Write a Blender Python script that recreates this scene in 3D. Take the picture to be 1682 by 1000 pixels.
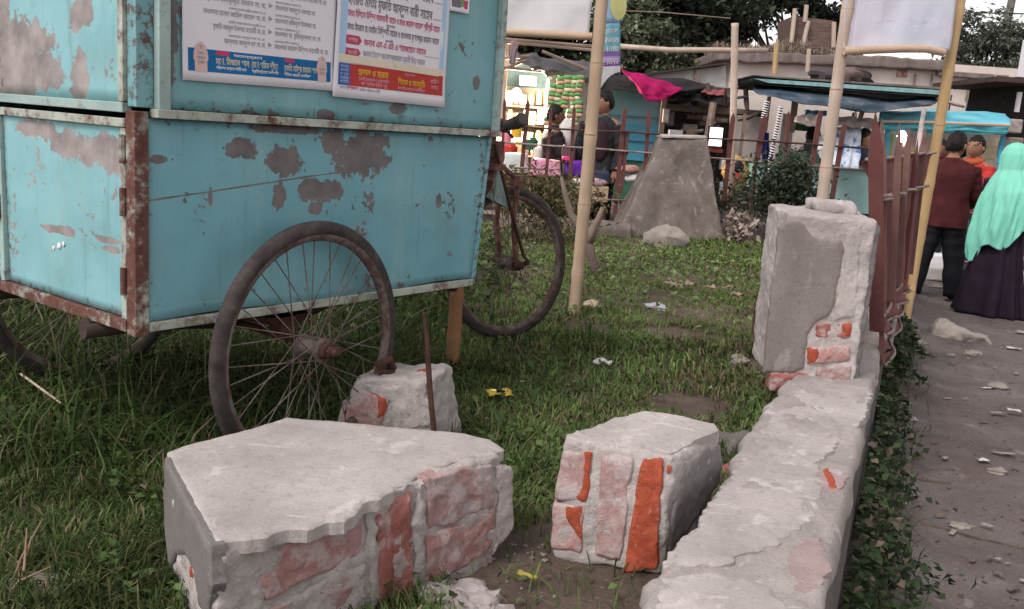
import bpy, bmesh, math, random
import numpy as np
from mathutils import Vector, Matrix, noise as mnoise, geometry as mgeo
random.seed(7); rng = np.random.default_rng(7)
for o in list(bpy.data.objects): bpy.data.objects.remove(o)
SC = bpy.context.scene
COL = SC.collection
R = math.radians

# ------------------------------------------------------------------ camera, sky, sun, exposure
CAM_H, F_PX, PITCH, ROLL = 1.05, 1531.0, R(10.78), R(4.06)
_f = Vector((0, math.cos(PITCH), -math.sin(PITCH)))
_r0, _u0 = Vector((1, 0, 0)), Vector((0, math.sin(PITCH), math.cos(PITCH)))
_r = math.cos(ROLL)*_r0 + math.sin(ROLL)*_u0
_u = -math.sin(ROLL)*_r0 + math.cos(ROLL)*_u0
CAM = Vector((0, 0, CAM_H))
cd = bpy.data.cameras.new('camera'); cam = bpy.data.objects.new('camera', cd); COL.objects.link(cam)
cd.sensor_width = 36; cd.lens = 36*F_PX/1682; cd.clip_start = .05; cd.clip_end = 2000
m = Matrix((_r, _u, -_f)).transposed().to_4x4(); m.translation = CAM
cam.matrix_world = m; SC.camera = cam

wd = bpy.data.worlds.new('World'); SC.world = wd; wd.use_nodes = True
nt = wd.node_tree; nt.nodes.clear()
SUN_EL, SUN_AZ = R(50), R(222)          # azimuth measured clockwise from +Y: behind the camera, to the left
sky = nt.nodes.new('ShaderNodeTexSky'); sky.sky_type = 'NISHITA'; sky.sun_disc = False
sky.sun_elevation = SUN_EL; sky.sun_rotation = SUN_AZ; sky.air_density = 1.0; sky.dust_density = 1.5; sky.ozone_density = 1.0
hs = nt.nodes.new('ShaderNodeHueSaturation'); hs.inputs['Saturation'].default_value = .16; hs.inputs['Value'].default_value = 1.0
tint = nt.nodes.new('ShaderNodeMix'); tint.data_type = 'RGBA'; tint.blend_type = 'MULTIPLY'; tint.inputs[0].default_value = 1
tint.inputs[7].default_value = (1.0, .945, .925, 1)
bg = nt.nodes.new('ShaderNodeBackground'); bg.inputs['Strength'].default_value = .15
wo = nt.nodes.new('ShaderNodeOutputWorld')
nt.links.new(sky.outputs[0], hs.inputs['Color']); nt.links.new(hs.outputs[0], tint.inputs[6])
nt.links.new(tint.outputs[2], bg.inputs[0]); nt.links.new(bg.outputs[0], wo.inputs[0])
ld = bpy.data.lights.new('sun', 'SUN'); ld.energy = 1.3; ld.angle = R(22); ld.color = (1, .94, .9)
sun = bpy.data.objects.new('sun', ld); COL.objects.link(sun)
sdir = Vector((math.sin(SUN_AZ)*math.cos(SUN_EL), math.cos(SUN_AZ)*math.cos(SUN_EL), math.sin(SUN_EL)))
sun.rotation_euler = sdir.to_track_quat('Z', 'Y').to_euler()
SC.view_settings.view_transform = 'Standard'; SC.view_settings.look = 'None'
SC.view_settings.gamma = 1; SC.view_settings.exposure = 0.62

# ------------------------------------------------------------------ measuring helpers (photo pixels -> world points)
def ray(x, y): return _f*F_PX + _r*(x-841) - _u*(y-500)
def at(x, y, Y=None, z=None):
    d = ray(x, y)
    t = (z-CAM_H)/d.z if z is not None else Y/d.y
    return CAM + d*t
def on_plane(x, y, p, n):
    d = ray(x, y); return CAM + d*((p-CAM).dot(n)/d.dot(n))
def V(*a): return Vector(a)
def nz(p, s=1.0, seed=0.0): return mnoise.noise(Vector(p)*s + Vector((seed*3.7, seed*1.3, seed*7.1)))
def fbm(p, s=1.0, seed=0.0, oct=4):
    a, r = 1.0, 0.0
    for i in range(oct): r += a*nz(p, s*(2**i), seed+i); a *= .5
    return r

# ------------------------------------------------------------------ object helpers
def tag(o, label=None, cat=None, group=None, kind=None):
    if label: o['label'] = label
    if cat: o['category'] = cat
    if group: o['group'] = group
    if kind: o['kind'] = kind
    return o
def empty(name, loc=(0, 0, 0), rz=0, label=None, cat=None, group=None):
    o = bpy.data.objects.new(name, None); COL.objects.link(o); o.empty_display_size = .05
    o.location = loc; o.rotation_euler = (0, 0, rz); return tag(o, label, cat, group)
def link(name, me, mat=None, parent=None):
    o = bpy.data.objects.new(name, me); COL.objects.link(o)
    if mat:
        for mm in (mat if isinstance(mat, (list, tuple)) else [mat]): me.materials.append(mm)
    if parent is not None: o.parent = parent
    return o
def copy_tree(o, parent=None):
    c = o.copy(); COL.objects.link(c)
    if parent is not None: c.parent = parent
    for ch in o.children: copy_tree(ch, c)
    return c

class MB:
    """collects shapes, then links them as ONE mesh object"""
    def __init__(s): s.v = []; s.f = []; s.mi = []; s.cur = 0; s.col = None
    def add(s, vs, fs):
        b = len(s.v); s.v += [tuple(p) for p in vs]
        for f in fs: s.f.append(tuple(i+b for i in f)); s.mi.append(s.cur)
        return s
    def box(s, c, size, rz=0, M=None):
        hx, hy, hz = size[0]/2, size[1]/2, size[2]/2
        vs = [V(x, y, z) for z in (-hz, hz) for x, y in ((-hx, -hy), (hx, -hy), (hx, hy), (-hx, hy))]
        rot = (M if M is not None else Matrix.Rotation(rz, 3, 'Z'))
        return s.add([rot @ p + Vector(c) for p in vs], [(3, 2, 1, 0), (4, 5, 6, 7), (0, 1, 5, 4), (1, 2, 6, 5), (2, 3, 7, 6), (3, 0, 4, 7)])
    def box2(s, a, b):
        return s.box([(a[i]+b[i])/2 for i in range(3)], [abs(b[i]-a[i]) for i in range(3)])
    def hexa(s, bot, top):
        return s.add(list(bot)+list(top), [(3, 2, 1, 0), (4, 5, 6, 7), (0, 1, 5, 4), (1, 2, 6, 5), (2, 3, 7, 6), (3, 0, 4, 7)])
    def tube(s, pts, r, n=8, caps=True):
        pts = [Vector(p) for p in pts]; k = len(pts)
        rs = r if isinstance(r, (list, tuple)) else [r]*k
        vs = []; prev = None
        for i, p in enumerate(pts):
            t = (pts[min(i+1, k-1)]-pts[max(i-1, 0)]).normalized()
            if prev is None:
                a = t.orthogonal().normalized()
            else:
                a = (prev - t*prev.dot(t))
                a = a.normalized() if a.length > 1e-6 else t.orthogonal().normalized()
            prev = a; b = t.cross(a)
            for j in range(n):
                q = 2*math.pi*j/n; vs.append(p + (a*math.cos(q)+b*math.sin(q))*rs[i])
        fs = [(i*n+j, i*n+(j+1) % n, (i+1)*n+(j+1) % n, (i+1)*n+j) for i in range(k-1) for j in range(n)]
        if caps: fs += [tuple(range(n-1, -1, -1)), tuple((k-1)*n+j for j in range(n))]
        return s.add(vs, fs)
    def torus(s, c, ax, R_, r, n=48, k=8):
        ax = Vector(ax).normalized(); a = ax.orthogonal().normalized(); b = ax.cross(a); c = Vector(c)
        vs = []
        for i in range(n):
            q = 2*math.pi*i/n; d = a*math.cos(q)+b*math.sin(q)
            for j in range(k):
                w = 2*math.pi*j/k; vs.append(c + d*(R_+r*math.cos(w)) + ax*(r*math.sin(w)))
        return s.add(vs, [(i*k+j, ((i+1) % n)*k+j, ((i+1) % n)*k+(j+1) % k, i*k+(j+1) % k) for i in range(n) for j in range(k)])
    def ball(s, c, r, n=10, k=7, sc=(1, 1, 1), jit=0, seed=0):
        vs = []; c = Vector(c)
        for i in range(k+1):
            th = math.pi*i/k
            for j in range(n):
                ph = 2*math.pi*j/n
                d = V(math.sin(th)*math.cos(ph), math.sin(th)*math.sin(ph), math.cos(th))
                q = 1 + (jit*fbm(d, 1.4, seed, 3) if jit else 0)
                vs.append(c + V(d.x*sc[0], d.y*sc[1], d.z*sc[2])*r*q)
        return s.add(vs, [(i*n+j, (i+1)*n+j, (i+1)*n+(j+1) % n, i*n+(j+1) % n) for i in range(k) for j in range(n)])
    def grid(s, fn, nu, nv):
        vs = [fn(i/nu, j/nv) for i in range(nu+1) for j in range(nv+1)]
        return s.add(vs, [(i*(nv+1)+j, (i+1)*(nv+1)+j, (i+1)*(nv+1)+j+1, i*(nv+1)+j+1) for i in range(nu) for j in range(nv)])
    def prism(s, poly, off):
        """flat polygon (list of 3d points) pushed by the vector off"""
        n = len(poly); off = Vector(off)
        tris = mgeo.tessellate_polygon([[Vector(p) for p in poly]])
        vs = [Vector(p) for p in poly] + [Vector(p)+off for p in poly]
        fs = [tuple(t) for t in tris] + [tuple(i+n for i in reversed(t)) for t in tris]
        fs += [(i, (i+1) % n, (i+1) % n + n, i+n) for i in range(n)]
        return s.add(vs, fs)
    def build(s, name, mat, parent=None, smooth=False, bevel=0, solid=0, weld=False):
        me = bpy.data.meshes.new(name); me.from_pydata(s.v, [], s.f)
        if any(s.mi): me.polygons.foreach_set('material_index', s.mi)
        bm = bmesh.new(); bm.from_mesh(me)
        if weld: bmesh.ops.remove_doubles(bm, verts=bm.verts, dist=1e-5)
        bmesh.ops.recalc_face_normals(bm, faces=bm.faces); bm.to_mesh(me); bm.free()
        if smooth:
            me.polygons.foreach_set('use_smooth', [True]*len(me.polygons))
            if smooth != 'all':
                me.set_sharp_from_angle(angle=R(40))
        me.update()
        o = link(name, me, mat, parent)
        if bevel:
            b = o.modifiers.new('bevel', 'BEVEL'); b.width = bevel; b.segments = 2; b.limit_method = 'ANGLE'
        if solid:
            q = o.modifiers.new('solid', 'SOLIDIFY'); q.thickness = solid; q.offset = 0
        return o

# ------------------------------------------------------------------ materials
class NT:
    def __init__(s, name):
        s.m = bpy.data.materials.new(name); s.m.use_nodes = True; s.t = s.m.node_tree
        s.b = s.t.nodes['Principled BSDF']; s.co = None
    def n(s, ty, **kw):
        x = s.t.nodes.new(ty)
        for k, v in kw.items(): setattr(x, k, v)
        return x
    def lk(s, a, b): s.t.links.new(a, b)
    def coord(s):
        if s.co is None: s.co = s.n('ShaderNodeTexCoord').outputs['Object']
        return s.co
    def mapped(s, sc=(1, 1, 1), loc=(0, 0, 0), rot=(0, 0, 0)):
        q = s.n('ShaderNodeMapping'); q.inputs['Scale'].default_value = sc; q.inputs['Location'].default_value = loc; q.inputs['Rotation'].default_value = rot
        s.lk(s.coord(), q.inputs[0]); return q.outputs[0]
    def noise(s, scale, detail=6, rough=.55, vec=None, dist=0):
        q = s.n('ShaderNodeTexNoise'); q.inputs['Scale'].default_value = scale; q.inputs['Detail'].default_value = detail
        q.inputs['Roughness'].default_value = rough; q.inputs['Distortion'].default_value = dist
        s.lk(vec if vec is not None else s.coord(), q.inputs['Vector']); return q.outputs['Fac']
    def ramp(s, fac, stops, interp='LINEAR'):
        q = s.n('ShaderNodeValToRGB'); e = q.color_ramp; e.interpolation = interp
        while len(e.elements) < len(stops): e.elements.new(.5)
        for el, (p, c) in zip(e.elements, stops):
            el.position = p; el.color = (*c, 1) if len(c) == 3 else c
        s.lk(fac, q.inputs[0]); return q.outputs[0]
    def step(s, fac, lo, hi):
        q = s.n('ShaderNodeMapRange'); q.clamp = True
        q.inputs[1].default_value = lo; q.inputs[2].default_value = hi; s.lk(fac, q.inputs[0]); return q.outputs[0]
    def math(s, op, a, b=None, c=None):
        q = s.n('ShaderNodeMath', operation=op)
        for i, x in enumerate((a, b, c)):
            if x is None: continue
            if isinstance(x, (int, float)): q.inputs[i].default_value = x
            else: s.lk(x, q.inputs[i])
        return q.outputs[0]
    def mix(s, fac, a, b, mode='MIX'):
        q = s.n('ShaderNodeMix', data_type='RGBA', blend_type=mode)
        for i, x in ((0, fac), (6, a), (7, b)):
            if isinstance(x, (int, float)): q.inputs[i].default_value = x
            elif isinstance(x, tuple): q.inputs[i].default_value = (*x, 1)
            else: s.lk(x, q.inputs[i])
        return q.outputs[2]
    def bump(s, h, strength=.4, dist=.005, prev=None):
        q = s.n('ShaderNodeBump'); q.inputs['Strength'].default_value = strength; q.inputs['Distance'].default_value = dist
        s.lk(h, q.inputs['Height'])
        if prev is not None: s.lk(prev, q.inputs['Normal'])
        return q.outputs[0]
    def done(s, col, rough=.85, normal=None, metal=0, spec=.3):
        if isinstance(col, tuple): s.b.inputs['Base Color'].default_value = (*col, 1)
        else: s.lk(col, s.b.inputs['Base Color'])
        if isinstance(rough, (int, float)): s.b.inputs['Roughness'].default_value = rough
        else: s.lk(rough, s.b.inputs['Roughness'])
        s.b.inputs['Metallic'].default_value = metal; s.b.inputs['Specular IOR Level'].default_value = spec
        if normal is not None: s.lk(normal, s.b.inputs['Normal'])
        return s.m
def noisy(name, stops, scale=6, detail=7, rough=.85, bump=.4, bscale=60, bdist=.004, stretch=(1, 1, 1), metal=0, spec=.14, nrough=.6):
    t = NT(name); v = t.mapped(stretch)
    c = t.ramp(t.noise(scale, detail, nrough, v), stops)
    nm = t.bump(t.noise(bscale, 5, .6, v), bump, bdist) if bump else None
    return t.done(c, rough, nm, metal, spec)
def flat(name, c, rough=.7, var=.25, scale=12, bump=.15, bscale=80, spec=.15, metal=0):
    a = tuple(x*(1-var) for x in c); b = tuple(min(1, x*(1+var)) for x in c)
    return noisy(name, [(.3, a), (.7, b)], scale, 5, rough, bump, bscale, .003, spec=spec, metal=metal)
def emit(name, c, e):
    t = NT(name); t.b.inputs['Base Color'].default_value = (*c, 1); t.b.inputs['Emission Color'].default_value = (*c, 1)
    t.b.inputs['Emission Strength'].default_value = e; return t.m
def vcol(name, rough=.6, spec=.25, trans=0.0, bump=False):
    t = NT(name); a = t.n('ShaderNodeVertexColor'); a.layer_name = 'tone'
    t.done(a.outputs[0], rough, None, 0, spec)
    if trans:
        tr = t.n('ShaderNodeBsdfTranslucent'); t.lk(a.outputs[0], tr.inputs[0])
        mx = t.n('ShaderNodeMixShader'); mx.inputs[0].default_value = trans
        out = t.t.nodes['Material Output']; t.lk(t.b.outputs[0], mx.inputs[1]); t.lk(tr.outputs[0], mx.inputs[2]); t.lk(mx.outputs[0], out.inputs[0])
    return t.m

TEAL = (.145, .345, .395)
def peeled(name, ax, patches, base=TEAL, primer=(.15, .134, .132), line=None, fade=.5, chips=.60, edges=None):
    """old paint with flaked patches; ax = the two object axes of the sheet; patches = (a, b, ra, rb)"""
    t = NT(name); sp = t.n('ShaderNodeSeparateXYZ'); t.lk(t.coord(), sp.inputs[0])
    A, B = sp.outputs[ax[0]], sp.outputs[ax[1]]
    n1 = t.noise(14, 8, .62); n2 = t.noise(70, 6, .6)
    warp = t.math('ADD', t.math('MULTIPLY', t.math('SUBTRACT', n1, .5), 2.6), t.math('MULTIPLY', t.math('SUBTRACT', n2, .5), .9))
    best = None
    for a, b, ra, rb in patches:
        q = t.math('ADD', t.math('POWER', t.math('MULTIPLY', t.math('SUBTRACT', A, a), 1/ra), 2), t.math('POWER', t.math('MULTIPLY', t.math('SUBTRACT', B, b), 1/rb), 2))
        q = t.math('SQRT', q)
        best = q if best is None else t.math('MINIMUM', best, q)
    if line:
        a0, b0, a1, b1, w = line
        k = (b1-b0)/(a1-a0)
        d = t.math('ABSOLUTE', t.math('SUBTRACT', B, t.math('ADD', t.math('MULTIPLY', A, k), b0-k*a0)))
        d = t.math('ADD', t.math('MULTIPLY', d, 1/w), t.math('MULTIPLY', t.math('GREATER_THAN', t.math('ABSOLUTE', t.math('SUBTRACT', A, (a0+a1)/2)), abs(a1-a0)/2), 50))
        best = t.math('MINIMUM', best, t.math('ADD', d, .3))
    msk = t.step(t.math('ADD', best, warp), 1.03, .97)
    chip = t.step(t.math('MULTIPLY', t.noise(38, 4, .6), t.noise(7, 3, .5)), chips*.605, chips*.605+.012)
    msk = t.math('MAXIMUM', msk, chip)
    big = t.noise(2.2, 5, .6); streak = t.noise(9, 5, .6, t.mapped((1, 1, .22)))
    c = t.mix(t.step(big, .35, .7), base, tuple(min(1, x*1.22+.03) for x in base))
    c = t.mix(t.math('MULTIPLY', t.step(streak, .52, .78), fade), c, (.34, .46, .44))
    c = t.mix(t.math('MULTIPLY', t.step(t.noise(23, 6, .65), .60, .75), .35), c, (.12, .19, .19))
    pr = t.mix(t.step(t.noise(11, 7, .65), .35, .68), tuple(x*.78 for x in primer), tuple(x*1.45 for x in primer))
    pr = t.mix(t.math('MULTIPLY', t.step(t.noise(5, 4, .5), .58, .7), .3), pr, (.2, .12, .10))
    col = t.mix(msk, c, pr)
    drip = t.noise(26, 6, .65, t.mapped((1, 1, .07))); col = t.mix(t.math('MULTIPLY', t.step(drip, .56, .74), .38), col, (.10, .13, .13))
    smut = t.noise(5, 7, .7); col = t.mix(t.math('MULTIPLY', t.step(smut, .52, .72), .32), col, (.16, .20, .195))
    rust = t.step(t.noise(34, 7, .72), .69, .75)
    if edges:
        a0, a1, b0, b1 = edges; e = None
        for q in (t.math('SUBTRACT', A, a0), t.math('SUBTRACT', a1, A), t.math('SUBTRACT', B, b0), t.math('SUBTRACT', b1, B)): e = q if e is None else t.math('MINIMUM', e, q)
        near = t.step(e, .055, 0); rust = t.math('MAXIMUM', rust, t.step(t.math('ADD', t.noise(40, 8, .72), t.math('MULTIPLY', near, .20)), .70, .80))
    col = t.mix(t.math('MULTIPLY', rust, .85), col, (.105, .048, .036))
    nm0 = t.noise(150, 4, .6)
    nm = t.bump(t.math('SUBTRACT', 1, msk), .5, .0012)
    nm = t.bump(t.noise(6, 3, .5), .25, .012, nm)
    return t.done(col, t.mix(msk, (.48,)*3, (.8,)*3), nm, 0, .35)
def rusted(name, paint=(.42, .50, .44), rust_amt=.5, dark=(.075, .032, .026), mid=(.14, .06, .046)):
    t = NT(name)
    n = t.noise(13, 10, .78); f = t.step(n, .60-rust_amt*.22, .74-rust_amt*.22)
    rc = t.ramp(t.noise(45, 6, .65), [(.3, dark), (.6, mid), (.8, (.20, .105, .075))])
    pc = t.ramp(t.noise(7, 5, .6), [(.35, tuple(x*.75 for x in paint)), (.65, paint)])
    return t.done(t.mix(f, pc, rc), .8, t.bump(t.noise(90, 5, .6), .45, .002), 0, .3)
def plaster(name, a=(.32, .288, .275), b=(.49, .445, .425), white=(.64, .60, .58), wamt=.5, bump=.5, stretch=(1, 1, 1), dark=(.2, .185, .18)):
    t = NT(name); v = t.mapped(stretch)
    c = t.ramp(t.noise(4.5, 8, .62, v), [(.28, a), (.7, b)])
    c = t.mix(t.math('MULTIPLY', t.step(t.noise(9, 7, .62, v, 1.2), .58, .66), wamt), c, white)
    c = t.mix(t.math('MULTIPLY', t.step(t.noise(17, 8, .7, v), .62, .74), .45), c, dark)
    pit = t.step(t.noise(150, 6, .75), .585, .66); c = t.mix(t.math('MULTIPLY', pit, .6), c, tuple(x*.42 for x in a))
    c = t.mix(t.math('MULTIPLY', t.step(t.noise(48, 8, .75), .53, .70), .5), c, tuple(x*.66 for x in a))
    scr = t.noise(34, 4, .6, t.mapped((.16, 1, 1), (0, 0, 0), (0, .2, .6))); c = t.mix(t.math('MULTIPLY', t.step(scr, .66, .70), .45), c, white)
    c = t.mix(t.math('MULTIPLY', t.step(t.noise(95, 6, .7), .54, .70), .35), c, tuple(x*.72 for x in a)); c = t.mix(t.math('MULTIPLY', t.step(t.noise(120, 5, .65, t.mapped((1, 1, 1), (3, 5, 1))), .60, .70), .35), c, white)
    h = t.math('ADD', t.math('MULTIPLY', t.noise(26, 9, .72), .65), t.math('MULTIPLY', t.noise(170, 5, .65), .35))
    return t.done(c, .95, t.bump(h, bump, .012), 0, .15)
def brickm(name, c1, c2, mortar=(.50, .46, .45), cover=.5):
    t = NT(name)
    c = t.ramp(t.noise(13, 8, .65), [(.3, c1), (.68, c2)])
    c = t.mix(t.math('MULTIPLY', t.step(t.noise(60, 6, .7), .58, .7), .5), c, tuple(x*.5 for x in c1))
    g = t.noise(16, 8, .66, None, .6)
    c = t.mix(t.math('MULTIPLY', t.step(g, .66-cover*.3, .78-cover*.3), .82), c, mortar)
    c = t.mix(t.math('MULTIPLY', t.step(t.noise(110, 6, .75), .56, .66), .6), c, tuple(x*.4 for x in c1)); c = t.mix(t.math('MULTIPLY', t.step(t.noise(75, 7, .75), .58, .68), .5), c, mortar)
    h = t.math('ADD', t.math('MULTIPLY', t.noise(40, 7, .65), .6), t.math('MULTIPLY', t.noise(170, 4, .6), .4))
    return t.done(c, .95, t.bump(h, .7, .008), 0, .12)
MT = {}
MT['bamboo'] = noisy('bamboo', [(.25, (.28, .195, .13)), (.5, (.43, .32, .225)), (.75, (.54, .42, .31))], 9, 7, .6, .35, 40, .003, (1, 1, .12))
MT['bamboo_pale'] = noisy('bamboo_pale', [(.25, (.35, .27, .215)), (.55, (.48, .38, .31)), (.8, (.58, .48, .41))], 9, 7, .65, .35, 40, .003, (1, 1, .12))
MT['bamboo_gold'] = noisy('bamboo_gold', [(.25, (.27, .175, .085)), (.5, (.42, .285, .14)), (.75, (.50, .36, .21))], 9, 7, .55, .35, 40, .003, (1, 1, .12))
MT['bamboo_brown'] = noisy('bamboo_brown', [(.25, (.19, .085, .04)), (.55, (.31, .155, .075)), (.8, (.39, .22, .12))], 9, 7, .55, .35, 40, .003, (1, 1, .12))
MT['node'] = flat('bamboo_node', (.25, .18, .12), .8, .4, 30)
MT['rubber'] = noisy('rubber', [(.3, (.035, .029, .028)), (.6, (.075, .062, .059)), (.85, (.15, .125, .118))], 22, 7, .85, .5, 140, .003)
MT['rim'] = rusted('rim_steel', (.19, .165, .155), .8, (.06, .032, .027), (.12, .06, .045))
MT['spoke'] = rusted('spoke_steel', (.20, .175, .165), .7, (.06, .035, .03), (.12, .07, .055))
MT['rust'] = rusted('rust_iron', (.30, .15, .12), .9)
MT['rust_dark'] = noisy('rust_dark', [(.3, (.05, .025, .02)), (.6, (.10, .05, .04)), (.8, (.16, .085, .065))], 18, 8, .85, .5, 90, .003)
MT['frame_rust'] = rusted('frame_rust', (.45, .49, .42), .55)
MT['frame_rust2'] = rusted('frame_rust2', (.45, .49, .42), 1.15)
MT['frame_pale'] = rusted('frame_pale', (.36, .48, .45), .3)
MT['under'] = noisy('under_steel', [(.3, (.035, .028, .026)), (.7, (.085, .06, .05))], 12, 6, .9, .4)
MT['redbar'] = rusted('red_oxide_bar', (.13, .045, .042), .5, (.07, .028, .024), (.13, .055, .045))
MT['redsheet'] = noisy('red_oxide_sheet', [(.25, (.10, .035, .034)), (.5, (.17, .058, .055)), (.72, (.22, .105, .095)), (.85, (.30, .2, .18))], 5, 9, .75, .4, 60, .003, (1, 1, .35))
MT['sheet_edge'] = noisy('sheet_edge', [(.3, (.16, .10, .09)), (.6, (.31, .25, .225))], 20, 7, .8, .3)
MT['plaster_top'] = plaster('plaster_top')
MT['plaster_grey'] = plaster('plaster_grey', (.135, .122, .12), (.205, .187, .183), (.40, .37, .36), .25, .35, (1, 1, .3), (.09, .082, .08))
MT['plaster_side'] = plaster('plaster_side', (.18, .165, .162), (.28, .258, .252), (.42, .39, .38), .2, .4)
MT['mortar'] = plaster('mortar', (.36, .32, .305), (.53, .485, .465), (.64, .60, .58), .6, .9)
MT['mortar_pink'] = plaster('mortar_pink', (.33, .24, .23), (.48, .37, .36), (.58, .53, .515), .55, .9)
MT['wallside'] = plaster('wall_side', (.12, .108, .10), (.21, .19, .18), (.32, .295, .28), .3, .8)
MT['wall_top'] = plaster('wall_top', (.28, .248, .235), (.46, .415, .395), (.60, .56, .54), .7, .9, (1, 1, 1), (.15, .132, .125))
MT['brick_pink'] = brickm('brick_pink', (.33, .165, .15), (.43, .25, .235), (.48, .40, .385), .72)
MT['brick_red'] = brickm('brick_red', (.26, .085, .07), (.38, .16, .135), (.47, .385, .37), .5)
MT['brick_orange'] = brickm('brick_orange', (.27, .05, .026), (.42, .105, .058), (.46, .34, .31), .06)
MT['brick_dusty'] = brickm('brick_dusty', (.32, .19, .175), (.40, .27, .255), (.44, .385, .375), .66)
MT['concrete_old'] = plaster('concrete_old', (.095, .08, .07), (.23, .195, .172), (.36, .32, .29), .6, .9, (1, 1, .6), (.06, .05, .044))
MT['rock'] = plaster('rock_stone', (.22, .19, .165), (.36, .32, .285), (.42, .39, .36), .3, .8)
MT['paper'] = flat('paper', (.74, .72, .76), .75, .04, 5, .1, 30)
MT['scrap'] = flat('paper_scrap', (.56, .53, .54), .8, .2, 20)
MT['scrap_dirty'] = flat('dirty_scrap', (.30, .26, .245), .85, .25, 20)
MT['black'] = flat('black_cloth', (.018, .017, .02), .85, .3)
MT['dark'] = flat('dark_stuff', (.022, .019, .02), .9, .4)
MT['wood'] = noisy('old_wood', [(.3, (.16, .115, .09)), (.6, (.27, .205, .165)), (.8, (.34, .28, .235))], 10, 7, .85, .5, 60, .003, (.2, 1, 1))
MT['wood_pale'] = noisy('pale_wood', [(.3, (.42, .29, .2)), (.7, (.58, .44, .33))], 10, 7, .8, .4, 60, .003, (.2, 1, 1))
MT['hair'] = noisy('black_hair', [(.3, (.006, .005, .005)), (.7, (.022, .018, .017))], 60, 4, .5, .8, 160, .006, (1, 1, .3))
MT['skin'] = flat('brown_skin', (.26, .135, .085), .6, .12, 20, .1)
MT['skin_dark'] = flat('dark_skin', (.15, .075, .048), .6, .12, 20, .1)
MT['eye'] = flat('eye_dark', (.02, .014, .012), .3, .1)
MT['leaf'] = vcol('leaf_green', .7, .12, .25)
MT['grass'] = vcol('grass_blades', .75, .08, .2)

# ------------------------------------------------------------------ lettering (Bengali, in visual order because text is not shaped here)
CONS = set(range(0x995, 0x9BA)) | {0x9DC, 0x9DD, 0x9DF, 0x9CE}
def visual(s):
    out = []
    i = 0; s = s.replace('ো', 'ো').replace('ৌ', 'ৌ')
    for ch in s:
        if ch in 'িেৈ':
            j = len(out)-1
            while j >= 2 and out[j-1] == '্': j -= 2
            out.insert(max(j, 0), ch)
        else: out.append(ch)
    return ''.join(out)
def letter_mesh(lines):
    """lines = (text, x, y, height, align, fitwidth) -> (verts, faces) flat in the xy plane"""
    vs, fs = [], []
    for text, x, y, h, al, fit in lines:
        cu = bpy.data.curves.new('lettering', 'FONT'); cu.body = visual(text); cu.size = h; cu.resolution_u = 2
        cu.fill_mode = 'FRONT'; cu.offset = h*.018
        o = bpy.data.objects.new('lettering', cu); COL.objects.link(o)
        bpy.context.view_layer.update()
        me = bpy.data.meshes.new_from_object(o.evaluated_get(bpy.context.evaluated_depsgraph_get()))
        pts = [v.co.copy() for v in me.vertices]; pol = [tuple(p.vertices) for p in me.polygons]
        bpy.data.objects.remove(o); bpy.data.meshes.remove(me); bpy.data.curves.remove(cu)
        if not pts: continue
        x0, x1 = min(p.x for p in pts), max(p.x for p in pts)
        k = fit/(x1-x0) if fit else 1
        w = (x1-x0)*k
        ox = x if al == 'L' else (x-w if al == 'R' else x-w/2)
        b = len(vs)
        vs += [V((p.x-x0)*k+ox, p.y+y, 0) for p in pts]; fs += [tuple(i+b for i in f) for f in pol]
    return vs, fs

# ------------------------------------------------------------------ setting: road, lot, grass
def wall_x(y): return .476 + (y-1.63)*.4235           # centre line of the low brick wall
ROAD_Z = -.35
def road_z(x, y):
    d = max(0, x-wall_x(y)-.1)
    verge = .12*math.exp(-(d/.22)**2)
    return ROAD_Z + verge + .022*fbm((x, y, 0), 1.6, 3, 4) + .014*fbm((x, y, 0), 7, 5, 4)
t = NT('road_dirt'); c = t.ramp(t.noise(1.3, 8, .62), [(.3, (.095, .078, .075)), (.55, (.155, .132, .128)), (.75, (.235, .205, .198))])
c = t.mix(t.math('MULTIPLY', t.step(t.noise(14, 7, .7), .58, .70), .45), c, (.11, .09, .085))
c = t.mix(t.math('MULTIPLY', t.step(t.noise(85, 5, .6), .60, .70), .6), c, (.32, .285, .275))
c = t.mix(t.math('MULTIPLY', t.step(t.noise(3.1, 6, .6), .58, .68), .4), c, (.17, .105, .09)); c = t.mix(t.math('MULTIPLY', t.step(t.noise(.9, 7, .65, None, .8), .50, .62), .45), c, (.075, .062, .057))
c = t.mix(t.math('MULTIPLY', t.step(t.noise(34, 8, .75), .55, .68), .5), c, (.075, .062, .058)); c = t.mix(t.math('MULTIPLY', t.step(t.noise(5.5, 8, .7, None, .5), .60, .66), .4), c, (.33, .30, .285))
hh = t.math('ADD', t.math('MULTIPLY', t.noise(18, 8, .68), .7), t.math('MULTIPLY', t.noise(120, 4, .6), .3))
MT['road'] = t.done(c, .95, t.bump(hh, .8, .02), 0, .15)
t = NT('lot_soil'); c = t.ramp(t.noise(3, 8, .62), [(.3, (.075, .055, .042)), (.55, (.13, .098, .08)), (.75, (.20, .155, .13))])
c = t.mix(t.math('MULTIPLY', t.step(t.noise(55, 5, .65), .60, .68), .5), c, (.30, .26, .23))
MT['soil'] = t.done(c, .95, t.bump(t.noise(30, 8, .68), .9, .02), 0, .12)

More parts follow.
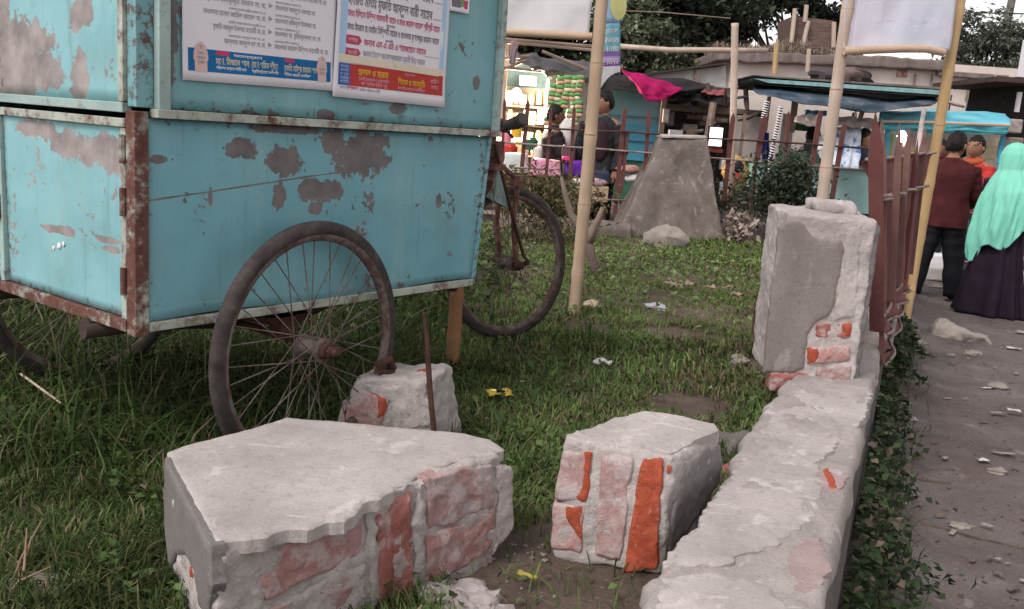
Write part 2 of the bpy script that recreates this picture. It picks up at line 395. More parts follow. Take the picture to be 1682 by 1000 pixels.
def axis(a, b, near, k=1.0, n=60):
    u = np.linspace(-1, 1, n); u = np.sign(u)*np.abs(u)**3.4
    return [near + (b-near)*q if q > 0 else near + (near-a)*q for q in u]
xs, ys = axis(-300, 300, 2.2, n=240), axis(-30, 700, 4.0, n=240)
mb = MB(); nx, ny = len(xs), len(ys)
mb.add([V(x, y, road_z(x, y) if abs(x) < 30 and -5 < y < 40 else ROAD_Z) for x in xs for y in ys],
       [(i*ny+j, (i+1)*ny+j, (i+1)*ny+j+1, i*ny+j+1) for i in range(nx-1) for j in range(ny-1)])
tag(mb.build('road', MT['road'], smooth='all'), kind='structure')
LOT_Y1 = 10.3
def lot_z(x, y):
    z = .03*fbm((x, y, 0), .8, 9, 3) + .012*fbm((x, y, 0), 5, 2, 3)
    z += .05*math.exp(-((x+.45)**2+(y-2.9)**2)/1.2)*0
    return z
def lot_pt(u, v):
    y = -1.2 + (LOT_Y1+1.2)*v; xr = wall_x(y)+.02; x = xr + (-9-xr)*(u**1.7)
    if v == 0 or v == 1 or u == 0: pass
    return V(x, y, lot_z(x, y))
mb = MB(); mb.grid(lot_pt, 110, 130)
def skirt(fn, n):
    mb.add([p for i in range(n+1) for p in (fn(i/n), fn(i/n)-V(0, 0, .6))], [(2*i, 2*i+2, 2*i+3, 2*i+1) for i in range(n)])
skirt(lambda q: lot_pt(0, q), 60); skirt(lambda q: lot_pt(q, 1), 60); skirt(lambda q: lot_pt(1, q), 30)
tag(mb.build('lot_ground', MT['soil'], smooth=True), kind='structure')

BARE = [(.20, 2.0, .36, .42), (.22, 1.45, .35, .45), (1.25, 4.35, .22, .2), (.95, 5.0, .25, .14), (.42, 4.95, .14, .12), (.75, 3.6, .2, .2)]
def bare(x, y):
    b = 0
    for bx, by, rx, ry in BARE: b = max(b, 1-((x-bx)/rx)**2-((y-by)/ry)**2)
    return b
BLOCKED = []     # footprints with no grass: (x, y, r)
def blades(name, P, H, Wd, lean, azi, tone, mat, kind='stuff'):
    """P n x 3, H heights, Wd widths, lean amount 0..1.6, azi direction; three-segment tapering blades"""
    n = len(P); ts = np.array([0, .4, .75, 1.0])
    dirx, diry = np.cos(azi), np.sin(azi); face = azi + np.pi/2 + rng.uniform(-.5, .5, n)
    vx = []
    for tt in ts:
        out = lean*H*tt**1.8; up = H*np.sin(np.clip(tt*(1.35-.35*lean), 0, 1.5708))/1.0
        vx.append(np.stack([P[:, 0]+dirx*out, P[:, 1]+diry*out, P[:, 2]+up*np.clip(1-.32*lean*tt, .25, 1)], 1))
    ox = np.stack([np.cos(face), np.sin(face), np.zeros(n)], 1)
    verts = np.empty((n, 7, 3)); 
    for k, w in enumerate((.8, 1.0, .65)):
        verts[:, 2*k] = vx[k]-ox*(Wd*w/2)[:, None]; verts[:, 2*k+1] = vx[k]+ox*(Wd*w/2)[:, None]
    verts[:, 6] = vx[3]
    base = (np.arange(n)*7)[:, None]
    q = np.concatenate([base+np.array([[0, 1, 3, 2]]), base+np.array([[2, 3, 5, 4]])], 1).reshape(-1)
    tr = (base+np.array([[4, 5, 6]])).reshape(-1)
    loops = np.concatenate([q, tr]); nq, ntr = 2*n, n
    starts = np.concatenate([np.arange(nq)*4, nq*4+np.arange(ntr)*3]); tot = np.concatenate([np.full(nq, 4), np.full(ntr, 3)])
    me = bpy.data.meshes.new(name); me.vertices.add(n*7); me.vertices.foreach_set('co', verts.reshape(-1))
    me.loops.add(len(loops)); me.loops.foreach_set('vertex_index', loops.astype(np.int32))
    me.polygons.add(len(starts)); me.polygons.foreach_set('loop_start', starts.astype(np.int32)); me.polygons.foreach_set('loop_total', tot.astype(np.int32))
    me.update(calc_edges=True); me.polygons.foreach_set('use_smooth', [True]*len(me.polygons))
    a = me.color_attributes.new('tone', 'FLOAT_COLOR', 'POINT')
    cc = np.ones((n, 7, 4)); cc[:, :, :3] = tone[:, None, :]; a.data.foreach_set('color', cc.reshape(-1).astype(np.float32))
    return tag(link(name, me, mat), kind=kind)
def leaves(name, P, size, mat, tone, parent=None, flatness=.5, kind=None, asp=.5):
    """n leaves: each a folded two-quad diamond of its own random heading"""
    n = len(P)
    ax = rng.normal(size=(n, 3)); ax[:, 2] *= (1-flatness); ax /= np.linalg.norm(ax, axis=1)[:, None]
    nn = rng.normal(size=(n, 3)); nn[:, 2] = np.abs(nn[:, 2])+flatness*2.5
    side = np.cross(nn, ax); side /= np.linalg.norm(side, axis=1)[:, None]; up = np.cross(ax, side)
    s = size[:, None]
    v = np.empty((n, 5, 3)); v[:, 0] = P-ax*s*.5; v[:, 1] = P+side*s*asp*.5+up*s*.10; v[:, 2] = P+ax*s*.5-up*s*.12; v[:, 3] = P-side*s*asp*.5+up*s*.10; v[:, 4] = P
    base = (np.arange(n)*5)[:, None]
    tr = np.concatenate([base+np.array([[0, 1, 4]]), base+np.array([[1, 2, 4]]), base+np.array([[2, 3, 4]]), base+np.array([[3, 0, 4]])], 1).reshape(-1)
    me = bpy.data.meshes.new(name); me.vertices.add(n*5); me.vertices.foreach_set('co', v.reshape(-1))
    me.loops.add(len(tr)); me.loops.foreach_set('vertex_index', tr.astype(np.int32))
    k = len(tr)//3; me.polygons.add(k); me.polygons.foreach_set('loop_start', (np.arange(k)*3).astype(np.int32)); me.polygons.foreach_set('loop_total', np.full(k, 3, np.int32))
    me.update(calc_edges=True)
    a = me.color_attributes.new('tone', 'FLOAT_COLOR', 'POINT'); cc = np.ones((n, 5, 4)); cc[:, :, :3] = tone[:, None, :]
    a.data.foreach_set('color', cc.reshape(-1).astype(np.float32))
    o = link(name, me, mat, parent)
    if kind: o['kind'] = kind
    return o
def tones(n, a, b, straw=None, sp=0.0, var=.25):
    k = rng.random(n)[:, None]; c = np.array(a)*(1-k)+np.array(b)*k
    c *= rng.uniform(1-var, 1+var, n)[:, None]
    if straw is not None:
        s = rng.random(n) < sp; c[s] = np.array(straw)*rng.uniform(.6, 1.25, s.sum())[:, None]
    return np.clip(c, 0, 1)
def grass_field(n, y0, y1, xr=.78):
    y = y0*(y1/y0)**rng.random(n); lim = np.array([wall_x(q)-.17 for q in y])
    lo = -xr*y-.5; hi = np.minimum(xr*y+.3, lim); ok = hi > lo
    y, lo, hi = y[ok], lo[ok], hi[ok]; x = lo+(hi-lo)*rng.random(len(y))
    keep = np.ones(len(y), bool); cl = np.empty(len(y)); st = np.empty(len(y)); zz = np.empty(len(y))
    for i in range(len(y)):
        p = (x[i], y[i], 0); c = fbm(p, 1.1, 4, 3); f = nz(p, 6, 8)
        b = bare(x[i], y[i]); cl[i] = c+.5*f; st[i] = nz(p, 1.6, 21)
        if b > 0 and rng.random() < min(.97, .35+b*1.6): keep[i] = False
        elif cl[i] < -.45 and rng.random() < .6: keep[i] = False
        zz[i] = lot_z(x[i], y[i])-.004
    return x[keep], y[keep], zz[keep], cl[keep], st[keep]
x, y, z, cl, st = grass_field(190000, 1.15, 10.2)
n = len(x); d = np.sqrt(x*x+y*y)
H = (.042+.04*np.clip(cl+.3, 0, 1.2))*rng.uniform(.5, 1.5, n)*np.where(y > 5.5, .75, 1.0)
H *= np.where(x < -.25*y-.05, 1.35, 1.0)
lean = np.clip(rng.normal(.75, .4, n), .05, 1.6)
azi = rng.uniform(0, 2*np.pi, n)*.75 + 2.0*np.array([nz((a, b, 0), .9, 31) for a, b in zip(x, y)])
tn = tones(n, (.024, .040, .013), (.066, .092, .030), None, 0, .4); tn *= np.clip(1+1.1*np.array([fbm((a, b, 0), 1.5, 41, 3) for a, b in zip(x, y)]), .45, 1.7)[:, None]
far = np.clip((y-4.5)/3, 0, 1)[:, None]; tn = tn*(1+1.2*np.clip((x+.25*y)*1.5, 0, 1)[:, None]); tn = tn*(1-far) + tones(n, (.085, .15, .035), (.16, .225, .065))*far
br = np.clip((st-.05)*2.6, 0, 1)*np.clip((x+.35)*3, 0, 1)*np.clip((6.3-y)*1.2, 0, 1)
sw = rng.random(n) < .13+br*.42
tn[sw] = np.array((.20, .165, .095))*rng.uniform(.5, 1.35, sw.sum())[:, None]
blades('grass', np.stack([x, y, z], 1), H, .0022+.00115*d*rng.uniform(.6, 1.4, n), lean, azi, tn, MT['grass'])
# long rank blades hanging under and behind the cart
n = 5200
px_ = rng.uniform(-2.6, -.35, n); py_ = rng.uniform(2.35, 6.6, n)
ok = (px_ < .05*py_-.6) | (py_ > 3.5); ok &= px_ > -.95*py_; px_, py_ = px_[ok], py_[ok]; n = len(px_)
blades('long_grass', np.stack([px_, py_, np.full(n, .0)], 1), rng.uniform(.12, .34, n), rng.uniform(.004, .008, n), np.clip(rng.normal(.9, .35, n), .1, 1.6),
       rng.uniform(0, 6.28, n), tones(n, (.03, .055, .016), (.085, .125, .04), (.22, .19, .12), .12), MT['grass'])
# low broad-leaved weeds among the grass
x, y, z, cl, st = grass_field(16000, 1.3, 9.6); k = (cl > -.05); x, y, z = x[k], y[k], z[k]; n = len(x)
leaves('ground_weeds', np.stack([x, y, z+rng.uniform(.015, .075, n)], 1), rng.uniform(.012, .03, n)*(1+.12*y), MT['leaf'], tones(n, (.045, .085, .026), (.11, .165, .055), (.24, .21, .14), .06), flatness=.7, kind='stuff', asp=.75)
# brighter creeping weeds towards the concrete block
n = 1300; x = rng.normal(1.3, 1.0, n); y = rng.normal(7.6, 1.1, n); k = (x < wall_x(y)-.3) & (y < 9.4); x, y = x[k], y[k]; n = len(x)
leaves('creeping_weeds', np.stack([x, y, rng.uniform(.02, .07, n)], 1), rng.uniform(.02, .055, n), MT['leaf'], tones(n, (.12, .18, .07), (.22, .29, .13)), flatness=.75, kind='stuff', asp=.8)

# ------------------------------------------------------------------ the vending cart: a tricycle with a painted sheet-metal box
D2 = Vector((.594, .805, 0)).normalized(); D1 = Vector((-D2.y, D2.x, 0))
CO = Vector((-.944, 2.297, 0)); CRZ = math.atan2(D2.y, D2.x)
cart = empty('vending_cart', CO, CRZ, 'peeling teal sheet-metal vending cart on spoked wheels standing in the grass', 'cart')
CM = Matrix.Translation(CO) @ Matrix.Rotation(CRZ, 4, 'Z'); CI = CM.inverted()
def fl(px, py, off=0):
    """photo pixel -> cart-local point on the long face (y = off)"""
    return CI @ on_plane(px, py, CO + D1*off, D1)
def sl(px, py, off=0): return CI @ on_plane(px, py, CO + D2*off, D2)
def fpatch(l, f, off=0):
    out = []
    for x, y, rx, ry in l:
        a, b, c = f(x, y, off), f(x+rx, y, off), f(x, y+ry, off)
        out.append((a, (b-a).length, abs((c-a).z)))
    return out
L_, WD, ZB, ZM, ZT = 1.385, 1.06, .483, 1.012, 1.80
pf = [(p.x, p.z, a, b) for p, a, b in fpatch([(262, 262, 15, 8), (398, 243, 26, 20), (468, 262, 27, 27), (592, 254, 46, 36), (548, 232, 26, 20), (620, 232, 16, 16), (526, 312, 30, 20), (458, 322, 13, 22), (344, 322, 4, 18), (590, 385, 15, 4), (470, 212, 70, 7), (520, 340, 12, 12), (720, 330, 4, 10), (600, 408, 12, 3)], fl)]
a, b = fl(240, 330), fl(600, 276)
MT['cart_front'] = peeled('cart_paint_front', (0, 2), pf, line=(a.x, a.z, b.x, b.z, .0035), fade=.35, edges=(.024, L_-.05, ZB+.005, ZM-.004))
pu = [(p.x, p.z, a, b) for p, a, b in fpatch([(273, 15, 13, 40), (274, 60, 14, 42), (273, 108, 12, 32), (530, 188, 13, 8), (650, 178, 15, 9), (777, 135, 5, 13), (400, 183, 7, 4), (290, 20, 4, 9), (595, 170, 8, 3)], fl)]
MT['cart_upper'] = peeled('cart_paint_upper', (0, 2), pu, base=(.135, .315, .345), fade=.6, edges=(.075, L_, ZM+.02, 3))
ps = [(p.y, p.z, a, b) for p, a, b in fpatch([(62, 212, 34, 14), (110, 232, 40, 22), (160, 250, 50, 30), (190, 262, 24, 24), (100, 378, 24, 8), (178, 395, 22, 7), (185, 410, 18, 6), (40, 85, 50, 60), (25, 130, 45, 45), (80, 120, 26, 38), (135, 125, 15, 34), (131, 25, 14, 26), (134, 150, 18, 14), (5, 20, 14, 80), (150, 20, 9, 30)], sl)]
MT['cart_side'] = peeled('cart_paint_side', (1, 2), ps, base=(.20, .42, .45), primer=(.27, .24, .235), fade=.3, edges=(.05, .676, ZB+.015, 3))
def cbox(name, mat, a, b, bevel=.002, parent=cart):
    mb = MB(); mb.box2(a, b); return mb.build(name, mat, parent, bevel=bevel)
def sheet(name, mat, fn, nu, nv, th): 
    mb = MB(); mb.grid(fn, nu, nv); return mb.build(name, mat, cart, smooth='all', solid=th)
def wob(p, s=2.2, a=.005): return a*fbm(p, s, 12, 3)
# lower long panel, its bottom edge a little buckled
sheet('lower_panel', MT['cart_front'], lambda u, v: V(.024+(1.328+.048*v**.7-.024)*u, wob((u*2, v, 0)), ZB+.012+.006*math.sin(u*9)*(1-v)+(ZM-ZB-.016)*v), 50, 20, .004)
sheet('upper_panel', MT['cart_upper'], lambda u, v: V(.075+(L_-.075)*u, -.011+.5*wob((u*2, v, 3)), ZM+.022+(ZT-ZM-.022)*v), 50, 24, .004)
cbox('panel_frame', MT['frame_pale'], (.042, -.034, ZM+.02), (.074, -.004, ZT))
cbox('panel_frame', MT['frame_pale'], (L_-.014, -.034, ZM+.02), (L_+.012, -.004, ZT))
cbox('ledge_rail', MT['frame_rust'], (.035, -.040, ZM-.002), (L_+.012, -.002, ZM+.020))
cbox('bottom_rail', MT['frame_rust'], (.028, -.012, ZB-.012), (L_-.058, .012, ZB+.012))
cbox('corner_post', MT['frame_rust2'], (-.012, -.014, ZB-.02), (.026, .026, ZM+.012))
cbox('corner_post', MT['cart_upper'], (-.006, -.012, ZM+.021), (.0405, .026, ZT))
mb = MB(); mb.hexa([V(1.326, -.004, ZB), V(1.346, -.004, ZB), V(1.346, .03, ZB), V(1.326, .03, ZB)], [V(1.374, -.004, ZM), V(1.394, -.004, ZM), V(1.394, .03, ZM), V(1.374, .03, ZM)]); mb.build('corner_post', MT['cart_front'], cart, bevel=.002)
for zc, yy, rr_ in ((404, 97, .010), (401, 104, .007), (407, 88, .006)):
    p = sl(yy, zc, -.004); mb = MB(); mb.ball(p+V(0, 0, 0), rr_, 10, 6, (.25, 1, 1), .3, zc); mb.build('paint_splash', MT['paper'], cart, smooth='all')
# short side: an upper and a lower door, framed in angle iron
sheet('lower_door', MT['cart_side'], lambda u, v: V(.002+wob((u, v, 7)), .052+.62*u, ZB+.02+(ZM-ZB-.036)*v), 30, 20, .004)
sheet('lower_door', MT['cart_side'], lambda u, v: V(.002+wob((u, v, 9)), .70+.33*u, ZB+.02+(ZM-ZB-.036)*v), 10, 20, .004)
sheet('upper_door', MT['cart_side'], lambda u, v: V(-.004+wob((u, v, 8)), .045+.98*u, ZM+.030+(ZT-ZM-.03)*v), 34, 24, .004)
for a_, b_, mt in (((-.014, .028, ZM-.030), (.012, 1.05, ZM-.008), 'frame_rust'), ((-.018, .030, ZM+.006), (.008, 1.05, ZM+.030), 'frame_pale'),
                   ((-.014, .028, ZB-.014), (.012, 1.05, ZB+.016), 'frame_rust2'), ((-.012, .028, ZB+.018), (.008, .050, ZM-.032), 'frame_rust'),
                   ((-.016, .030, ZM+.032), (.006, .052, ZT), 'frame_rust'), ((-.012, .676, ZB+.018), (.010, .698, ZM-.032), 'frame_pale'), ((-.012, 1.03, ZB+.018), (.010, 1.055, ZT), 'frame_pale')):
    cbox('door_frame', MT[mt], a_, b_)
for zc in (.60, .80, .93):
    mb = MB(); mb.tube([(-.017, .032, zc-.035), (-.017, .032, zc+.035)], .008, 8); mb.build('hinge', MT['frame_rust2'], cart, smooth=True)
p = sl(3, 340, -.02); mb = MB(); mb.box((-.016, .69, p.z), (.014, .012, .07)); mb.tube([(-.02, .69, p.z+.02), (-.045, .69, p.z+.02), (-.045, .69, p.z-.03)], .005, 6); mb.build('door_latch', MT['rust_dark'], cart, bevel=.002)
cbox('back_panel', MT['cart_upper'], (.0, WD-.012, ZB), (L_-.03, WD-.004, ZT))
cbox('end_panel', MT['cart_upper'], (L_-.034, .03, ZB+.01), (L_-.028, WD-.013, ZT))
cbox('floor_panel', MT['under'], (.014, .014, ZB+.002), (L_-.055, WD-.014, ZB+.012))
cbox('roof_panel', MT['cart_upper'], (-.06, -.08, ZT+.002), (L_+.06, WD+.06, ZT+.02))
# chassis, springs and axle
mb = MB()
for yy in (.17, .76): mb.tube([(-.05, yy, ZB-.035), (L_+.02, yy, ZB-.045)], .019, 10)
for xx in (.12, .95, 1.3): mb.tube([(xx, .05, ZB-.03), (xx, WD-.05, ZB-.03)], .014, 8)
mb.tube([(-.03, .20, .455), (.36, .30, .40), (.55, .33, .37)], .022, 10)
mb.build('chassis', MT['under'], cart, smooth=True)
for yy in (.10, .83):
    mb = MB()
    for k in range(5):
        h = .30-.05*k; mb.add(*(lambda pts: ([V(x_, yy+s_, z_+e) for x_, z_ in pts for s_ in (-.022, .022) for e in (0, .006)], [(4*i+a, 4*i+b, 4*i+4+b, 4*i+4+a) for i in range(len(pts)-1) for a, b in ((0, 1), (1, 3), (3, 2), (2, 0))]))([(.546+h*q, .395+.008*(4-k)+.05*q*q) for q in (-1, -.6, -.2, .2, .6, 1)]))
    mb.box((.546, yy, .40), (.06, .06, .07)); mb.build('leaf_spring', MT['rust_dark'], cart)
mb = MB(); mb.tube([(.546, -.155, .37), (.546, WD+.155, .37)], .013, 10); mb.build('axle', MT['rust_dark'], cart, smooth=True)
def tyre_mesh(Rad, r, n=400, k=16, tread=True):
    mb = MB(); vs = []
    for i in range(n):
        q = 2*math.pi*i/n; d = V(math.cos(q), 0, math.sin(q))
        for j in range(k):
            w = 2*math.pi*j/k; rr = r; cw = math.cos(w)
            if tread and cw > .05: rr = r*(1.0+(.0 if i % 2 else -.13)*(1 if j % 2 == 0 or cw < .75 else .35))
            if cw > .96: rr *= .97
            vs.append(d*(Rad-r+rr*cw*1.05)+V(0, rr*math.sin(w)*.92, 0))
    mb.add(vs, [(i*k+j, ((i+1) % n)*k+j, ((i+1) % n)*k+(j+1) % k, i*k+(j+1) % k) for i in range(n) for j in range(k)])
    return mb
spoke_me = {}
def make_wheel(loc, rz, Rad=.372, tr=.0225, nsp=36, flip=1, lean=0):
    """wheel in its own xz plane; the axle runs along y"""
    w = tyre_mesh(Rad, tr).build('wheel', MT['rubber'], cart, smooth='all')
    w.name = 'wheel'; w.location = loc; w.rotation_euler = (lean, 0, rz)
    mb = MB(); rr = Rad-2*tr+.003
    sec = [(0.0, -.0155), (.007, -.0155), (.008, -.011), (-.006, -.008), (-.010, 0), (-.006, .008), (.008, .011), (.007, .0155), (0, .0155), (-.014, .006), (-.016, 0), (-.014, -.006)]
    n, k = 96, len(sec)
    mb.add([V(math.cos(2*math.pi*i/n)*(rr+a), b, math.sin(2*math.pi*i/n)*(rr+a)) for i in range(n) for a, b in sec],
           [(i*k+j, ((i+1) % n)*k+j, ((i+1) % n)*k+(j+1) % k, i*k+(j+1) % k) for i in range(n) for j in range(k)])
    mb.build('rim', MT['rim'], w, smooth=True)
    mb = MB(); mb.tube([(0, -.045, 0), (0, -.040, 0), (0, -.036, 0), (0, -.03, 0), (0, .03, 0), (0, .036, 0), (0, .04, 0), (0, .045, 0)], [.026, .036, .036, .024, .024, .036, .036, .026], 20)
    mb.build('hub', MT['spoke'], w, smooth=True)
    for i in range(nsp):
        side = 1 if i % 2 else -1; trail = 1 if (i//2) % 2 else -1; a = 2*math.pi*i/nsp; ah = a+trail*1.15
        key = (side, trail, Rad)
        if key not in spoke_me:
            q = MB(); q.tube([(math.cos(trail*1.15)*.033, side*.038, math.sin(trail*1.15)*.033), (rr-.012, side*.004, 0)], .0019, 6, False)
            s = q.build('spoke', MT['spoke'], w, smooth='all'); spoke_me[key] = s.data
        else:
            s = bpy.data.objects.new('spoke', spoke_me[key]); COL.objects.link(s); s.parent = w
        s.rotation_euler = (0, -a, 0)
    return w
w1 = make_wheel((.500, -.092, .376), R(5))
mb = MB(); mb.tube([(0, -.044, 0), (0, -.066, 0)], [.026, .022], 16); mb.tube([(0, -.064, 0), (0, -.078, 0), (0, -.082, 0), (0, -.094, 0)], [.018, .018, .011, .010], 6); mb.build('hub_cap', MT['rust_dark'], w1, smooth=True)
make_wheel((.500, WD+.092, .376), R(-3))
# rusty bracket hung on the tyre's far side, and the bamboo prop that holds the front corner up
mb = MB(); p = CI @ at(640, 600, Y=2.9); mb.tube([p+V(-.06, 0, .012), p+V(.0, 0, .02), p+V(.03, .01, -.02)], .012, 8); mb.tube([p+V(-.05, 0, -.012), p+V(.03, 0, -.03)], .009, 8); mb.build('wheel_chain', MT['rust_dark'], cart, smooth=True)
def bamboo_mb(p0, p1, r0, r1, nn, bend=.012, seed=0):
    mb = MB(); p0, p1 = Vector(p0), Vector(p1); d = p1-p0; pts, rs = [], []
    k = nn*6; s1 = d.orthogonal().normalized(); s2 = d.cross(s1).normalized()
    for i in range(k+1):
        q = i/k; f = (i % 6)/6
        r_ = r0+(r1-r0)*q
        b = bend*math.sin(q*math.pi*1.3+seed); b2 = bend*.7*math.sin(q*5+seed*2)
        bulge = 1.07 if i % 6 == 0 else (.97 if i % 6 in (1, 5) else 1.0-.02*math.sin(f*math.pi))
        pts.append(p0+d*q+s1*b+s2*b2+s1*.004*nz((i*.7, seed, 0))); rs.append(r_*bulge)
        if i % 6 == 0 and 0 < i < k:
            pts.append(pts[-1]+d.normalized()*r_*.22); rs.append(r_*1.0)
    mb.tube(pts, rs, 14); return mb
p0 = CI @ at(741, 612, z=-.03); p1 = CI @ at(745, 462, Y=at(741, 612, z=0).y+.02)
p0.z = -.05; bamboo_mb(p0, V(p0.x+.012, p0.y, ZB+.02), .031, .030, 3, .002, 2).build('prop_leg', MT['bamboo_brown'], cart, smooth='all')
# front end of the tricycle: wheel, fork, stays and handlebar
FW = CI @ at(834, 432, Y=4.45); frz = R(-14); ax = V(-math.sin(frz), math.cos(frz), 0); fwd = V(math.cos(frz), math.sin(frz), 0)
make_wheel(FW, frz, .368, .0235, lean=R(-4))
def sp(px, py, Y): return CI @ at(px, py, Y=Y)
mb = MB()
head = sp(806, 262, 4.28)
for s in (-1, 1):
    e = FW+ax*s*.062; c1 = FW+ax*s*.060+V(0, 0, .405)-fwd*.02
    mb.tube([e, FW+ax*s*.064+V(0, 0, .2)-fwd*.035, c1, head+ax*s*.028], .0125, 10)
    mb.box(FW+ax*s*.062+V(0, 0, .40)-fwd*.03, (.05, .03, .05), frz)
mb.tube([head-V(0, 0, .14), head+V(0, 0, .32)], .02, 12)
mb.box(head+V(0, 0, -.03), (.06, .15, .03), frz); mb.box(head+V(0, 0, .05), (.07, .10, .07), frz); mb.box(head+V(0, 0, .16), (.06, .09, .05), frz)
mb.build('fork', MT['rust'], cart, smooth=True)
mb = MB(); q = FW+ax*-.075
mb.tube([sp(812, 235, 4.2), sp(838, 340, 4.32), sp(860, 420, 4.42), sp(868, 430, 4.44)], .008, 8); mb.tube([sp(868, 430, 4.44), sp(850, 440, 4.45)], .012, 8)
mb.tube([FW-ax*.11, FW+ax*.11], .011, 10); mb.ball(FW-ax*.08, .026, 10, 7, (1, .6, 1)); mb.ball(FW-ax*.10, .017, 8, 6)
mb.build('fork_stay', MT['rust_dark'], cart, smooth=True)
mb = MB(); mb.prism([sp(797, 300, 4.3), sp(838, 330, 4.33), sp(838, 344, 4.33), sp(797, 322, 4.3)], ax*.012); mb.prism([sp(818, 250, 4.3), sp(832, 310, 4.33), sp(830, 340, 4.33), sp(812, 330, 4.3)], ax*.03); mb.build('fork_plate', MT['frame_pale'], cart, bevel=.002)
mb = MB(); mb.tube([head+V(0, 0, .32), sp(806, 202, 4.1), sp(818, 203, 3.98), sp(836, 204, 3.9)], .0115, 10); mb.tube([head+V(0, 0, .32), sp(790, 205, 4.3), sp(772, 215, 4.5)], .0115, 10)
mb.tube([sp(812, 213, 4.0), sp(834, 216, 3.88), sp(842, 226, 3.84)], .006, 8); mb.build('handlebar', MT['rust_dark'], cart, smooth=True)
mb = MB(); mb.tube([sp(829, 207, 3.95), sp(833, 206, 3.92), sp(850, 201, 3.80), sp(858, 196, 3.76), sp(860, 195, 3.75)], [.014, .021, .027, .028, .021], 14); mb.build('handle_grip', flat('grey_rubber', (.12, .10, .095)), cart, smooth=True)
mb = MB(); mb.tube([(L_-.1, .47, ZB-.04), (L_+.35, .50, ZB-.02), head+V(0, 0, -.10)], .022, 10); mb.tube([(L_-.1, .47, ZB+.3), head+V(0, 0, .05)], .018, 10); mb.build('frame_tube', MT['rust_dark'], cart, smooth=True)

# ------------------------------------------------------------------ posters pasted on the upper panel
def poster(name, cor, label, off, mat=None):
    """cor: four cart-local corners tl tr br bl; returns (root, place) where place(u, v, lift) is a point of the sheet (u right, v up)"""
    tl, tr, br, bl = cor
    loc = Vector(((tl.x+tr.x+br.x+bl.x)/4, off, (tl.z+tr.z+br.z+bl.z)/4))
    root = empty(name, CM @ loc, CRZ, label, 'poster', 'posters pasted on the cart')
    def place(u, v, lift=0):
        p = (bl*(1-u)+br*u)*(1-v)+(tl*(1-u)+tr*u)*v
        curl = .006*max(0, .12-v)/.12*(.4+.6*abs(math.sin(u*5))) + .0012*math.sin(u*13+v*7)
        return V(p.x, off-curl-lift, p.z)-loc
    mb = MB(); mb.grid(place, 40, 24); mb.build('paper_sheet', mat or MT['paper'], root, smooth='all', solid=.0008)
    return root, place
def put(root, place, W, Hh, name, mat, lines=None, rects=None, polys=None, lift=.0012):
    """printed things of one colour, in poster units W x Hh"""
    for L in lines or []:
        vs, fs = letter_mesh([L]); mb = MB(); mb.add([place(p.x/W, p.y/Hh, lift) for p in vs], fs); mb.build('printed_line', mat, root)
    for x0, y0, x1, y1 in rects or []:
        n = max(1, int((x1-x0)/W*30)); mb = MB(); mb.grid(lambda u, v: place((x0+(x1-x0)*u)/W, (y0+(y1-y0)*v)/Hh, lift), n, 2); mb.build(name, mat, root)
    for pl in polys or []:
        mb = MB(); mb.add([place(x/W, y/Hh, lift) for x, y in pl], [tuple(range(len(pl)))]); mb.build(name if name != 'printed_lettering' else 'printed_arrow', mat, root)
POFF = -.020
INK = {k: flat('ink_'+k, c, .7, .06, 5, 0) for k, c in dict(grey=(.34, .33, .36), dark=(.16, .15, .18), blue=(.012, .13, .33), blue2=(.05, .12, .36), pink=(.62, .30, .36), rose=(.50, .06, .13), white=(.72, .74, .72), cream=(.70, .62, .48), red=(.44, .05, .045), gold=(.72, .42, .04), lilac=(.40, .48, .74), sky=(.38, .56, .76), peach=(.62, .44, .41), green=(.16, .32, .10), palegold=(.60, .56, .38)).items()}
# left poster: lists of names, a blue band with two small domes at the foot
cor = [V(.118, 0, 1.72), V(.640, 0, 1.72), fl(546, 149, POFF), fl(299, 131, POFF)]
cor[0].x = cor[3].x-.004; cor[1].x = cor[2].x+.012
pr, pl = poster('wall_poster', cor, 'white poster with grey name lists and a blue band at its foot', POFF)
Wp, Hp = 52, 60
def prow(px, py): p = fl(px, py, POFF); return p
yrow = [9.8+3.35*k for k in range(14)]
lt = ['আল্লামা আব্দুল হক সা. মা.', 'মুফতি নজরুল ইসলাম কাসেমী সা. মা.', 'মাওলানা হাসান জামিল আহমদ সা. মা.', 'মুফতি মাহফুজুর রহমান সা. মা.', 'মুফতি ইলিয়াছ হোসাইন সা. মা.', 'মুফতি আজহারুল কাসেমী সা. মা.']
rt = ['মাওলানা জামাল উদ্দিন কাসেমী সা. মা.', 'মাওলানা সা. মুহিববুল্লাহ সা. মা.', 'মাওলানা রফিকুল ইসলাম সা.', 'মাওলানা আব্দুস সালাম সা.', 'মুফতি সাইফুল ইসলাম কাসেমী সা. মা.', 'মুফতি মোঃ রফিক হাসান কাসেমী সা. মা.']
ls, l2, tri = [], [], []
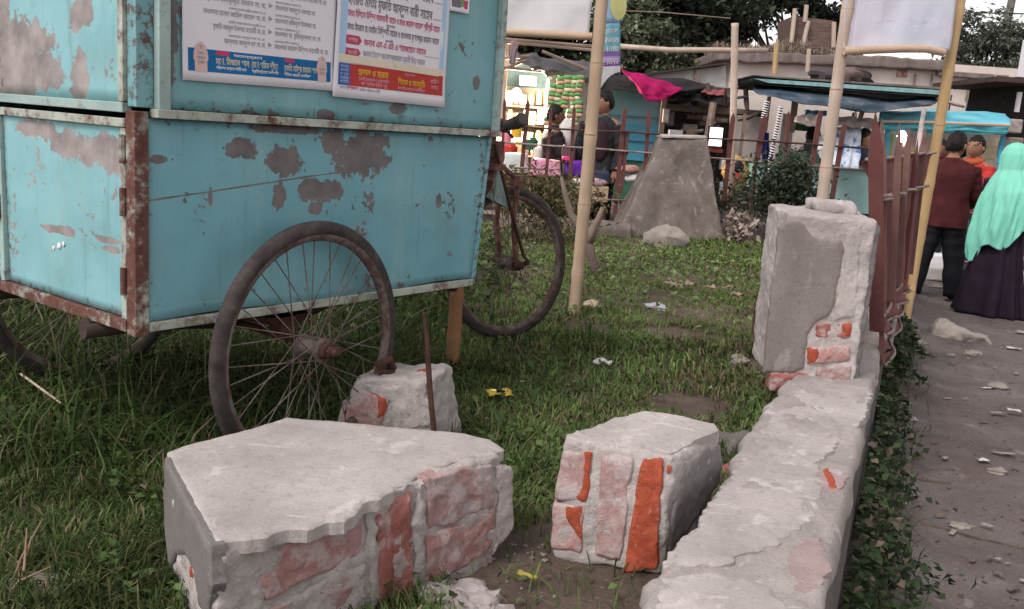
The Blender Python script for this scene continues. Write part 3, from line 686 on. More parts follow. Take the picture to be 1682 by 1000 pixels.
for k in range(13):
    y = yrow[k]; a = lt[k % 6]; b = rt[k % 6]; k6 = (13.5, 17, 20, 19, 16.5, 17.5)[k % 6]
    if k < 6:
        ls += [(a, 26.3, y, 1.75, 'R', k6), (b, 29.5, y+.1, 1.75, 'L', (20, 17, 15, 14.5, 18.5, 19)[k])]
        if k in (0, 1, 2, 4): l2.append((a, 26.2, y+1.75, .8, 'R', 12))
        l2.append((b, 29.6, y+1.75, .8, 'L', 9)); tri.append([(27.2, y+1.6), (27.2, y+.2), (28.7, y+.9)])
    elif k == 7:
        ls.append(('আল্লামা শায়খুল হাদিস সা. মা.', 30.5, y-.6, 3.0, 'L', 20)); l2 += [('প্রধান অতিথি', 30, y-2.6, 1.2, 'L', 6), ('মুহতামিম', 44, y-2.6, 1.0, 'L', 6.5), ('বিশেষ অতিথিবৃন্দ', 22, y-2.4, 1.4, 'L', 9), ('মাদ্রাসা', 16, y-.3, 1.2, 'L', 8)]
    elif k > 8: ls += [(a, 26.3, y, 1.9, 'R', 18), (b, 29.5, y, 1.9, 'L', 18)]
put(pr, pl, Wp, Hp, 'printed_lettering', INK['grey'], ls+l2, polys=tri)
put(pr, pl, Wp, Hp, 'printed_band', INK['blue'], rects=[(1.6, 2.4, 50.6, 7.9)])
dome = []
for cx in (5.4, 47.2):
    w = 1.9 if cx < 20 else 1.6
    dome.append([(cx-w, 2.3), (cx+w, 2.3), (cx+w, 4.9), (cx+w*1.2, 5.3), (cx+w*1.15, 7.0), (cx+w*.8, 8.6), (cx, 9.6), (cx-w*.8, 8.6), (cx-w*1.15, 7.0), (cx-w*1.2, 5.3), (cx-w, 4.9)])
put(pr, pl, Wp, Hp, 'printed_dome', INK['peach'], polys=dome, lift=.0020)
put(pr, pl, Wp, Hp, 'printed_lettering', INK['grey'], [('স্থান', cx, y, 1.0, 'C', w) for cx in (5.4, 47.2) for y, w in ((4.3, 2.2), (5.4, 2.6), (6.5, 1.8), (8.0, .8))], lift=.0028)
put(pr, pl, Wp, Hp, 'printed_lettering', INK['palegold'], [('মো. মিজান খান', 10, 4.5, 2.2, 'L', 11), ('(মো: শরিফ ভূঁইয়া', 21.7, 4.5, 2.2, 'L', 9), ('মুফতি সাইদুর রহমান খান', 33, 4.4, 2.2, 'L', 12.4)], lift=.0020)
put(pr, pl, Wp, Hp, 'printed_lettering', INK['white'], [('পরিচালক মাদ্রাসা কমিটি ঢাকা', 10, 3.3, 1.0, 'L', 10), ('প্রতিষ্ঠাতা সভাপতি', 21.7, 3.2, 1.0, 'L', 9.3), ('খতিব জামে মসজিদ', 33, 3.1, 1.0, 'L', 10), ('আমন্ত্রণে', 15.8, 6.7, .9, 'L', 9.5)], lift=.0020)
put(pr, pl, Wp, Hp, 'printed_tag', INK['rose'], rects=[(10.2, 6.7, 14.4, 7.8), (33.2, 6.7, 36.8, 7.8)], lift=.0020)
# right poster: large speaker names, sky-blue margins and a red band
POFF2 = -.0245
cor = [fl(563, 0, POFF2), fl(737, 0, POFF2), fl(728, 176, POFF2), fl(545, 158, POFF2)]
up = 1.72; cor[0] = V(cor[3].x+.022, 0, up); cor[1] = V(cor[2].x+.012, 0, up)
pr, pl = poster('wall_poster', cor, 'white poster with sky blue margins and a red band at its foot', POFF2)
Wp, Hp = 50, 62
put(pr, pl, Wp, Hp, 'printed_margin', INK['sky'], rects=[(1.6, 12.6, 4.2, 61), (46.4, 11.4, 48.6, 61)])
y = lambda k: 34.5-k*4.4
put(pr, pl, Wp, Hp, 'printed_lettering', INK['dark'], [('মাওঃ মুখলেছুর রহমান সাহেব', 4.6, 37.0, 3.9, 'L', 36), ('হযরত মাওঃ সাইফুল্লাহ্ সাদী সাহেব', 4.5, 31.9, 3.9, 'L', 37), ('হযরত মাওঃ মুফতি আব্দুল বারী সাহেব', 4.4, 26.8, 3.9, 'L', 37),
    ('মাওঃ ইমরান হোসাইন সিদ্দিকী সাহেব ও মাওলানা মুখলেছুর রহমান সাহেব', 4.4, 19.6, 2.6, 'L', 41), ('.......', 42, 37.2, 2, 'L', 4), ('.......', 42, 32.1, 2, 'L', 4), ('.......', 42, 27, 2, 'L', 4), ('.............', 39, 15.2, 1.6, 'L', 7), ('প্রধান বক্তা', 20.5, 22.0, 1.2, 'L', 4), ('সভাপতি', 20.5, 17.5, 1.2, 'L', 3.4)])
put(pr, pl, Wp, Hp, 'printed_lettering', INK['grey'], [('জনাব সৈয়দ আসাদুজ্জামান মুন্সী মিয়া সাহেব', 11.5, 12.5, 2.5, 'L', 28), ('বিশেষ অতিথি হিসেবে উপস্থিত থাকবেন এলাকার গন্যমান্য ব্যক্তিবর্গ', 13, 10.6, 1.1, 'L', 24), ('যোগাযোগ', 2.5, 2.5, 1.1, 'L', 2.5), ('মাহফিল পরিচালনা কমিটি', 10.5, 2.3, 1.2, 'L', 9)])
put(pr, pl, Wp, Hp, 'printed_lettering', INK['rose'], [('মাওঃ ইলিয়াস উদ্দিন আফতাবী সাহেব ও মাওঃ জামাল আহমদ শ্রীপুরী সাহেব', 4.4, 23.4, 2.6, 'L', 41), ('জনাব এম এ এম এ শাহজাহান সাহেব', 11.6, 15.7, 2.7, 'L', 28), ('শুভেচ্ছান্তে', 5, 2.6, 1.2, 'L', 5), ('মুহাম্মদ', 40, 40, 2, 'L', 4)])
put(pr, pl, Wp, Hp, 'printed_tag', INK['rose'], polys=[[(4.4, 15.5), (9.6, 15.5), (10.8, 16.8), (9.6, 18.1), (4.4, 18.1), (4.0, 16.8)], [(4.2, 12.0), (9.4, 12.0), (10.6, 13.2), (9.4, 14.4), (4.2, 14.4), (3.8, 13.2)]])
put(pr, pl, Wp, Hp, 'printed_lettering', INK['peach'], [('সভাপতিত্ব', 5, 16.2, 1.6, 'L', 4), ('প্রধান অতিথি', 5, 12.6, 1.6, 'L', 4)], lift=.0020)
put(pr, pl, Wp, Hp, 'printed_band', INK['cream'], polys=[[(1.8, 10.2), (48.6, 9.6), (48.6, 11.8), (1.8, 12.4)]])
put(pr, pl, Wp, Hp, 'printed_band', INK['red'], rects=[(6.4, 3.6, 48.6, 9.9)], lift=.0016)
put(pr, pl, Wp, Hp, 'printed_band', INK['blue2'], rects=[(1.8, 3.6, 6.4, 9.9)], lift=.0016)
put(pr, pl, Wp, Hp, 'printed_lettering', INK['gold'], [('হালাল ও হারাম', 9.8, 7.0, 2.6, 'L', 13), ('শিক্ষা ও সংস্কৃতি', 27, 5.5, 2.6, 'L', 13)], lift=.0024)
put(pr, pl, Wp, Hp, 'printed_lettering', INK['pink'], [('ইসলামী মহাসম্মেলন ও ওয়াজ মাহফিল', 10.2, 5.4, 1.4, 'L', 13), ('বাদ আসর হইতে শুরু', 11, 4.1, 1.4, 'L', 11.5), ('স্থান ময়দান', 30, 8.5, 1.1, 'L', 5), ('আপনারা সবান্ধবে আমন্ত্রিত', 27, 4.1, 1.2, 'L', 13), ('তারিখ', 42.5, 7.2, 1.7, 'L', 4), ('সময়', 43, 5.4, 1.7, 'L', 3.4)], lift=.0024)
put(pr, pl, Wp, Hp, 'printed_lettering', INK['lilac'], [(tx, 4.1, yy, 1.1, 'C', 3.4) for tx, yy in (('আয়োজনে', 8.6), ('এলাকাবাসী', 7.5), ('ও যুব', 6.4), ('সমাজ', 5.3), ('কমিটি', 4.2))], lift=.0024)
# small corner of a third poster
cor = [V(1.128, 0, 1.68), V(1.230, 0, 1.68), fl(768, 23, POFF), fl(737, 17, POFF)]
pr, pl = poster('wall_poster', cor, 'corner of a small poster showing above the teal panel beside the larger sheets', POFF)
put(pr, pl, 10, 30, 'printed_patch', INK['dark'], rects=[(.8, 1.6, 5.5, 4.5)]); put(pr, pl, 10, 30, 'printed_patch', INK['green'], rects=[(5.5, 2.2, 7.5, 6)]); put(pr, pl, 10, 30, 'printed_patch', INK['rose'], rects=[(7.5, 1.6, 9.2, 4.6)])

# ------------------------------------------------------------------ broken masonry
def rounded_block(mb, bot, top, n=(24, 18, 14), rad=.018, amp=.006, sc=9, seed=1, chip=.0, skip=()):
    """lumpy block with worn edges between two quads (bl br tr tl as seen from above)"""
    bot = [Vector(p) for p in bot]; top = [Vector(p) for p in top]
    dims = ((bot[1]-bot[0]).length, (bot[3]-bot[0]).length, (top[0]-bot[0]).length)
    def mapp(p):
        u, v, w = p.x/dims[0], p.y/dims[1], p.z/dims[2]
        B = (bot[0]*(1-u)+bot[1]*u)*(1-v)+(bot[3]*(1-u)+bot[2]*u)*v
        T = (top[0]*(1-u)+top[1]*u)*(1-v)+(top[3]*(1-u)+top[2]*u)*v
        return B*(1-w)+T*w
    def fin(u, v, w):
        p = V(u*dims[0], v*dims[1], w*dims[2]); g0 = mapp(p)
        rr = rad*(1+.9*nz(g0, 7, seed+2)) + chip*max(0, nz(g0, 11, seed+5))
        rr = min(rr, min(dims)*.45)
        q = V(*[min(max(p[i], rr), dims[i]-rr) for i in range(3)])
        d = p-q
        if d.length > 1e-7: p = q + d.normalized()*rr
        g = mapp(p)
        return g + V(fbm(g, sc, seed, 5), fbm(g, sc, seed+9, 5), fbm(g, sc, seed+17, 5))*amp
    nu, nv, nw = n
    for f, fn, a, b in (('w0', lambda u, v: fin(u, v, 0), nu, nv), ('w1', lambda u, v: fin(u, v, 1), nu, nv), ('v0', lambda u, w: fin(u, 0, w), nu, nw),
                        ('v1', lambda u, w: fin(u, 1, w), nu, nw), ('u0', lambda v, w: fin(0, v, w), nv, nw), ('u1', lambda v, w: fin(1, v, w), nv, nw)):
        if f not in skip: mb.grid(fn, a, b)
    return mb
def resample(poly, step, closed=True):
    out = []; n = len(poly)
    for i in range(n if closed else n-1):
        a, b = poly[i], poly[(i+1) % n]; k = max(1, int((b-a).length/step))
        out += [a.lerp(b, j/k) for j in range(k)]
    if not closed: out.append(poly[-1])
    return out
def patch(name, mat, parent, poly, nrm, th, step=.006, jit=.004, seed=0, rough=.003, straight=(), fill=.011):
    """a layer (plaster, brick face) with a ragged outline and real relief lying on a plane: poly world points, nrm outward, th thickness"""
    step = min(step, .006) if len(poly) else step
    nrm = Vector(nrm).normalized(); base_ = [Vector(p) for p in poly]; poly, jt = [], []
    for i_, a_ in enumerate(base_):
        b_ = base_[(i_+1) % len(base_)]; k_ = max(1, int((b_-a_).length/step)); poly += [a_.lerp(b_, j_/k_) for j_ in range(k_)]; jt += [jit*(.18 if i_ in straight else 1)]*k_
    c = sum(poly, Vector())/len(poly); ex = nrm.orthogonal().normalized(); ey = nrm.cross(ex)
    out = []
    n = len(poly); area = sum((poly[i]-c).cross(poly[(i+1) % n]-c).dot(nrm) for i in range(n)); sgn = 1 if area > 0 else -1
    for i, p in enumerate(poly):
        t_ = poly[(i+1) % n]-poly[i-1]; o_ = t_.cross(nrm).normalized()
        q = p + o_*jt[i]*(1.6*fbm(p, 12, seed, 3)+1.2*nz(p, 42, seed+4)+.35*nz(p, 90, seed+8))
        out.append(Vector(((q-c).dot(ex), (q-c).dot(ey))))
    xs_ = [p.x for p in out]; ys_ = [p.y for p in out]; rs = random.Random(seed); pin = []
    edge = np.array([(p.x, p.y) for p in out]); ring = []
    for dd in (.0035, .009):
        for i in range(0, n, 1 if dd < .005 else 2):
            t_ = out[(i+1) % n]-out[i-1]; q = out[i]+Vector((-t_.y, t_.x)).normalized()*dd*sgn
            if float(np.sqrt(((edge-np.array((q.x, q.y)))**2).sum(1)).min()) > dd*.8: ring.append(q)
    x_ = min(xs_)
    while x_ < max(xs_):
        y_ = min(ys_)
        while y_ < max(ys_):
            q_ = Vector((x_+rs.uniform(-.35, .35)*fill, y_+rs.uniform(-.35, .35)*fill)); y_ += fill
            if float(np.sqrt(((edge-np.array((q_.x, q_.y)))**2).sum(1)).min()) > .012: pin.append(q_)
        x_ += fill
    pv_, _, fv, ov, _, _ = mgeo.delaunay_2d_cdt(out+ring+pin, [], [list(range(n))], 1, 1e-5)
    vs = []
    for k, p in enumerate(pv_):
        d_ = float(np.sqrt(((edge-np.array((p.x, p.y)))**2).sum(1)).min()); w = c+ex*p.x+ey*p.y
        f_ = min(1, d_/.009); h_ = th*(.45+.55*f_**.6) + rough*(fbm(w, 16, seed+3, 3)+.7*nz(w, 55, seed+5)+.5*nz(w, 120, seed+6))*(.4+.6*f_)
        vs.append(w+nrm*h_)
    mb = MB(); mb.add(vs, [tuple(f) for f in fv]); k0 = len(vs)
    on = {}
    for k, o_ in enumerate(ov):
        for q in o_:
            if q < n: on[q] = k
    rim = [on[q] for q in range(n) if q in on]; m_ = len(rim)
    mb.add([vs[q]-nrm*(th+.014) for q in rim], [])
    mb.f += [(rim[i], rim[(i+1) % m_], k0+(i+1) % m_, k0+i) for i in range(m_)]; mb.mi += [0]*m_
    return mb.build(name, mat, parent, smooth=True)
def brick(mat, parent, quad, nrm, proud, depth=.07, seed=0, n=(12, 8, 4), name='brick', amp=.003, chip=.01):
    """one brick: quad = its visible face (bl br tr tl, world points)"""
    nrm = Vector(nrm).normalized(); f = [Vector(p)+nrm*proud for p in quad]; b = [p-nrm*depth for p in f]
    mb = MB(); rounded_block(mb, b, f, n, .006, amp, 20, seed, chip)
    return mb.build(name, mat, parent, smooth='all', weld=True)

# --- the low wall: a run of brick and mortar with a worn plaster top
WD_ = V(.39, .921, 0).normalized(); WN = V(WD_.y, -WD_.x, 0)     # along the wall, and out towards the road
WT = .20
def wall_at(s, side, z): return V(wall_x(0)+WD_.x*s, WD_.y*s, 0)+WN*side+V(0, 0, z)
wall = empty('low_brick_wall', wall_at(3, 0, ROAD_Z), 0, 'low broken brick wall with worn grey plaster top beside the dirt road', 'wall')
def wl(name, mb, mat, **k): return mb.build(name, mat, wall, **k)
WI = Matrix.Translation(-wall.location)
mb = MB(); S0, S1, NS = .9, 11.2, 330
prof_n = 44
left_edge = lambda s: -.165 + (.030*fbm((s, 3, 0), 2.2, 1, 4) + .022*fbm((s, 5, 0), 11, 4, 3)) + (.05 if s < 1.75 else 0)*0
def wtop(s, q):
    a, b = left_edge(s), .138+.008*fbm((s, 9, 0), 3, 2, 3)
    x_ = a+(b-a)*q; p = (s, x_, 0)
    z_ = WT + .008*fbm(p, 4, 6, 4) + .0065*fbm(p, 26, 7, 4) - .05*max(0, fbm((s, 20, 0), 2.4, 11, 3))*max(0, (q-.55)/.45)
    e = min(q, 1-q)
    z_ -= .018*max(0, 1-e/.06)**2
    return wall_at(s, x_, z_)
sv = []
ss = [S0+(S1-S0)*(i/NS)**1.7 for i in range(NS+1)]
for s in ss:
    row = []
    for z_ in (-.50, -.25, -.10, .02, .10, .15):
        row.append(wall_at(s, left_edge(s)-.012*fbm((s, z_, 4), 8, 3, 3)*(1 if z_ > 0 else 2), z_))
    for k in range(prof_n+1): row.append(wtop(s, k/prof_n))
    for z_ in (.15, .08, 0, -.1, -.2, -.3, -.5):
        row.append(wall_at(s, .138+.006+.010*fbm((s, z_, 8), 5, 5, 4), z_))
    sv.append(row)
m_ = len(sv[0]); vs = [p-wall.location for r_ in sv for p in r_]
mb = MB()
for i in range(NS):
    for j in range(m_-1):
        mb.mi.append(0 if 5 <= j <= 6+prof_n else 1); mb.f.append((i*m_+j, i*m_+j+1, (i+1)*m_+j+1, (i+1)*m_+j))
mb.v = [tuple(p) for p in vs]
mb.f += [tuple(range(m_))]; mb.mi.append(1); mb.f += [tuple(NS*m_+j for j in range(m_))]; mb.mi.append(1)
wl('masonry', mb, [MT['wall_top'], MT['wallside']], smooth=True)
def wpatch(name, mat, poly, th, seed, **k):
    p = [at(x, y, z=WT-.004) for x, y in poly]
    o = patch(name, mat, None, p, (0, 0, 1), th*.6, seed=seed, rough=.002, fill=.014, **k); o.location = -wall.location; o.parent = wall; return o
wpatch('plaster_layer', MT['plaster_top'], [(1276, 676), (1330, 668), (1368, 690), (1382, 722), (1340, 760), (1352, 812), (1322, 870), (1250, 905), (1180, 930), (1092, 935), (1140, 868), (1190, 800), (1236, 735)], .014, 3, jit=.010)
wpatch('plaster_layer', MT['plaster_top'], [(1092, 955), (1170, 945), (1250, 960), (1300, 1010), (1280, 1080), (1090, 1080), (1075, 1010)], .016, 5, jit=.010)
wpatch('plaster_layer', MT['mortar'], [(1300, 650), (1360, 642), (1432, 640), (1418, 690), (1396, 720), (1350, 682)], .008, 7, jit=.008)
wpatch('brick', MT['mortar_pink'], [(1338, 778), (1362, 764), (1392, 780), (1378, 812), (1352, 806)], .004, 9, jit=.006)
wpatch('brick', MT['mortar_pink'], [(1300, 905), (1345, 880), (1362, 930), (1330, 985), (1290, 960)], .006, 10, jit=.006)
wpatch('brick', MT['brick_orange'], [(1352, 774), (1360, 770), (1374, 800), (1366, 806)], .0075, 12, jit=.003, step=.006)

# --- the big broken block in front
big = empty('broken_wall_block', at(560, 900, z=0), 0, 'largest broken masonry block, with smooth grey plaster on top and pink brick ends', 'masonry block', 'broken pieces of brick wall')
ZBK = .285
Bp, Ap, Kp, Rp = at(352, 893, z=ZBK), at(276, 748, z=ZBK), at(470, 694, z=ZBK), at(826, 742, z=ZBK)
R2 = at(844, 775, z=ZBK-.02)
def dn(p, z=-.03): return V(p.x, p.y, z)
fn_ = (Rp-Bp); FNm = V(fn_.y, -fn_.x, 0).normalized()
core = MB(); off = V(0, 0, -.009)
mid = Bp.lerp(Rp, .5)
rounded_block(core, [dn(Bp), dn(Rp+FNm*.005), dn(Kp.lerp(Rp, .35)), dn(Ap)], [Bp+off, Rp+off, Kp.lerp(Rp, .35)+off, Ap+off], (110, 60, 44), .014, .011, 16, 3, .03)
o = core.build('mortar_core', MT['mortar'], big, smooth='all', weld=True); o.location = -big.location
core = MB(); rounded_block(core, [dn(Ap), dn(Kp.lerp(Rp, .3)), dn(Kp.lerp(Rp, .3)+V(.05, .02, 0)), dn(Kp)], [Ap+off, Kp.lerp(Rp, .3)+off, Kp.lerp(Rp, .32)+off+V(0, .004, 0), Kp+off], (20, 10, 12), .02, .006, 9, 5)
o = core.build('mortar_core', MT['plaster_side'], big, smooth='all', weld=True); o.location = -big.location
def bg_(o): o.parent = big; o.location = -big.location; return o
def bp_top(l, z=ZBK-.012): return [at(x, y, z=z) for x, y in l]
cap = [(352, 897), (282, 765), (274, 748), (300, 738), (400, 712), (470, 691), (560, 698), (660, 708), (760, 716), (806, 727), (826, 742), (812, 752), (770, 757), (738, 766), (700, 778), (668, 796), (650, 806), (628, 824), (604, 829), (590, 845), (566, 862), (540, 862), (505, 876), (470, 876), (440, 888), (400, 893)]
bg_(patch('plaster_cap', MT['plaster_top'], None, bp_top(cap), (0, 0, 1), .011, .006, .0045, 2, .0012, straight=(0, 1, 2, 3, 4, 5, 6, 7, 8), fill=.02))
# smooth left-face plaster, shade painted into its darker grey, broken away low down
LN = V((Ap-Bp).y, -(Ap-Bp).x, 0).normalized()
if LN.dot(CAM-Bp) < 0: LN = -LN
def bl_(l, o_=0): return [on_plane(x, y, Bp+LN*o_, LN) for x, y in l]
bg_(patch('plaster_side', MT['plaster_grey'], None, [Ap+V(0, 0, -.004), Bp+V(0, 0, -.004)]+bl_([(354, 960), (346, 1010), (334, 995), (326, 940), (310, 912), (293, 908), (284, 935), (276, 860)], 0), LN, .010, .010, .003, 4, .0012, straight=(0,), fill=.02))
bg_(patch('brick', MT['brick_orange'], None, bl_([(312, 930), (322, 934), (323, 948), (314, 946)], 0), LN, .003, .006, .002, 4))
# brick end
def bf(l): return [on_plane(x, y, Bp, FNm) for x, y in l]
for i, (q, mt, pd) in enumerate((([(432, 990), (598, 908), (592, 838), (418, 912)], 'brick_pink', .0045), ([(622, 1010), (676, 985), (676, 803), (616, 836)], 'brick_red', .005),
        ([(700, 872), (812, 832), (806, 758), (698, 786)], 'brick_dusty', .0055), ([(698, 962), (806, 902), (812, 838), (698, 878)], 'brick_pink', .007),
        ([(440, 1085), (600, 1000), (600, 925), (436, 1000)], 'brick_dusty', .004), ([(706, 1050), (800, 990), (804, 912), (700, 972)], 'brick_dusty', .0))):
    bg_(brick(MT[mt], None, bf(q), FNm, pd, .06, 20+i, (44, 26, 4), amp=.006, chip=.016))
for l, th, sd, mt in (([(352, 900), (410, 905), (428, 925), (430, 990), (420, 1060), (360, 1040), (352, 960)], .006, 31, 'mortar'), ([(600, 835), (614, 832), (617, 905), (622, 1000), (606, 1010), (600, 930)], .008, 32, 'mortar'),
        ([(681, 800), (696, 788), (697, 870), (696, 985), (680, 990), (678, 900)], .008, 33, 'mortar'), ([(814, 765), (838, 765), (843, 800), (838, 870), (806, 915), (806, 895), (816, 840)], .007, 34, 'mortar'),
        ([(415, 905), (470, 882), (540, 866), (590, 850), (592, 836), (520, 846), (420, 890)], .006, 35, 'mortar_pink'), ([(440, 1000), (530, 955), (596, 928), (600, 1010), (560, 1080), (450, 1080)], .006, 36, 'mortar'), ([(642, 902), (668, 893), (674, 930), (655, 950), (638, 930)], .007, 37, 'mortar_pink')):
    bg_(patch('mortar_joint', MT[mt], None, bf(l), FNm, th, .009, .007, sd, .006))

# --- second block leaning on the wall, with bright orange bricks
b2 = empty('broken_wall_block', at(990, 930, z=0), 0, 'broken masonry block with bright orange brick stripes leaning against the low wall', 'masonry block', 'broken pieces of brick wall')
c0, c1 = at(903, 917, z=-.005), at(1082, 945, z=-.005)
f2 = (c1-c0); N2 = V(f2.y, -f2.x, 0).normalized()
t0, t1 = on_plane(926, 716, c0, N2), on_plane(1112, 752, c0, N2)
zt = (t0.z+t1.z)/2; t0, t1 = on_plane(926, 718, c0+N2*-.03, N2), on_plane(1108, 752, c0+N2*-.03, N2)
t2, t3 = at(1184, 708, z=t1.z), at(1030, 682, z=t0.z+.01)
e2, e3 = V(t2.x+.0, t2.y+.0, -.02)-V(.0, .0, 0), V(t3.x-.02, t3.y+.02, -.02)
mb = MB(); rounded_block(mb, [c0, c1, e2, e3], [t0, t1, t2, t3], (64, 56, 56), .010, .008, 17, 8, .03)
def in2(o): o.parent = b2; o.location = -b2.location; return o
in2(mb.build('mortar_core', MT['mortar'], None, smooth='all', weld=True))
tn2 = (t1-t0).cross(t3-t0).normalized(); tn2 = tn2 if tn2.z > 0 else -tn2
def b2t(l): return [on_plane(x, y, (t0+t1+t2+t3)/4, tn2) for x, y in l]
in2(patch('plaster_cap', MT['plaster_top'], None, b2t([(930, 716), (985, 700), (1010, 688), (1035, 683), (1060, 676), (1110, 683), (1172, 698), (1180, 708), (1150, 722), (1122, 736), (1100, 746), (1040, 738), (980, 728)]), tn2, .006, .006, .003, 12, .0012, fill=.02))
fr = (t0-c0).normalized(); NF = (c1-c0).cross(t0-c0).normalized(); NF = NF if NF.dot(CAM-c0) > 0 else -NF
def b2f(l): return [on_plane(x, y, c0, NF) for x, y in l]
in2(brick(MT['brick_orange'], None, b2f([(1022, 938), (1080, 934), (1090, 752), (1052, 752)]), NF, .010, .06, 41, (22, 50, 4), amp=.006, chip=.02))
in2(brick(MT['brick_dusty'], None, b2f([(910, 820), (962, 824), (970, 744), (924, 738)]), NF, .004, .06, 42, (14, 16, 4), amp=.004))
in2(brick(MT['brick_pink'], None, b2f([(903, 902), (954, 908), (962, 830), (908, 826)]), NF, .004, .06, 43, (14, 16, 4), amp=.004))
in2(brick(MT['brick_dusty'], None, b2f([(976, 912), (1020, 922), (1042, 752), (986, 745)]), NF, .005, .06, 44, (14, 24, 4), amp=.005))
for l, sd in (([(962, 744), (972, 744), (968, 800), (960, 822), (938, 818), (956, 800)], 51), ([(930, 832), (960, 828), (958, 870), (954, 884), (936, 868), (926, 850)], 52), ([(984, 784), (997, 782), (998, 800), (986, 802)], 53), ([(1098, 766), (1104, 766), (1101, 776), (1095, 775)], 54)):
    in2(patch('brick', MT['brick_orange'], None, b2f(l), NF, .0075, .006, .004, sd))
RS = (t1-c1).cross(e2-c1).normalized(); RS = RS if RS.x > 0 else -RS
def b2s(l): return [on_plane(x, y, c1, RS) for x, y in l]
in2(patch('plaster_side', MT['plaster_side'], None, b2s([(1122, 775), (1150, 742), (1182, 728), (1184, 760), (1180, 792), (1150, 838), (1112, 892), (1098, 905), (1102, 850)]), RS, .006, .010, .004, 14))

# --- third block behind, with a rusty rod standing from it
b3 = empty('broken_wall_block', at(650, 745, z=0), 0, 'smallest broken masonry block, with a rusty rod, standing next to the spoked wheel', 'masonry block', 'broken pieces of brick wall')
def in3(o): o.parent = b3; o.location = -b3.location; return o
c0, c1 = at(536, 750, z=-.02), at(708, 765, z=-.02)
g0, g1 = V(c0.x+.03, c0.y+.01, 0), V(c1.x+.0, c1.y, 0)
Nq = V((c1-c0).y, -(c1-c0).x, 0).normalized()
t0, t1 = on_plane(580, 624, c0, Nq), on_plane(716, 622, c0, Nq)
d_ = -Nq*.22; e2, e3 = c1+d_+V(.09, 0, 0), c0+d_+V(.05, 0, 0); t2, t3 = t1+d_+V(.02, 0, .0), t0+d_+V(.03, 0, 0)
mb = MB(); rounded_block(mb, [c0, c1, e2, e3], [t0, t1, t2, t3], (56, 36, 44), .012, .010, 16, 14, .03)
in3(mb.build('mortar_core', MT['mortar'], None, smooth='all', weld=True))
def b3f(l): return [on_plane(x, y, c0, Nq) for x, y in l]
in3(patch('brick', MT['brick_pink'], None, b3f([(572, 660), (600, 642), (636, 648), (640, 672), (620, 700), (590, 704), (570, 690)]), Nq, .007, .008, .006, 62))
in3(patch('brick', MT['brick_orange'], None, b3f([(618, 646), (634, 652), (636, 672), (622, 690), (610, 694), (622, 672)]), Nq, .010, .006, .004, 63))
in3(patch('mortar_joint', MT['mortar'], None, b3f([(600, 632), (700, 630), (704, 700), (650, 708), (640, 660), (606, 640)]), Nq, .007, .009, .008, 64, .006))
in3(patch('mortar_joint', MT['mortar_pink'], None, b3f([(556, 690), (562, 660), (574, 650), (568, 680), (570, 704), (558, 712)]), Nq, .008, .009, .006, 66, .006))
tp = (t0+t1+t2+t3)/4; tn3 = V(0, 0, 1)
in3(patch('brick', MT['brick_orange'], None, [on_plane(x, y, tp, tn3) for x, y in [(682, 611), (705, 606), (732, 606), (726, 614), (694, 616)]], tn3, .010, .008, .003, 65))
mb = MB(); mb.tube([at(696, 513, Y=c1.y-.02), at(701, 550, Y=c1.y-.02), at(703, 590, Y=c1.y-.022), at(707, 650, Y=c1.y-.03), at(713, 712, Y=c1.y-.035)], [.006, .0075, .0085, .009, .009], 8)
in3(mb.build('rusty_rod', MT['rust_dark'], None, smooth=True))

# --- the pillar on the wall
pil = empty('brick_pillar', at(1320, 620, z=WT), 0, 'grey plastered brick pillar with broken foot standing on the low wall', 'pillar')
def inp(o): o.parent = pil; o.location = -pil.location; return o
a0, a1 = at(1262, 616, z=WT-.01), at(1404, 628, z=WT-.01)
fx = (a1-a0); NP = V(fx.y, -fx.x, 0).normalized(); fxu = fx.normalized(); dep = .37
PH = on_plane(1285, 350, a0, NP).z
p0, p1 = V(a0.x, a0.y, WT-.02), V(a1.x, a1.y, WT-.02)
sh = fxu*.012
mb = MB(); rounded_block(mb, [p0, p1, p1-NP*dep, p0-NP*dep], [V(p0.x, p0.y, PH)+sh*0, V(p1.x, p1.y, PH)+fxu*-.0, V(p1.x, p1.y, PH+.02)-NP*dep, V(p0.x, p0.y, PH+.01)-NP*dep], (54, 54, 100), .012, .007, 16, 16, .03)
inp(mb.build('mortar_core', MT['mortar'], None, smooth='all', weld=True))
def pf_(l, o_=0): return [on_plane(x, y, a0+NP*o_, NP) for x, y in l]
MT['plaster_panel'] = plaster('plaster_panel', (.145, .124, .116), (.245, .215, .203), (.42, .385, .37), .35, .5, (1, 1, .35), (.10, .086, .08))
inp(patch('plaster_face', MT['plaster_panel'], None, pf_([(1254, 611), (1262, 520), (1272, 440), (1279, 374), (1292, 364), (1312, 362), (1322, 368), (1328, 382), (1342, 394), (1382, 396), (1384, 412), (1380, 440), (1374, 470), (1368, 500), (1362, 518), (1336, 530), (1326, 548), (1322, 580), (1320, 604), (1300, 611)]), NP, .009, .006, .003, 71, .001, fill=.02))
inp(patch('plaster_face', MT['plaster_top'], None, pf_([(1390, 376), (1414, 372), (1410, 440), (1404, 520), (1370, 526), (1372, 500), (1380, 480), (1388, 430)]), NP, .006, .006, .004, 72))
for i, (q, mt, pd) in enumerate((([(1338, 556), (1398, 556), (1400, 530), (1340, 532)], 'brick_red', .002), ([(1324, 598), (1396, 594), (1398, 568), (1326, 570)], 'brick_pink', .007), ([(1338, 628), (1396, 628), (1398, 602), (1338, 604)], 'brick_dusty', .006), ([(1262, 640), (1322, 638), (1326, 612), (1264, 612)], 'brick_red', .014))):
    inp(brick(MT[mt], None, pf_(q), NP, pd, .08, 80+i, (30, 14, 4), amp=.008, chip=.022))
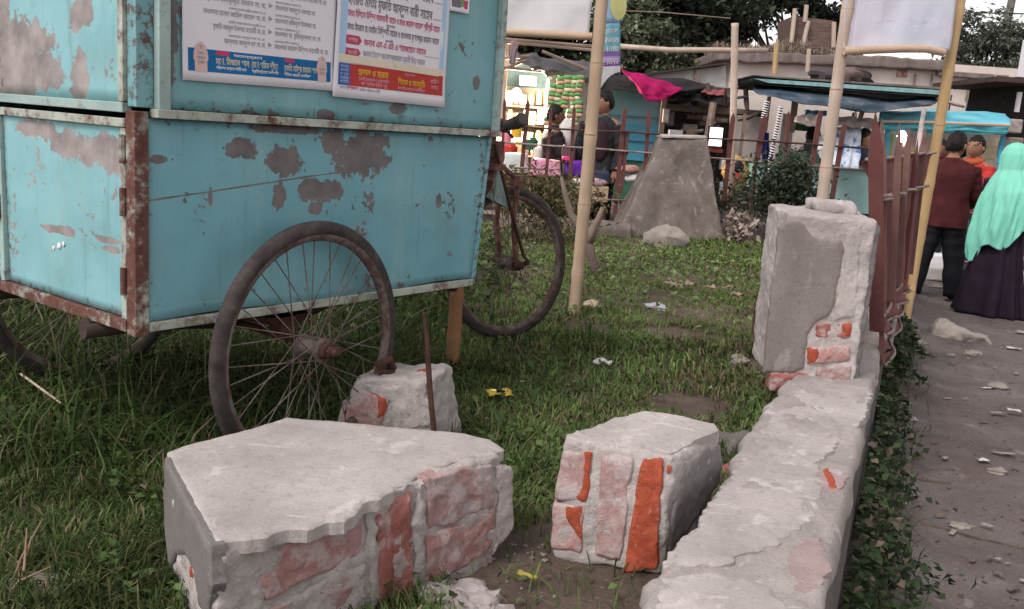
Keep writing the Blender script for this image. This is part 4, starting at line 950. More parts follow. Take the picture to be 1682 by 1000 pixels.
inp(patch('brick', MT['brick_orange'], None, pf_([(1326, 572), (1342, 572), (1346, 584), (1342, 596), (1326, 596)]), NP, .013, .006, .005, 91))
inp(patch('brick', MT['brick_orange'], None, pf_([(1384, 534), (1397, 532), (1396, 552), (1386, 552)]), NP, .008, .006, .005, 92))
RSn = fxu
def pr_(l): return [on_plane(x, y, a1, RSn) for x, y in l]
z0 = WT+.005
q0, q1 = V(a1.x, a1.y, z0)-NP*.012, V(a1.x, a1.y, z0)-NP*(dep-.01)
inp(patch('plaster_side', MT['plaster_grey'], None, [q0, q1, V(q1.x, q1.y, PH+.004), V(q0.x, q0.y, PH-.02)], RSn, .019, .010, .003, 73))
mb = MB(); rounded_block(mb, *[[V(a1.x, a1.y, zz)-NP*d2_+fxu*x_ for x_, d2_ in ((-.20, .14), (-.04, .12), (-.03, .34), (-.19, .33))] for zz in (PH+.0, PH+.05)], (14, 12, 6), .02, .012, 14, 21, .02)
inp(mb.build('mortar_lump', MT['mortar'], None, smooth='all', weld=True))
mb = MB(); q = at(1246, 560, z=.02)+V(.02, .12, 0); mb.box(q+V(0, 0, .12), (.045, .05, .22), .3); tag(mb.build('iron_stub', MT['rust_dark'], bevel=.003), 'short dark rusty iron stub in the grass beside the pillar', 'iron stub')

# ------------------------------------------------------------------ sheet-metal fence standing on the wall behind the pillar
fence = empty('sheet_metal_fence', wall_at(4.6, 0, WT), 0, 'rusty red corrugated sheet fence with pointed iron bars standing on the wall behind the pillar', 'fence')
def inf(o): o.parent = fence; o.location = -fence.location; return o
def fbase(s): return wall_at(s, .03, WT-.03)
def spear(mb, p0, p1, w, th, tip):
    """flat iron bar with a pointed head from p0 up to p1"""
    d = (p1-p0).normalized(); a = WN*w/2; b = WD_*th/2; h = p1-d*tip
    mb.add([p0+a+b, p0-a+b, p0-a-b, p0+a-b, h+a+b, h-a+b, h-a-b, h+a-b, p1+b*.4, p1-b*.4], [(3, 2, 1, 0), (0, 1, 5, 4), (1, 2, 6, 5), (2, 3, 7, 6), (3, 0, 4, 7), (4, 5, 8), (5, 6, 9, 8), (6, 7, 9), (7, 4, 8, 9)])
MT['wornbar'] = rusted('worn_red_bar', (.19, .105, .09), .4, (.09, .04, .035), (.15, .07, .06))
for x0, y0, x1, y1, Y, w, mt in ((1438, 180, 1440, 545, 3.84, .058, 'redbar'), (1449, 192, 1449, 540, 4.06, .036, 'wornbar'), (1478, 197, 1463, 505, 4.45, .034, 'wornbar'), (1494, 202, 1474, 470, 4.85, .034, 'wornbar'), (1508, 226, 1483, 458, 5.3, .032, 'redbar'), (1521, 206, 1493, 450, 5.9, .05, 'wornbar')):
    mb = MB(); spear(mb, at(x1, y1, Y=Y), at(x0, y0, Y=Y), w, .012, .15); inf(mb.build('pointed_bar', MT[mt], None, bevel=.002))
def fpt(px, py, Y, o=0): return at(px, py, Y=Y)+WN*o
def corr(name, tl, tr, br, bl, waves, amp, mat, rag=.012, seed=0):
    """corrugated sheet between four (px, py, Y) corners, with curled ragged ends"""
    tl, tr, br, bl = [at(a, b, Y=c) for a, b, c in (tl, tr, br, bl)]
    nrm = (tr-tl).cross(bl-tl).normalized(); nrm = nrm if nrm.dot(CAM-tl) > 0 else -nrm
    def fn(u, v):
        p = (tl*(1-u)+tr*u)*(1-v)+(bl*(1-u)+br*u)*v
        e = max(0, (v-.9)/.1); e0 = max(0, (.06-v)/.06)
        return p + nrm*(amp*math.sin(u*waves*2*math.pi)+.014*fbm((u*2, v*2, seed), 1, 4, 2)+.022*e*e*(1+.5*math.sin(u*20+seed))+.02*e0*e0) + V(0, 0, rag*fbm((u*5, seed, v), 1, 6, 3))*(1 if v > .8 or v < .1 else 0)
    mb = MB(); mb.grid(fn, int(waves*8)+8, 26)
    o = inf(mb.build(name, mat, None, smooth='all', solid=.0025))
    for v in (0, 1):
        m2 = MB(); m2.tube([fn(i/60, v)+nrm*.006 for i in range(61)], .008, 6); inf(m2.build('curled_edge', MT['sheet_edge'], None, smooth='all'))
    return o
corr('corrugated_sheet', (1414, 264, 3.95), (1528, 253, 6.6), (1514, 308, 6.5), (1437, 332, 4.0), 4.5, .020, MT['redsheet'], seed=1)
corr('corrugated_sheet', (1438, 326, 3.99), (1514, 305, 6.2), (1486, 468, 6.2), (1443, 548, 4.02), 4, .022, MT['redsheet'], seed=2)
corr('corrugated_sheet', (1444, 520, 4.03), (1486, 436, 6.2), (1480, 492, 6.2), (1444, 600, 4.05), 2.5, .007, MT['redsheet'], .006, seed=5)
mb = MB(); mb.tube([fbase(4.1/WD_.y)+V(0, 0, .12), fbase(6.6/WD_.y)+V(0, 0, .12)], .012, 8); inf(mb.build('fence_rail', MT['redbar'], None))
p0 = at(1455, 600, Y=4.6); mb = MB(); mb.tube([p0, at(1486, 420, Y=5.6), at(1512, 214, Y=6.8), at(1518, 180, Y=7.0)], [.016, .018, .018, .016], 10)
tag(mb.build('peeled_pole', noisy('peeled_wood', [(.3, (.26, .22, .21)), (.55, (.42, .37, .36)), (.8, (.56, .52, .51))], 10, 7, .8, .6, 50, .004, (1, 1, .2)), smooth='all'), 'thin grey peeled pole leaning on the end of the red sheet fence', 'pole')

# ------------------------------------------------------------------ bamboo poles and the banners tied to them
def pole(px0, py0, Y0, px1, py1, Y1, r0, r1, nn, mat, label, seed=0, up=1.6, name='bamboo_pole', sink=.12, group='bamboo poles'):
    a, b = at(px0, py0, Y=Y0), at(px1, py1, Y=Y1); d = (b-a).normalized()
    root = empty(name, a, 0, label, 'pole', group)
    o = bamboo_mb(-d*sink, (b-a)+d*up, r0, r1, nn, .010, seed).build('stem', mat, root, smooth='all')
    for k in range(1, nn):
        q = k/nn; c = -d*sink+((b-a)+d*(up+sink))*q; rr = (r0+(r1-r0)*q)
        s1 = d.orthogonal().normalized(); s2 = d.cross(s1).normalized()
        c = c + s1*.010*math.sin(q*math.pi*1.3+seed)+s2*.007*math.sin(q*5+seed*2)
        mb = MB(); mb.tube([c-d*.003, c+d*.003], rr*1.065, 14); mb.build('node_ring', MT['node'], root)
    return a, b, d
PA = pole(942, 522, 5.27, 987, 0, 5.30, .036, .034, 9, MT['bamboo'], 'pale bamboo pole in the grass carrying the white banner and the vertical teal banner', 1)
PB = pole(1350, 345, 6.9, 1396, 0, 6.9, .043, .044, 7, MT['bamboo_pale'], 'pale pinkish bamboo pole rising behind the plastered brick pillar', 3, sink=.8)
PC = pole(1489, 512, 7.1, 1577, 0, 7.15, .036, .043, 10, MT['bamboo_gold'], 'yellow bamboo pole leaning at the road edge beside the red sheet fence', 5, sink=.25)
PD = pole(1199, 335, 10.6, 1208, 46, 10.6, .034, .040, 7, MT['bamboo_pale'], 'slim straight bamboo pole at the far iron bars beside the concrete block', 7, up=.05, sink=.2)
def translucent(m_, c, k=.55):
    t_ = m_.node_tree; b_ = t_.nodes['Principled BSDF']; tr = t_.nodes.new('ShaderNodeBsdfTranslucent'); tr.inputs[0].default_value = (*c, 1)
    mx = t_.nodes.new('ShaderNodeMixShader'); mx.inputs[0].default_value = k; out = t_.nodes['Material Output']
    t_.links.new(b_.outputs[0], mx.inputs[1]); t_.links.new(tr.outputs[0], mx.inputs[2]); t_.links.new(mx.outputs[0], out.inputs[0]); return m_
BAN = translucent(flat('banner_cloth', (.80, .80, .82), .8, .04, 4, .3, 30), (.86, .86, .88))
def cloth_grid(name, fn, nu, nv, mat, root, th=.002):
    mb = MB(); mb.grid(fn, nu, nv); return mb.build(name, mat, root, smooth='all', solid=th)
def banner(name, cs, label, mat, wr=.018, seed=0, cat='banner'):
    tl, tr, br, bl = [at(*c[:2], Y=c[2]) for c in cs]; loc = (tl+tr+br+bl)/4
    root = empty(name, loc, 0, label, cat); nrm = (tr-tl).cross(bl-tl).normalized(); nrm = nrm if nrm.dot(CAM-tl) > 0 else -nrm
    def fn(u, v, lift=0):
        p = (tl*(1-u)+tr*u)*(1-v)+(bl*(1-u)+br*u)*v
        w = wr*(fbm((u*2.2, v*1.6, seed), 1, seed, 4)+.35*math.sin((u*1.3+v)*9+seed)*math.sin(u*math.pi))
        return p-loc+nrm*(w+lift)
    return root, fn, nrm
root, fn, _ = banner('white_banner', [(700, -190, 5.35), (985, -175, 5.38), (968, 58, 5.36), (716, 42, 5.33)], 'plain white banner seen from behind, tied between the cart and the bamboo pole', BAN, .03, 2)
cloth_grid('banner_sheet', fn, 46, 40, BAN, root)
a, b = at(716, 47, Y=5.33), at(972, 60, Y=5.36); mb = MB(); mb.tube([a-root.location, b-root.location], .022, 10); mb.build('banner_batten', MT['wood_pale'], root, smooth=True)
# narrow printed banner hanging behind the pole, its end cut away in a curve
VB = NT('vertical_banner_print'); sp_ = VB.n('ShaderNodeUVMap')
bsh = flat('banner_blue', (.20, .40, .55), .75, .12, 6, .1)
root, fn, nv_ = banner('vertical_banner', [(985, -60, 5.42), (1019, -60, 5.46), (1018, 170, 5.46), (976, 172, 5.42)], 'narrow vertical teal and purple banner hanging behind the pale bamboo pole', bsh, .012, 4)
# hand-placed bands along the strip (v = 0 top .. 1 bottom)
bands = [(0.0, .42, (.30, .47, .66)), (.42, .63, (.17, .43, .54)), (.63, .655, (.30, .12, .46)), (.655, .695, (.42, .30, .58)), (.695, .725, (.26, .07, .44))]
for i, (v0, v1, c) in enumerate(bands):
    cloth_grid('printed_band', lambda u, v, v0=v0, v1=v1: fn(u, v0+(v1-v0)*v), 8, 8, flat('banner_band', c, .75, .08, 6, .1), root)
cloth_grid('banner_tail', lambda u, v: fn(u*(1-.0*v), .725+(.045+.21*(1-u)**2.2)*v), 16, 14, BAN, root)
W_, H_ = 34.0, 232.0
def pv(x, y, l=.003): return fn(x/W_, 1-y/H_, l)
for mt, L in ((INK['white'], [('মুহাম্মদ', 6, 118, 12, 'L', 24), ('মিজান', 6, 103, 12, 'L', 25), ('কমিটি', 5, 88, 10, 'L', 26), ('আমানত', 4, 72, 8, 'L', 27)]),):
    vs, fs = letter_mesh(L); mb = MB(); mb.add([pv(p.x, p.y) for p in vs], fs); mb.build('printed_lettering', mt, root)
mb = MB(); n = 24; mb.add([pv(31+13*math.cos(q), 166+26*math.sin(q)) for q in [2*math.pi*i/n for i in range(n)] if True], [tuple(range(n))]); mb.build('printed_disc', flat('print_yellow', (.62, .62, .26), .7, .1), root)
vs, fs = letter_mesh([('দোকান', 4, 66.5, 8, 'L', 27)]); mb = MB(); mb.add([pv(p.x, p.y, .004) for p in vs], fs); mb.build('printed_lettering', INK['white'], root)
# right banner between the two thick poles, with print showing faintly through
BR = NT('thin_banner'); c = BR.mix(BR.step(BR.noise(1.6, 3, .5, BR.mapped((1, 1, 2.2))), .4, .62), (.70, .77, .86), (.82, .77, .86)); BR.done(c, .8, BR.bump(BR.noise(6, 4, .5), .3, .02)); translucent(BR.m, (.86, .88, .94), .6)
root, fn, _ = banner('white_banner', [(1398, -150, 6.84), (1590, -150, 7.06), (1556, 84, 7.06), (1386, 84, 6.84)], 'pale bluish white banner strung between the two thick bamboo poles', BR.m, .03, 6)
cloth_grid('banner_sheet', fn, 40, 36, BR.m, root)
W_, H_ = 180.0, 234.0
def pv2(x, y, l=.0015): return fn(1-x/W_, 1-y/H_, l)
vs, fs = letter_mesh([('আলহাজ্ব মোঃ', 10, 38, 26, 'L', 158), ('শুভেচ্ছা', 96, 92, 26, 'L', 60), ('ঢাকা', 110, 70, 18, 'L', 40)]); mb = MB(); mb.add([pv2(p.x, p.y) for p in vs], fs); mb.build('printed_lettering', translucent(flat('faint_print', (.88, .87, .92), .8, .03), (.93, .91, .97), .6), root)
mb = MB(); pts = [at(1386, 84, Y=6.83), at(1430, 82, Y=6.87), at(1480, 80, Y=6.93), at(1520, 80, Y=6.99), at(1550, 86, Y=7.04)]
mb.tube([p-root.location for p in pts], .028, 10); mb.build('banner_batten', MT['wood_pale'], root, smooth=True)

# ------------------------------------------------------------------ far iron fence, its kerb and the concrete block
FY = 10.35; FZ = -.05
ff = empty('iron_fence', at(1100, 330, Y=FY), 0, 'long red iron bar fence with thin wires at the far side of the grass', 'fence')
def inff(o): o.parent = ff; o.location = -ff.location; return o
for i, (x0, y0, x1, y1, w) in enumerate([(829, 168, 822, 300, 5), (867, 171, 855, 300, 7), (905, 185, 896, 305, 5), (943, 180, 936, 300, 6), (978, 186, 974, 300, 5), (1026, 182, 1010, 352, 7), (1031, 220, 1020, 318, 5), (1066, 184, 1058, 300, 6), (1204, 193, 1189, 330, 7), (1255, 196, 1243, 264, 9), (1243, 262, 1229, 372, 5), (1295, 190, 1287, 300, 6), (1347, 188, 1326, 320, 8), (1386, 208, 1366, 330, 8)]):
    a, b = at(x1, y1, Y=FY), at(x0, y0, Y=FY)
    mb = MB(); hw = w*FY/F_PX*.5; d = (b-a).normalized(); tip = b+d*.05
    sx, sy = V(hw, 0, 0), V(0, .01, 0)
    mb.add([a-sx-sy, a+sx-sy, a+sx+sy, a-sx+sy, b-sx-sy, b+sx-sy, b+sx+sy, b-sx+sy, tip-sy, tip+sy], [(3, 2, 1, 0), (0, 1, 5, 4), (1, 2, 6, 5), (2, 3, 7, 6), (3, 0, 4, 7), (4, 5, 8), (5, 6, 9, 8), (6, 7, 9), (7, 4, 8, 9)])
    inff(mb.build('iron_bar', MT['redbar'], None))
for pts in ([(800, 203), (885, 210), (980, 215), (1029, 216), (1180, 228), (1280, 233), (1428, 244)], [(800, 232), (900, 239), (980, 244), (1100, 254), (1180, 260), (1280, 268), (1410, 278)], [(900, 322), (980, 327), (1028, 329)], [(840, 275), (870, 276), (898, 278)]):
    mb = MB(); mb.tube([at(x, y, Y=FY-.03) for x, y in pts], .011, 6); inff(mb.build('fence_wire', MT['sheet_edge'] if pts[0][1] > 230 else MT['rust_dark'], None, smooth='all'))
kb = MB()
def kerb_pts(px0, py0, px1, py1, Y, dpt, h):
    a, b = at(px0, py0, Y=Y), at(px1, py1, Y=Y)
    rounded_block(kb, [a-V(0, 0, h), b-V(0, 0, h), b+V(0, dpt, -h), a+V(0, dpt, -h)], [a, b, b+V(0, dpt, 0), a+V(0, dpt, 0)], (60, 6, 8), .03, .02, 4, 31)
kerb_pts(812, 356, 1040, 368, 9.75, .32, .6)
tag(kb.build('low_kerb', MT['concrete_old'], smooth='all', weld=True), 'low worn concrete kerb under the far fence, left of the tapered block', 'kerb')
cb = empty('concrete_block', at(1100, 385, Y=9.9), 0, 'big tapered old concrete block standing at the far edge of the grass', 'concrete block')
Yb = 9.85
q = [at(1004, 384, Y=Yb), at(1197, 388, Y=Yb), at(1161, 228, Y=Yb+.28), at(1087, 226, Y=Yb+.28)]
bot = [q[0]-V(.02, 0, .25), q[1]+V(.02, 0, -.25), q[1]+V(0, 1.1, -.25), q[0]+V(0, 1.1, -.25)]; top = [q[3], q[2], q[2]+V(0, .42, 0), q[3]+V(0, .42, 0)]
mb = MB(); rounded_block(mb, bot, top, (40, 34, 44), .02, .018, 3.2, 33, .03); o = mb.build('block_body', MT['concrete_old'], cb, smooth='all', weld=True); o.location = -cb.location
mb = MB(); rounded_block(mb, [p+V(0, -.012, -.004) for p in top], [p+V(0, -.012, .035) for p in top], (20, 10, 3), .008, .004, 9, 35); o = mb.build('cap_edge', MT['plaster_top'], cb, smooth='all', weld=True); o.location = -cb.location
def rock(name, mat, px, py, z, r, sc, label, cat, seed, jit=.45, group=None, n=(18, 12)):
    p = at(px, py, z=z); mb = MB(); mb.ball((0, 0, 0), r, n[0], n[1], sc, jit, seed); o = mb.build(name, mat, smooth=True); o.location = p+V(0, 0, r*sc[2]*.55); return tag(o, label, cat, group)
rock('rock', MT['rock'], 1097, 404, .0, .20, (1.05, .7, .62), 'grey angular rock in front of the tapered concrete block', 'rock', 41)
rock('stone', flat('tan_stone', (.42, .32, .24), .9, .2), 970, 506, .0, .052, (1.2, .9, .6), 'small tan stone in the grass right of the bamboo pole foot', 'stone', 42)
rock('plastic_scrap', flat('bluish_plastic', (.40, .42, .45), .5, .15), 1077, 508, .0, .045, (1.2, .8, .6), 'small bluish grey crumpled plastic scrap in the open grass', 'scrap', 43, .8)
rock('stone', MT['rock'], 1215, 597, .0, .042, (1.2, .9, .6), 'half hidden greenish stone in the grass left of the pillar', 'stone', 44)
rock('stone', MT['rock'], 66, 1000, -.02, .075, (1.2, .9, .5), 'flat grey stone in the grass at the lower left corner', 'stone', 45, .5)
# ------------------------------------------------------------------ small things lying about
def scrap(name, mat, px, py, z, w, h, label, cat, seed, rz=0, group=None, cr=.35, n=7):
    p = at(px, py, z=z); rs = random.Random(seed); c, s_ = math.cos(rz), math.sin(rz)
    def fn(u, v):
        x, y = (u-.5)*w*(1+.3*nz((u, v*3, seed), 2)), (v-.5)*h*(1+.3*nz((u*3, v, seed), 2))
        return V(x*c-y*s_, x*s_+y*c, .012+cr*min(w, h)*(.5+fbm((u*1.7, v*1.7, seed), 1.3, seed, 3)))
    mb = MB(); mb.grid(fn, n, n); o = mb.build(name, mat, smooth=True, solid=.0015); o.location = p; return tag(o, label, cat, group)
scrap('yellow_wrapper', flat('yellow_foil', (.55, .38, .05), .4, .3), 820, 652, .035, .10, .055, 'crumpled yellow wrapper in the grass behind the two front blocks', 'wrapper', 3, .3, cr=.28)
scrap('wrapper_print', MT['black'], 822, 649, .058, .03, .025, 'dark printed scrap lying on the crumpled yellow wrapper', 'scrap', 8, .3)
scrap('paper_scrap', MT['scrap'], 990, 601, .03, .085, .04, 'pinkish white paper scrap in the middle of the grass', 'paper', 5, -.6, cr=.5)
for k, (x, y) in enumerate([(1100, 470), (1122, 472), (1140, 471), (1190, 474), (1160, 478), (1212, 486)]):
    scrap('dry_leaf', flat('dry_leaf', (.36, .27, .20), .8, .3), x+8*math.sin(k*5), y+4*math.sin(k*3), .03, .085, .045, 'dry fallen leaf on the far grass between bamboo pole and pillar', 'leaf', 60+k, k*1.3, 'dry leaves on the grass', .5)
scrap('yellow_leaf', flat('yellow_leaf', (.35, .30, .06), .6, .3), 865, 953, .012, .05, .018, 'small yellow leaf on the bare soil between the two front blocks', 'leaf', 71, -.5, cr=.4)
mb = MB(); mb.tube([at(34, 614, z=.14), at(70, 640, z=.12), at(100, 662, z=.09)], [.004, .004, .003], 6); tag(mb.build('straw_stick', flat('straw', (.45, .37, .28), .8, .2)), 'pale dry straw stick lying on the dark grass beneath the cart', 'stick')
mb = MB()
for p3 in (((18, 965), (34, 918), (70, 852)), ((8, 940), (44, 912), (52, 880)), ((30, 985), (40, 930), (44, 868)), ((4, 990), (30, 955), (84, 930))):
    mb.tube([at(x, y, z=zz) for (x, y), zz in zip(p3, (.02, .06, .085))], [.0032, .0028, .0012], 6)
dst = mb.build('dry_stalks', flat('dry_stalk', (.26, .17, .12), .85, .3), smooth=True); tag(dst, 'bundle of dry brown stalks in the grass at the left edge', 'stalks')
def chunks(spec, mat, label, cat, group):
    for k, (x, y, z, r, sc) in enumerate(spec):
        p = at(x, y, z=z); mb = MB(); q = r
        rounded_block(mb, [V(-q*sc[0], -q*sc[1], 0), V(q*sc[0], -q*.8*sc[1], 0), V(q*.9*sc[0], q*sc[1], 0), V(-q*sc[0], q*.9*sc[1], 0)], [V(-q*.8*sc[0], -q*.8*sc[1], q*sc[2]), V(q*.9*sc[0], -q*.6*sc[1], q*sc[2]*1.2), V(q*.7*sc[0], q*.8*sc[1], q*sc[2]), V(-q*.8*sc[0], q*.7*sc[1], q*sc[2]*.8)], (8, 8, 5), q*.25, q*.25, 1.6/q, 90+k)
        o = mb.build('rubble_chunk', mat, smooth='all', weld=True); o.location = p-V(0, 0, .01); o.rotation_euler = (.1*k, .15*math.sin(k*3), k*1.1); tag(o, label if isinstance(label, str) else label[k], cat, group)
chunks([(760, 972, 0, .045, (1.3, 1, .7)), (790, 990, 0, .04, (1.2, 1, .7)), (735, 1000, 0, .05, (1.3, 1, .8)), (812, 1003, 0, .035, (1.5, .8, .5)), (705, 985, 0, .05, (1.2, 1, .8))], MT['mortar'], ['middle mortar chunk at the foot of the big block', 'farthest right mortar chunk beside the bare soil', 'nearest mortar chunk below the big block brick end', 'flat low mortar chunk at the picture foot on bare soil', 'leftmost mortar chunk under the big block brick end'], 'rubble', 'mortar rubble by the big block')
chunks([(1212, 738, 0, .075, (1.0, 1.3, .8))], MT['wallside'], 'dark grey slab fragment wedged behind the low wall and the striped block', 'rubble', None)
chunks([(1196, 772, 0, .035, (1.2, 1, .8))], MT['brick_red'], 'small reddish rubble piece between the striped block and the low wall', 'rubble', None)
rr = random.Random(4)
for k in range(26):
    x = rr.uniform(830, 900) if k < 18 else rr.uniform(800, 960); y = rr.uniform(890, 930) if k < 18 else rr.uniform(900, 990)
    p = at(x, y, z=0); mb = MB(); mb.ball((0, 0, 0), rr.uniform(.002, .006), 7, 5, (1.2, 1, .7), .5, k); o = mb.build('pebble', MT['rock']); o.location = (p.x, p.y, lot_z(p.x, p.y)+.003); tag(o, 'tiny pale pebble on the bare soil between the two front blocks', 'pebble', 'pebbles on the bare soil')
# road litter
rl = random.Random(11); n = 0
PAPER = [(1482, 665, .10, .06), (1496, 692, .09, .07), (1470, 688, .07, .04), (1614, 760, .07, .05), (1648, 748, .16, .03), (1640, 682, .12, .04), (1665, 678, .10, .05), (1468, 856, .09, .02), (1425, 963, .06, .03), (1620, 640, .1, .03), (1560, 585, .1, .04), (1500, 545, .12, .05), (1665, 575, .14, .07), (1676, 548, .13, .08), (1655, 930, .03, .01), (1480, 830, .05, .03)]
for k, (x, y, w, h) in enumerate(PAPER):
    scrap('paper_scrap', MT['scrap_dirty'] if k % 3 else MT['scrap'], x, y, road_z(*at(x, y, z=-.33)[:2])+.004, w*.7, h*.7, 'flattened pale paper scrap on the dusty road beside the wall', 'paper', 100+k, rl.uniform(-.5, .5), 'paper scraps on the road', .22)
LITTER = flat('leaf_litter', (.15, .12, .105), .9, .35)
for k in range(70):
    x, y = rl.uniform(1440, 1690), 505+480*rl.random()**1.4
    q = at(x, y, z=-.33)
    if q.x < wall_x(q.y)+.45: continue
    scrap('litter_scrap', MT['scrap_dirty'] if k % 4 == 0 else LITTER, x, y, road_z(q.x, q.y)+.003, rl.uniform(.012, .06), rl.uniform(.008, .022), 'small dirty bit of litter on the dusty road', 'litter', 200+k, rl.uniform(-1, 1), 'small litter on the road', .3)
for k, (x, y, r) in enumerate([(1480, 985, .035), (1580, 860, .03), (1640, 770, .035), (1500, 570, .05), (1640, 632, .045), (1600, 578, .05), (1535, 470, .05)]):
    q = at(x, y, z=-.33); mb = MB(); mb.ball((0, 0, 0), r, 12, 8, (1.4, .8, .5), .6, 300+k); o = mb.build('stone', MT['rock'], smooth=True); o.location = (q.x, q.y, road_z(q.x, q.y)+r*.25); tag(o, ['nearest grey stone at the lower edge of the road', 'small stone lying mid-road right of the low wall', 'stone further along the road right of the weeds', 'stone in front of the worn kerb lump', 'stone on the road below the mint shawl woman', 'stone beside the right end of the worn kerb lump', 'stone at the foot of the yellow bamboo pole'][k], 'stone', 'stones on the road')
n = 9000; gy = 1.3+9*rng.random(n)**1.5; gx = np.array([wall_x(q) for q in gy])+.2+rng.random(n)*(1.2+gy*.35)
mb = MB()
for a, b in zip(gx, gy):
    if a < wall_x(b)+.3: continue
    r_ = rr.uniform(.002, .008)*(.8+b*.07); z_ = road_z(a, b); q = rr.random()*6
    mb.add([(a+r_*math.cos(q+i*2.1)*1.3, b+r_*math.sin(q+i*2.1), z_) for i in range(3)]+[(a, b, z_+r_)], [(0, 1, 3), (1, 2, 3), (2, 0, 3)])
tag(mb.build('road_gravel', noisy('gravel_mix', [(.35, (.07, .058, .055)), (.6, (.16, .138, .132)), (.8, (.26, .23, .22))], 35, 3, .95, 0)), kind='stuff')
# worn kerb log across the road edge
a, b = at(1524, 548, z=-.33), at(1642, 568, z=-.345); q = V(.05, .2, 0)
mb = MB(); rounded_block(mb, [a-V(0, 0, .05), b-V(0, 0, .05), b+q-V(0, 0, .05), a+q-V(0, 0, .05)], [a+V(.03, .02, .085), b+V(-.09, .02, .05), b+q+V(-.06, -.05, .05), a+q+V(.04, -.03, .10)], (40, 16, 10), .045, .04, 5, 61, .03)
tag(mb.build('kerb_lump', MT['rock'], smooth='all', weld=True), 'long worn earth-coloured kerb lump lying on the road near the two walkers', 'kerb')
# weeds along the foot of the wall on the road side
n = 9000; s = .9+7.0*rng.random(n)**1.4; pn = np.array([fbm((q, 0, 0), 1.9, 5, 3) for q in s]); o_ = .165+np.abs(rng.normal(0, 1, n))*np.clip(.055+.12*pn, .012, .16); hgt = np.clip(.34-1.6*(o_-.17), .02, .4)*rng.random(n)**.8*np.clip(.5+1.2*pn+.35*((s > 2.6) & (s < 5)), .12, 1.3)
P = np.stack([wall_x(0)+WD_.x*s+WN.x*o_, WD_.y*s+WN.y*o_, ROAD_Z+.10+hgt], 1)
leaves('verge_weeds', P, rng.uniform(.012, .036, n)*(1+.1*s), MT['leaf'], tones(n, (.026, .044, .022), (.062, .088, .042), (.16, .13, .10), .12), flatness=.45, kind='stuff', asp=.7)
n = 1900; s = .9+7.0*rng.random(n)**1.5; o_ = .17+np.abs(rng.normal(0, .085, n))
blades('verge_grass', np.stack([wall_x(0)+WD_.x*s+WN.x*o_, WD_.y*s+WN.y*o_, np.full(n, ROAD_Z+.06)], 1), rng.uniform(.04, .15, n), rng.uniform(.003, .006, n), np.clip(rng.normal(.8, .4, n), .1, 1.6), rng.uniform(0, 6.28, n), tones(n, (.04, .065, .025), (.09, .12, .05), (.22, .18, .13), .25), MT['grass'])

# ------------------------------------------------------------------ trees and greenery behind
def tree(name, base, tips, nleaf, size, ca, cbb, label, trunk_r=.2, spread=.9, mat=None, group='trees behind the market', flat_=.35, asp=.55, seed=0, clump=1.0):
    root = empty(name, base, 0, label, 'tree', group); rs = random.Random(seed)
    mb = MB(); base = Vector(base); top = sum((Vector(t) for t, r in tips), Vector())/len(tips)
    fork = base.lerp(V(top.x, top.y, top.z), .5); fork.x = base.x*.7+top.x*.3; fork.y = base.y*.7+top.y*.3
    mb.tube([(0, 0, -.3), (base.lerp(fork, .5)-base)+V(.05, 0, 0), fork-base], [trunk_r*1.3, trunk_r, trunk_r*.8], 9)
    for t, r in tips:
        t = Vector(t); m = fork.lerp(t, .55)+V(0, 0, .15*r); mb.tube([fork-base, m-base, t-base], [trunk_r*.55, trunk_r*.3, trunk_r*.1], 6)
        for k in range(4):
            e = t+V(rs.uniform(-1, 1), rs.uniform(-1, 1), rs.uniform(-.5, .8))*r*.8; mb.tube([m-base, (m.lerp(e, .6))-base+V(0, 0, .1*r), e-base], [trunk_r*.2, trunk_r*.12, trunk_r*.04], 5)
    mb.build('trunk', MT['bark'], root, smooth='all')
    P = []; tot = sum(r**2.2 for t, r in tips)
    for t, r in tips:
        k = int(nleaf*r**2.2/tot); nc = max(5, int(k/70/clump))
        c = np.array([(rs.gauss(0, 1), rs.gauss(0, 1), rs.gauss(0, 1)) for _ in range(nc)]); c /= np.linalg.norm(c, axis=1)[:, None]
        c *= (np.array([rs.random() for _ in range(nc)])**.45)[:, None]*r*spread
        idx = rng.integers(0, nc, k); P.append(np.array(Vector(t)-base)+c[idx]+rng.normal(size=(k, 3))*r*.17*np.array([1, 1, .6]))
    P = np.concatenate(P); leaves('crown', P, size*rng.uniform(.6, 1.4, len(P)), mat or MT['leaf'], tones(len(P), ca, cbb, None, 0, .35), root, flat_, None, asp)
    return root
MT['bark'] = noisy('bark', [(.3, (.04, .032, .028)), (.7, (.11, .09, .078))], 12, 7, .95, .8, 40, .01, (1, 1, .3))
def A(x, y, Y): return at(x, y, Y=Y)
def gz(p, z=-.3): return V(p.x, p.y, z)
G1, G2 = (.024, .031, .024), (.058, .070, .047)
tree('dark_tree', gz(A(1120, 200, 23)), [(A(1085, 35, 22.5), 1.5), (A(1150, 70, 23), 1.5), (A(1180, 10, 23), 1.5), (A(1205, 50, 23.5), .6), (A(1110, -30, 23), 1.6), (A(1040, 10, 23), 1.3), (A(1120, 110, 22.5), 1.2), (A(1060, 90, 22.5), 1.2)], 21000, .18, G1, G2, 'biggest dark dense tree crown behind the sheds', .28, seed=1)
tree('dark_tree', gz(A(1330, 200, 26)), [(A(1268, 2, 25), .45), (A(1300, 5, 25), .8), (A(1350, 25, 25), .9), (A(1370, 60, 25.5), .7), (A(1320, -25, 25), .9), (A(1215, 22, 24.5), .6)], 6500, .15, G1, (.045, .055, .036), 'airy dark tree with branches against the white sky above the building', .2, spread=1.0, seed=2)
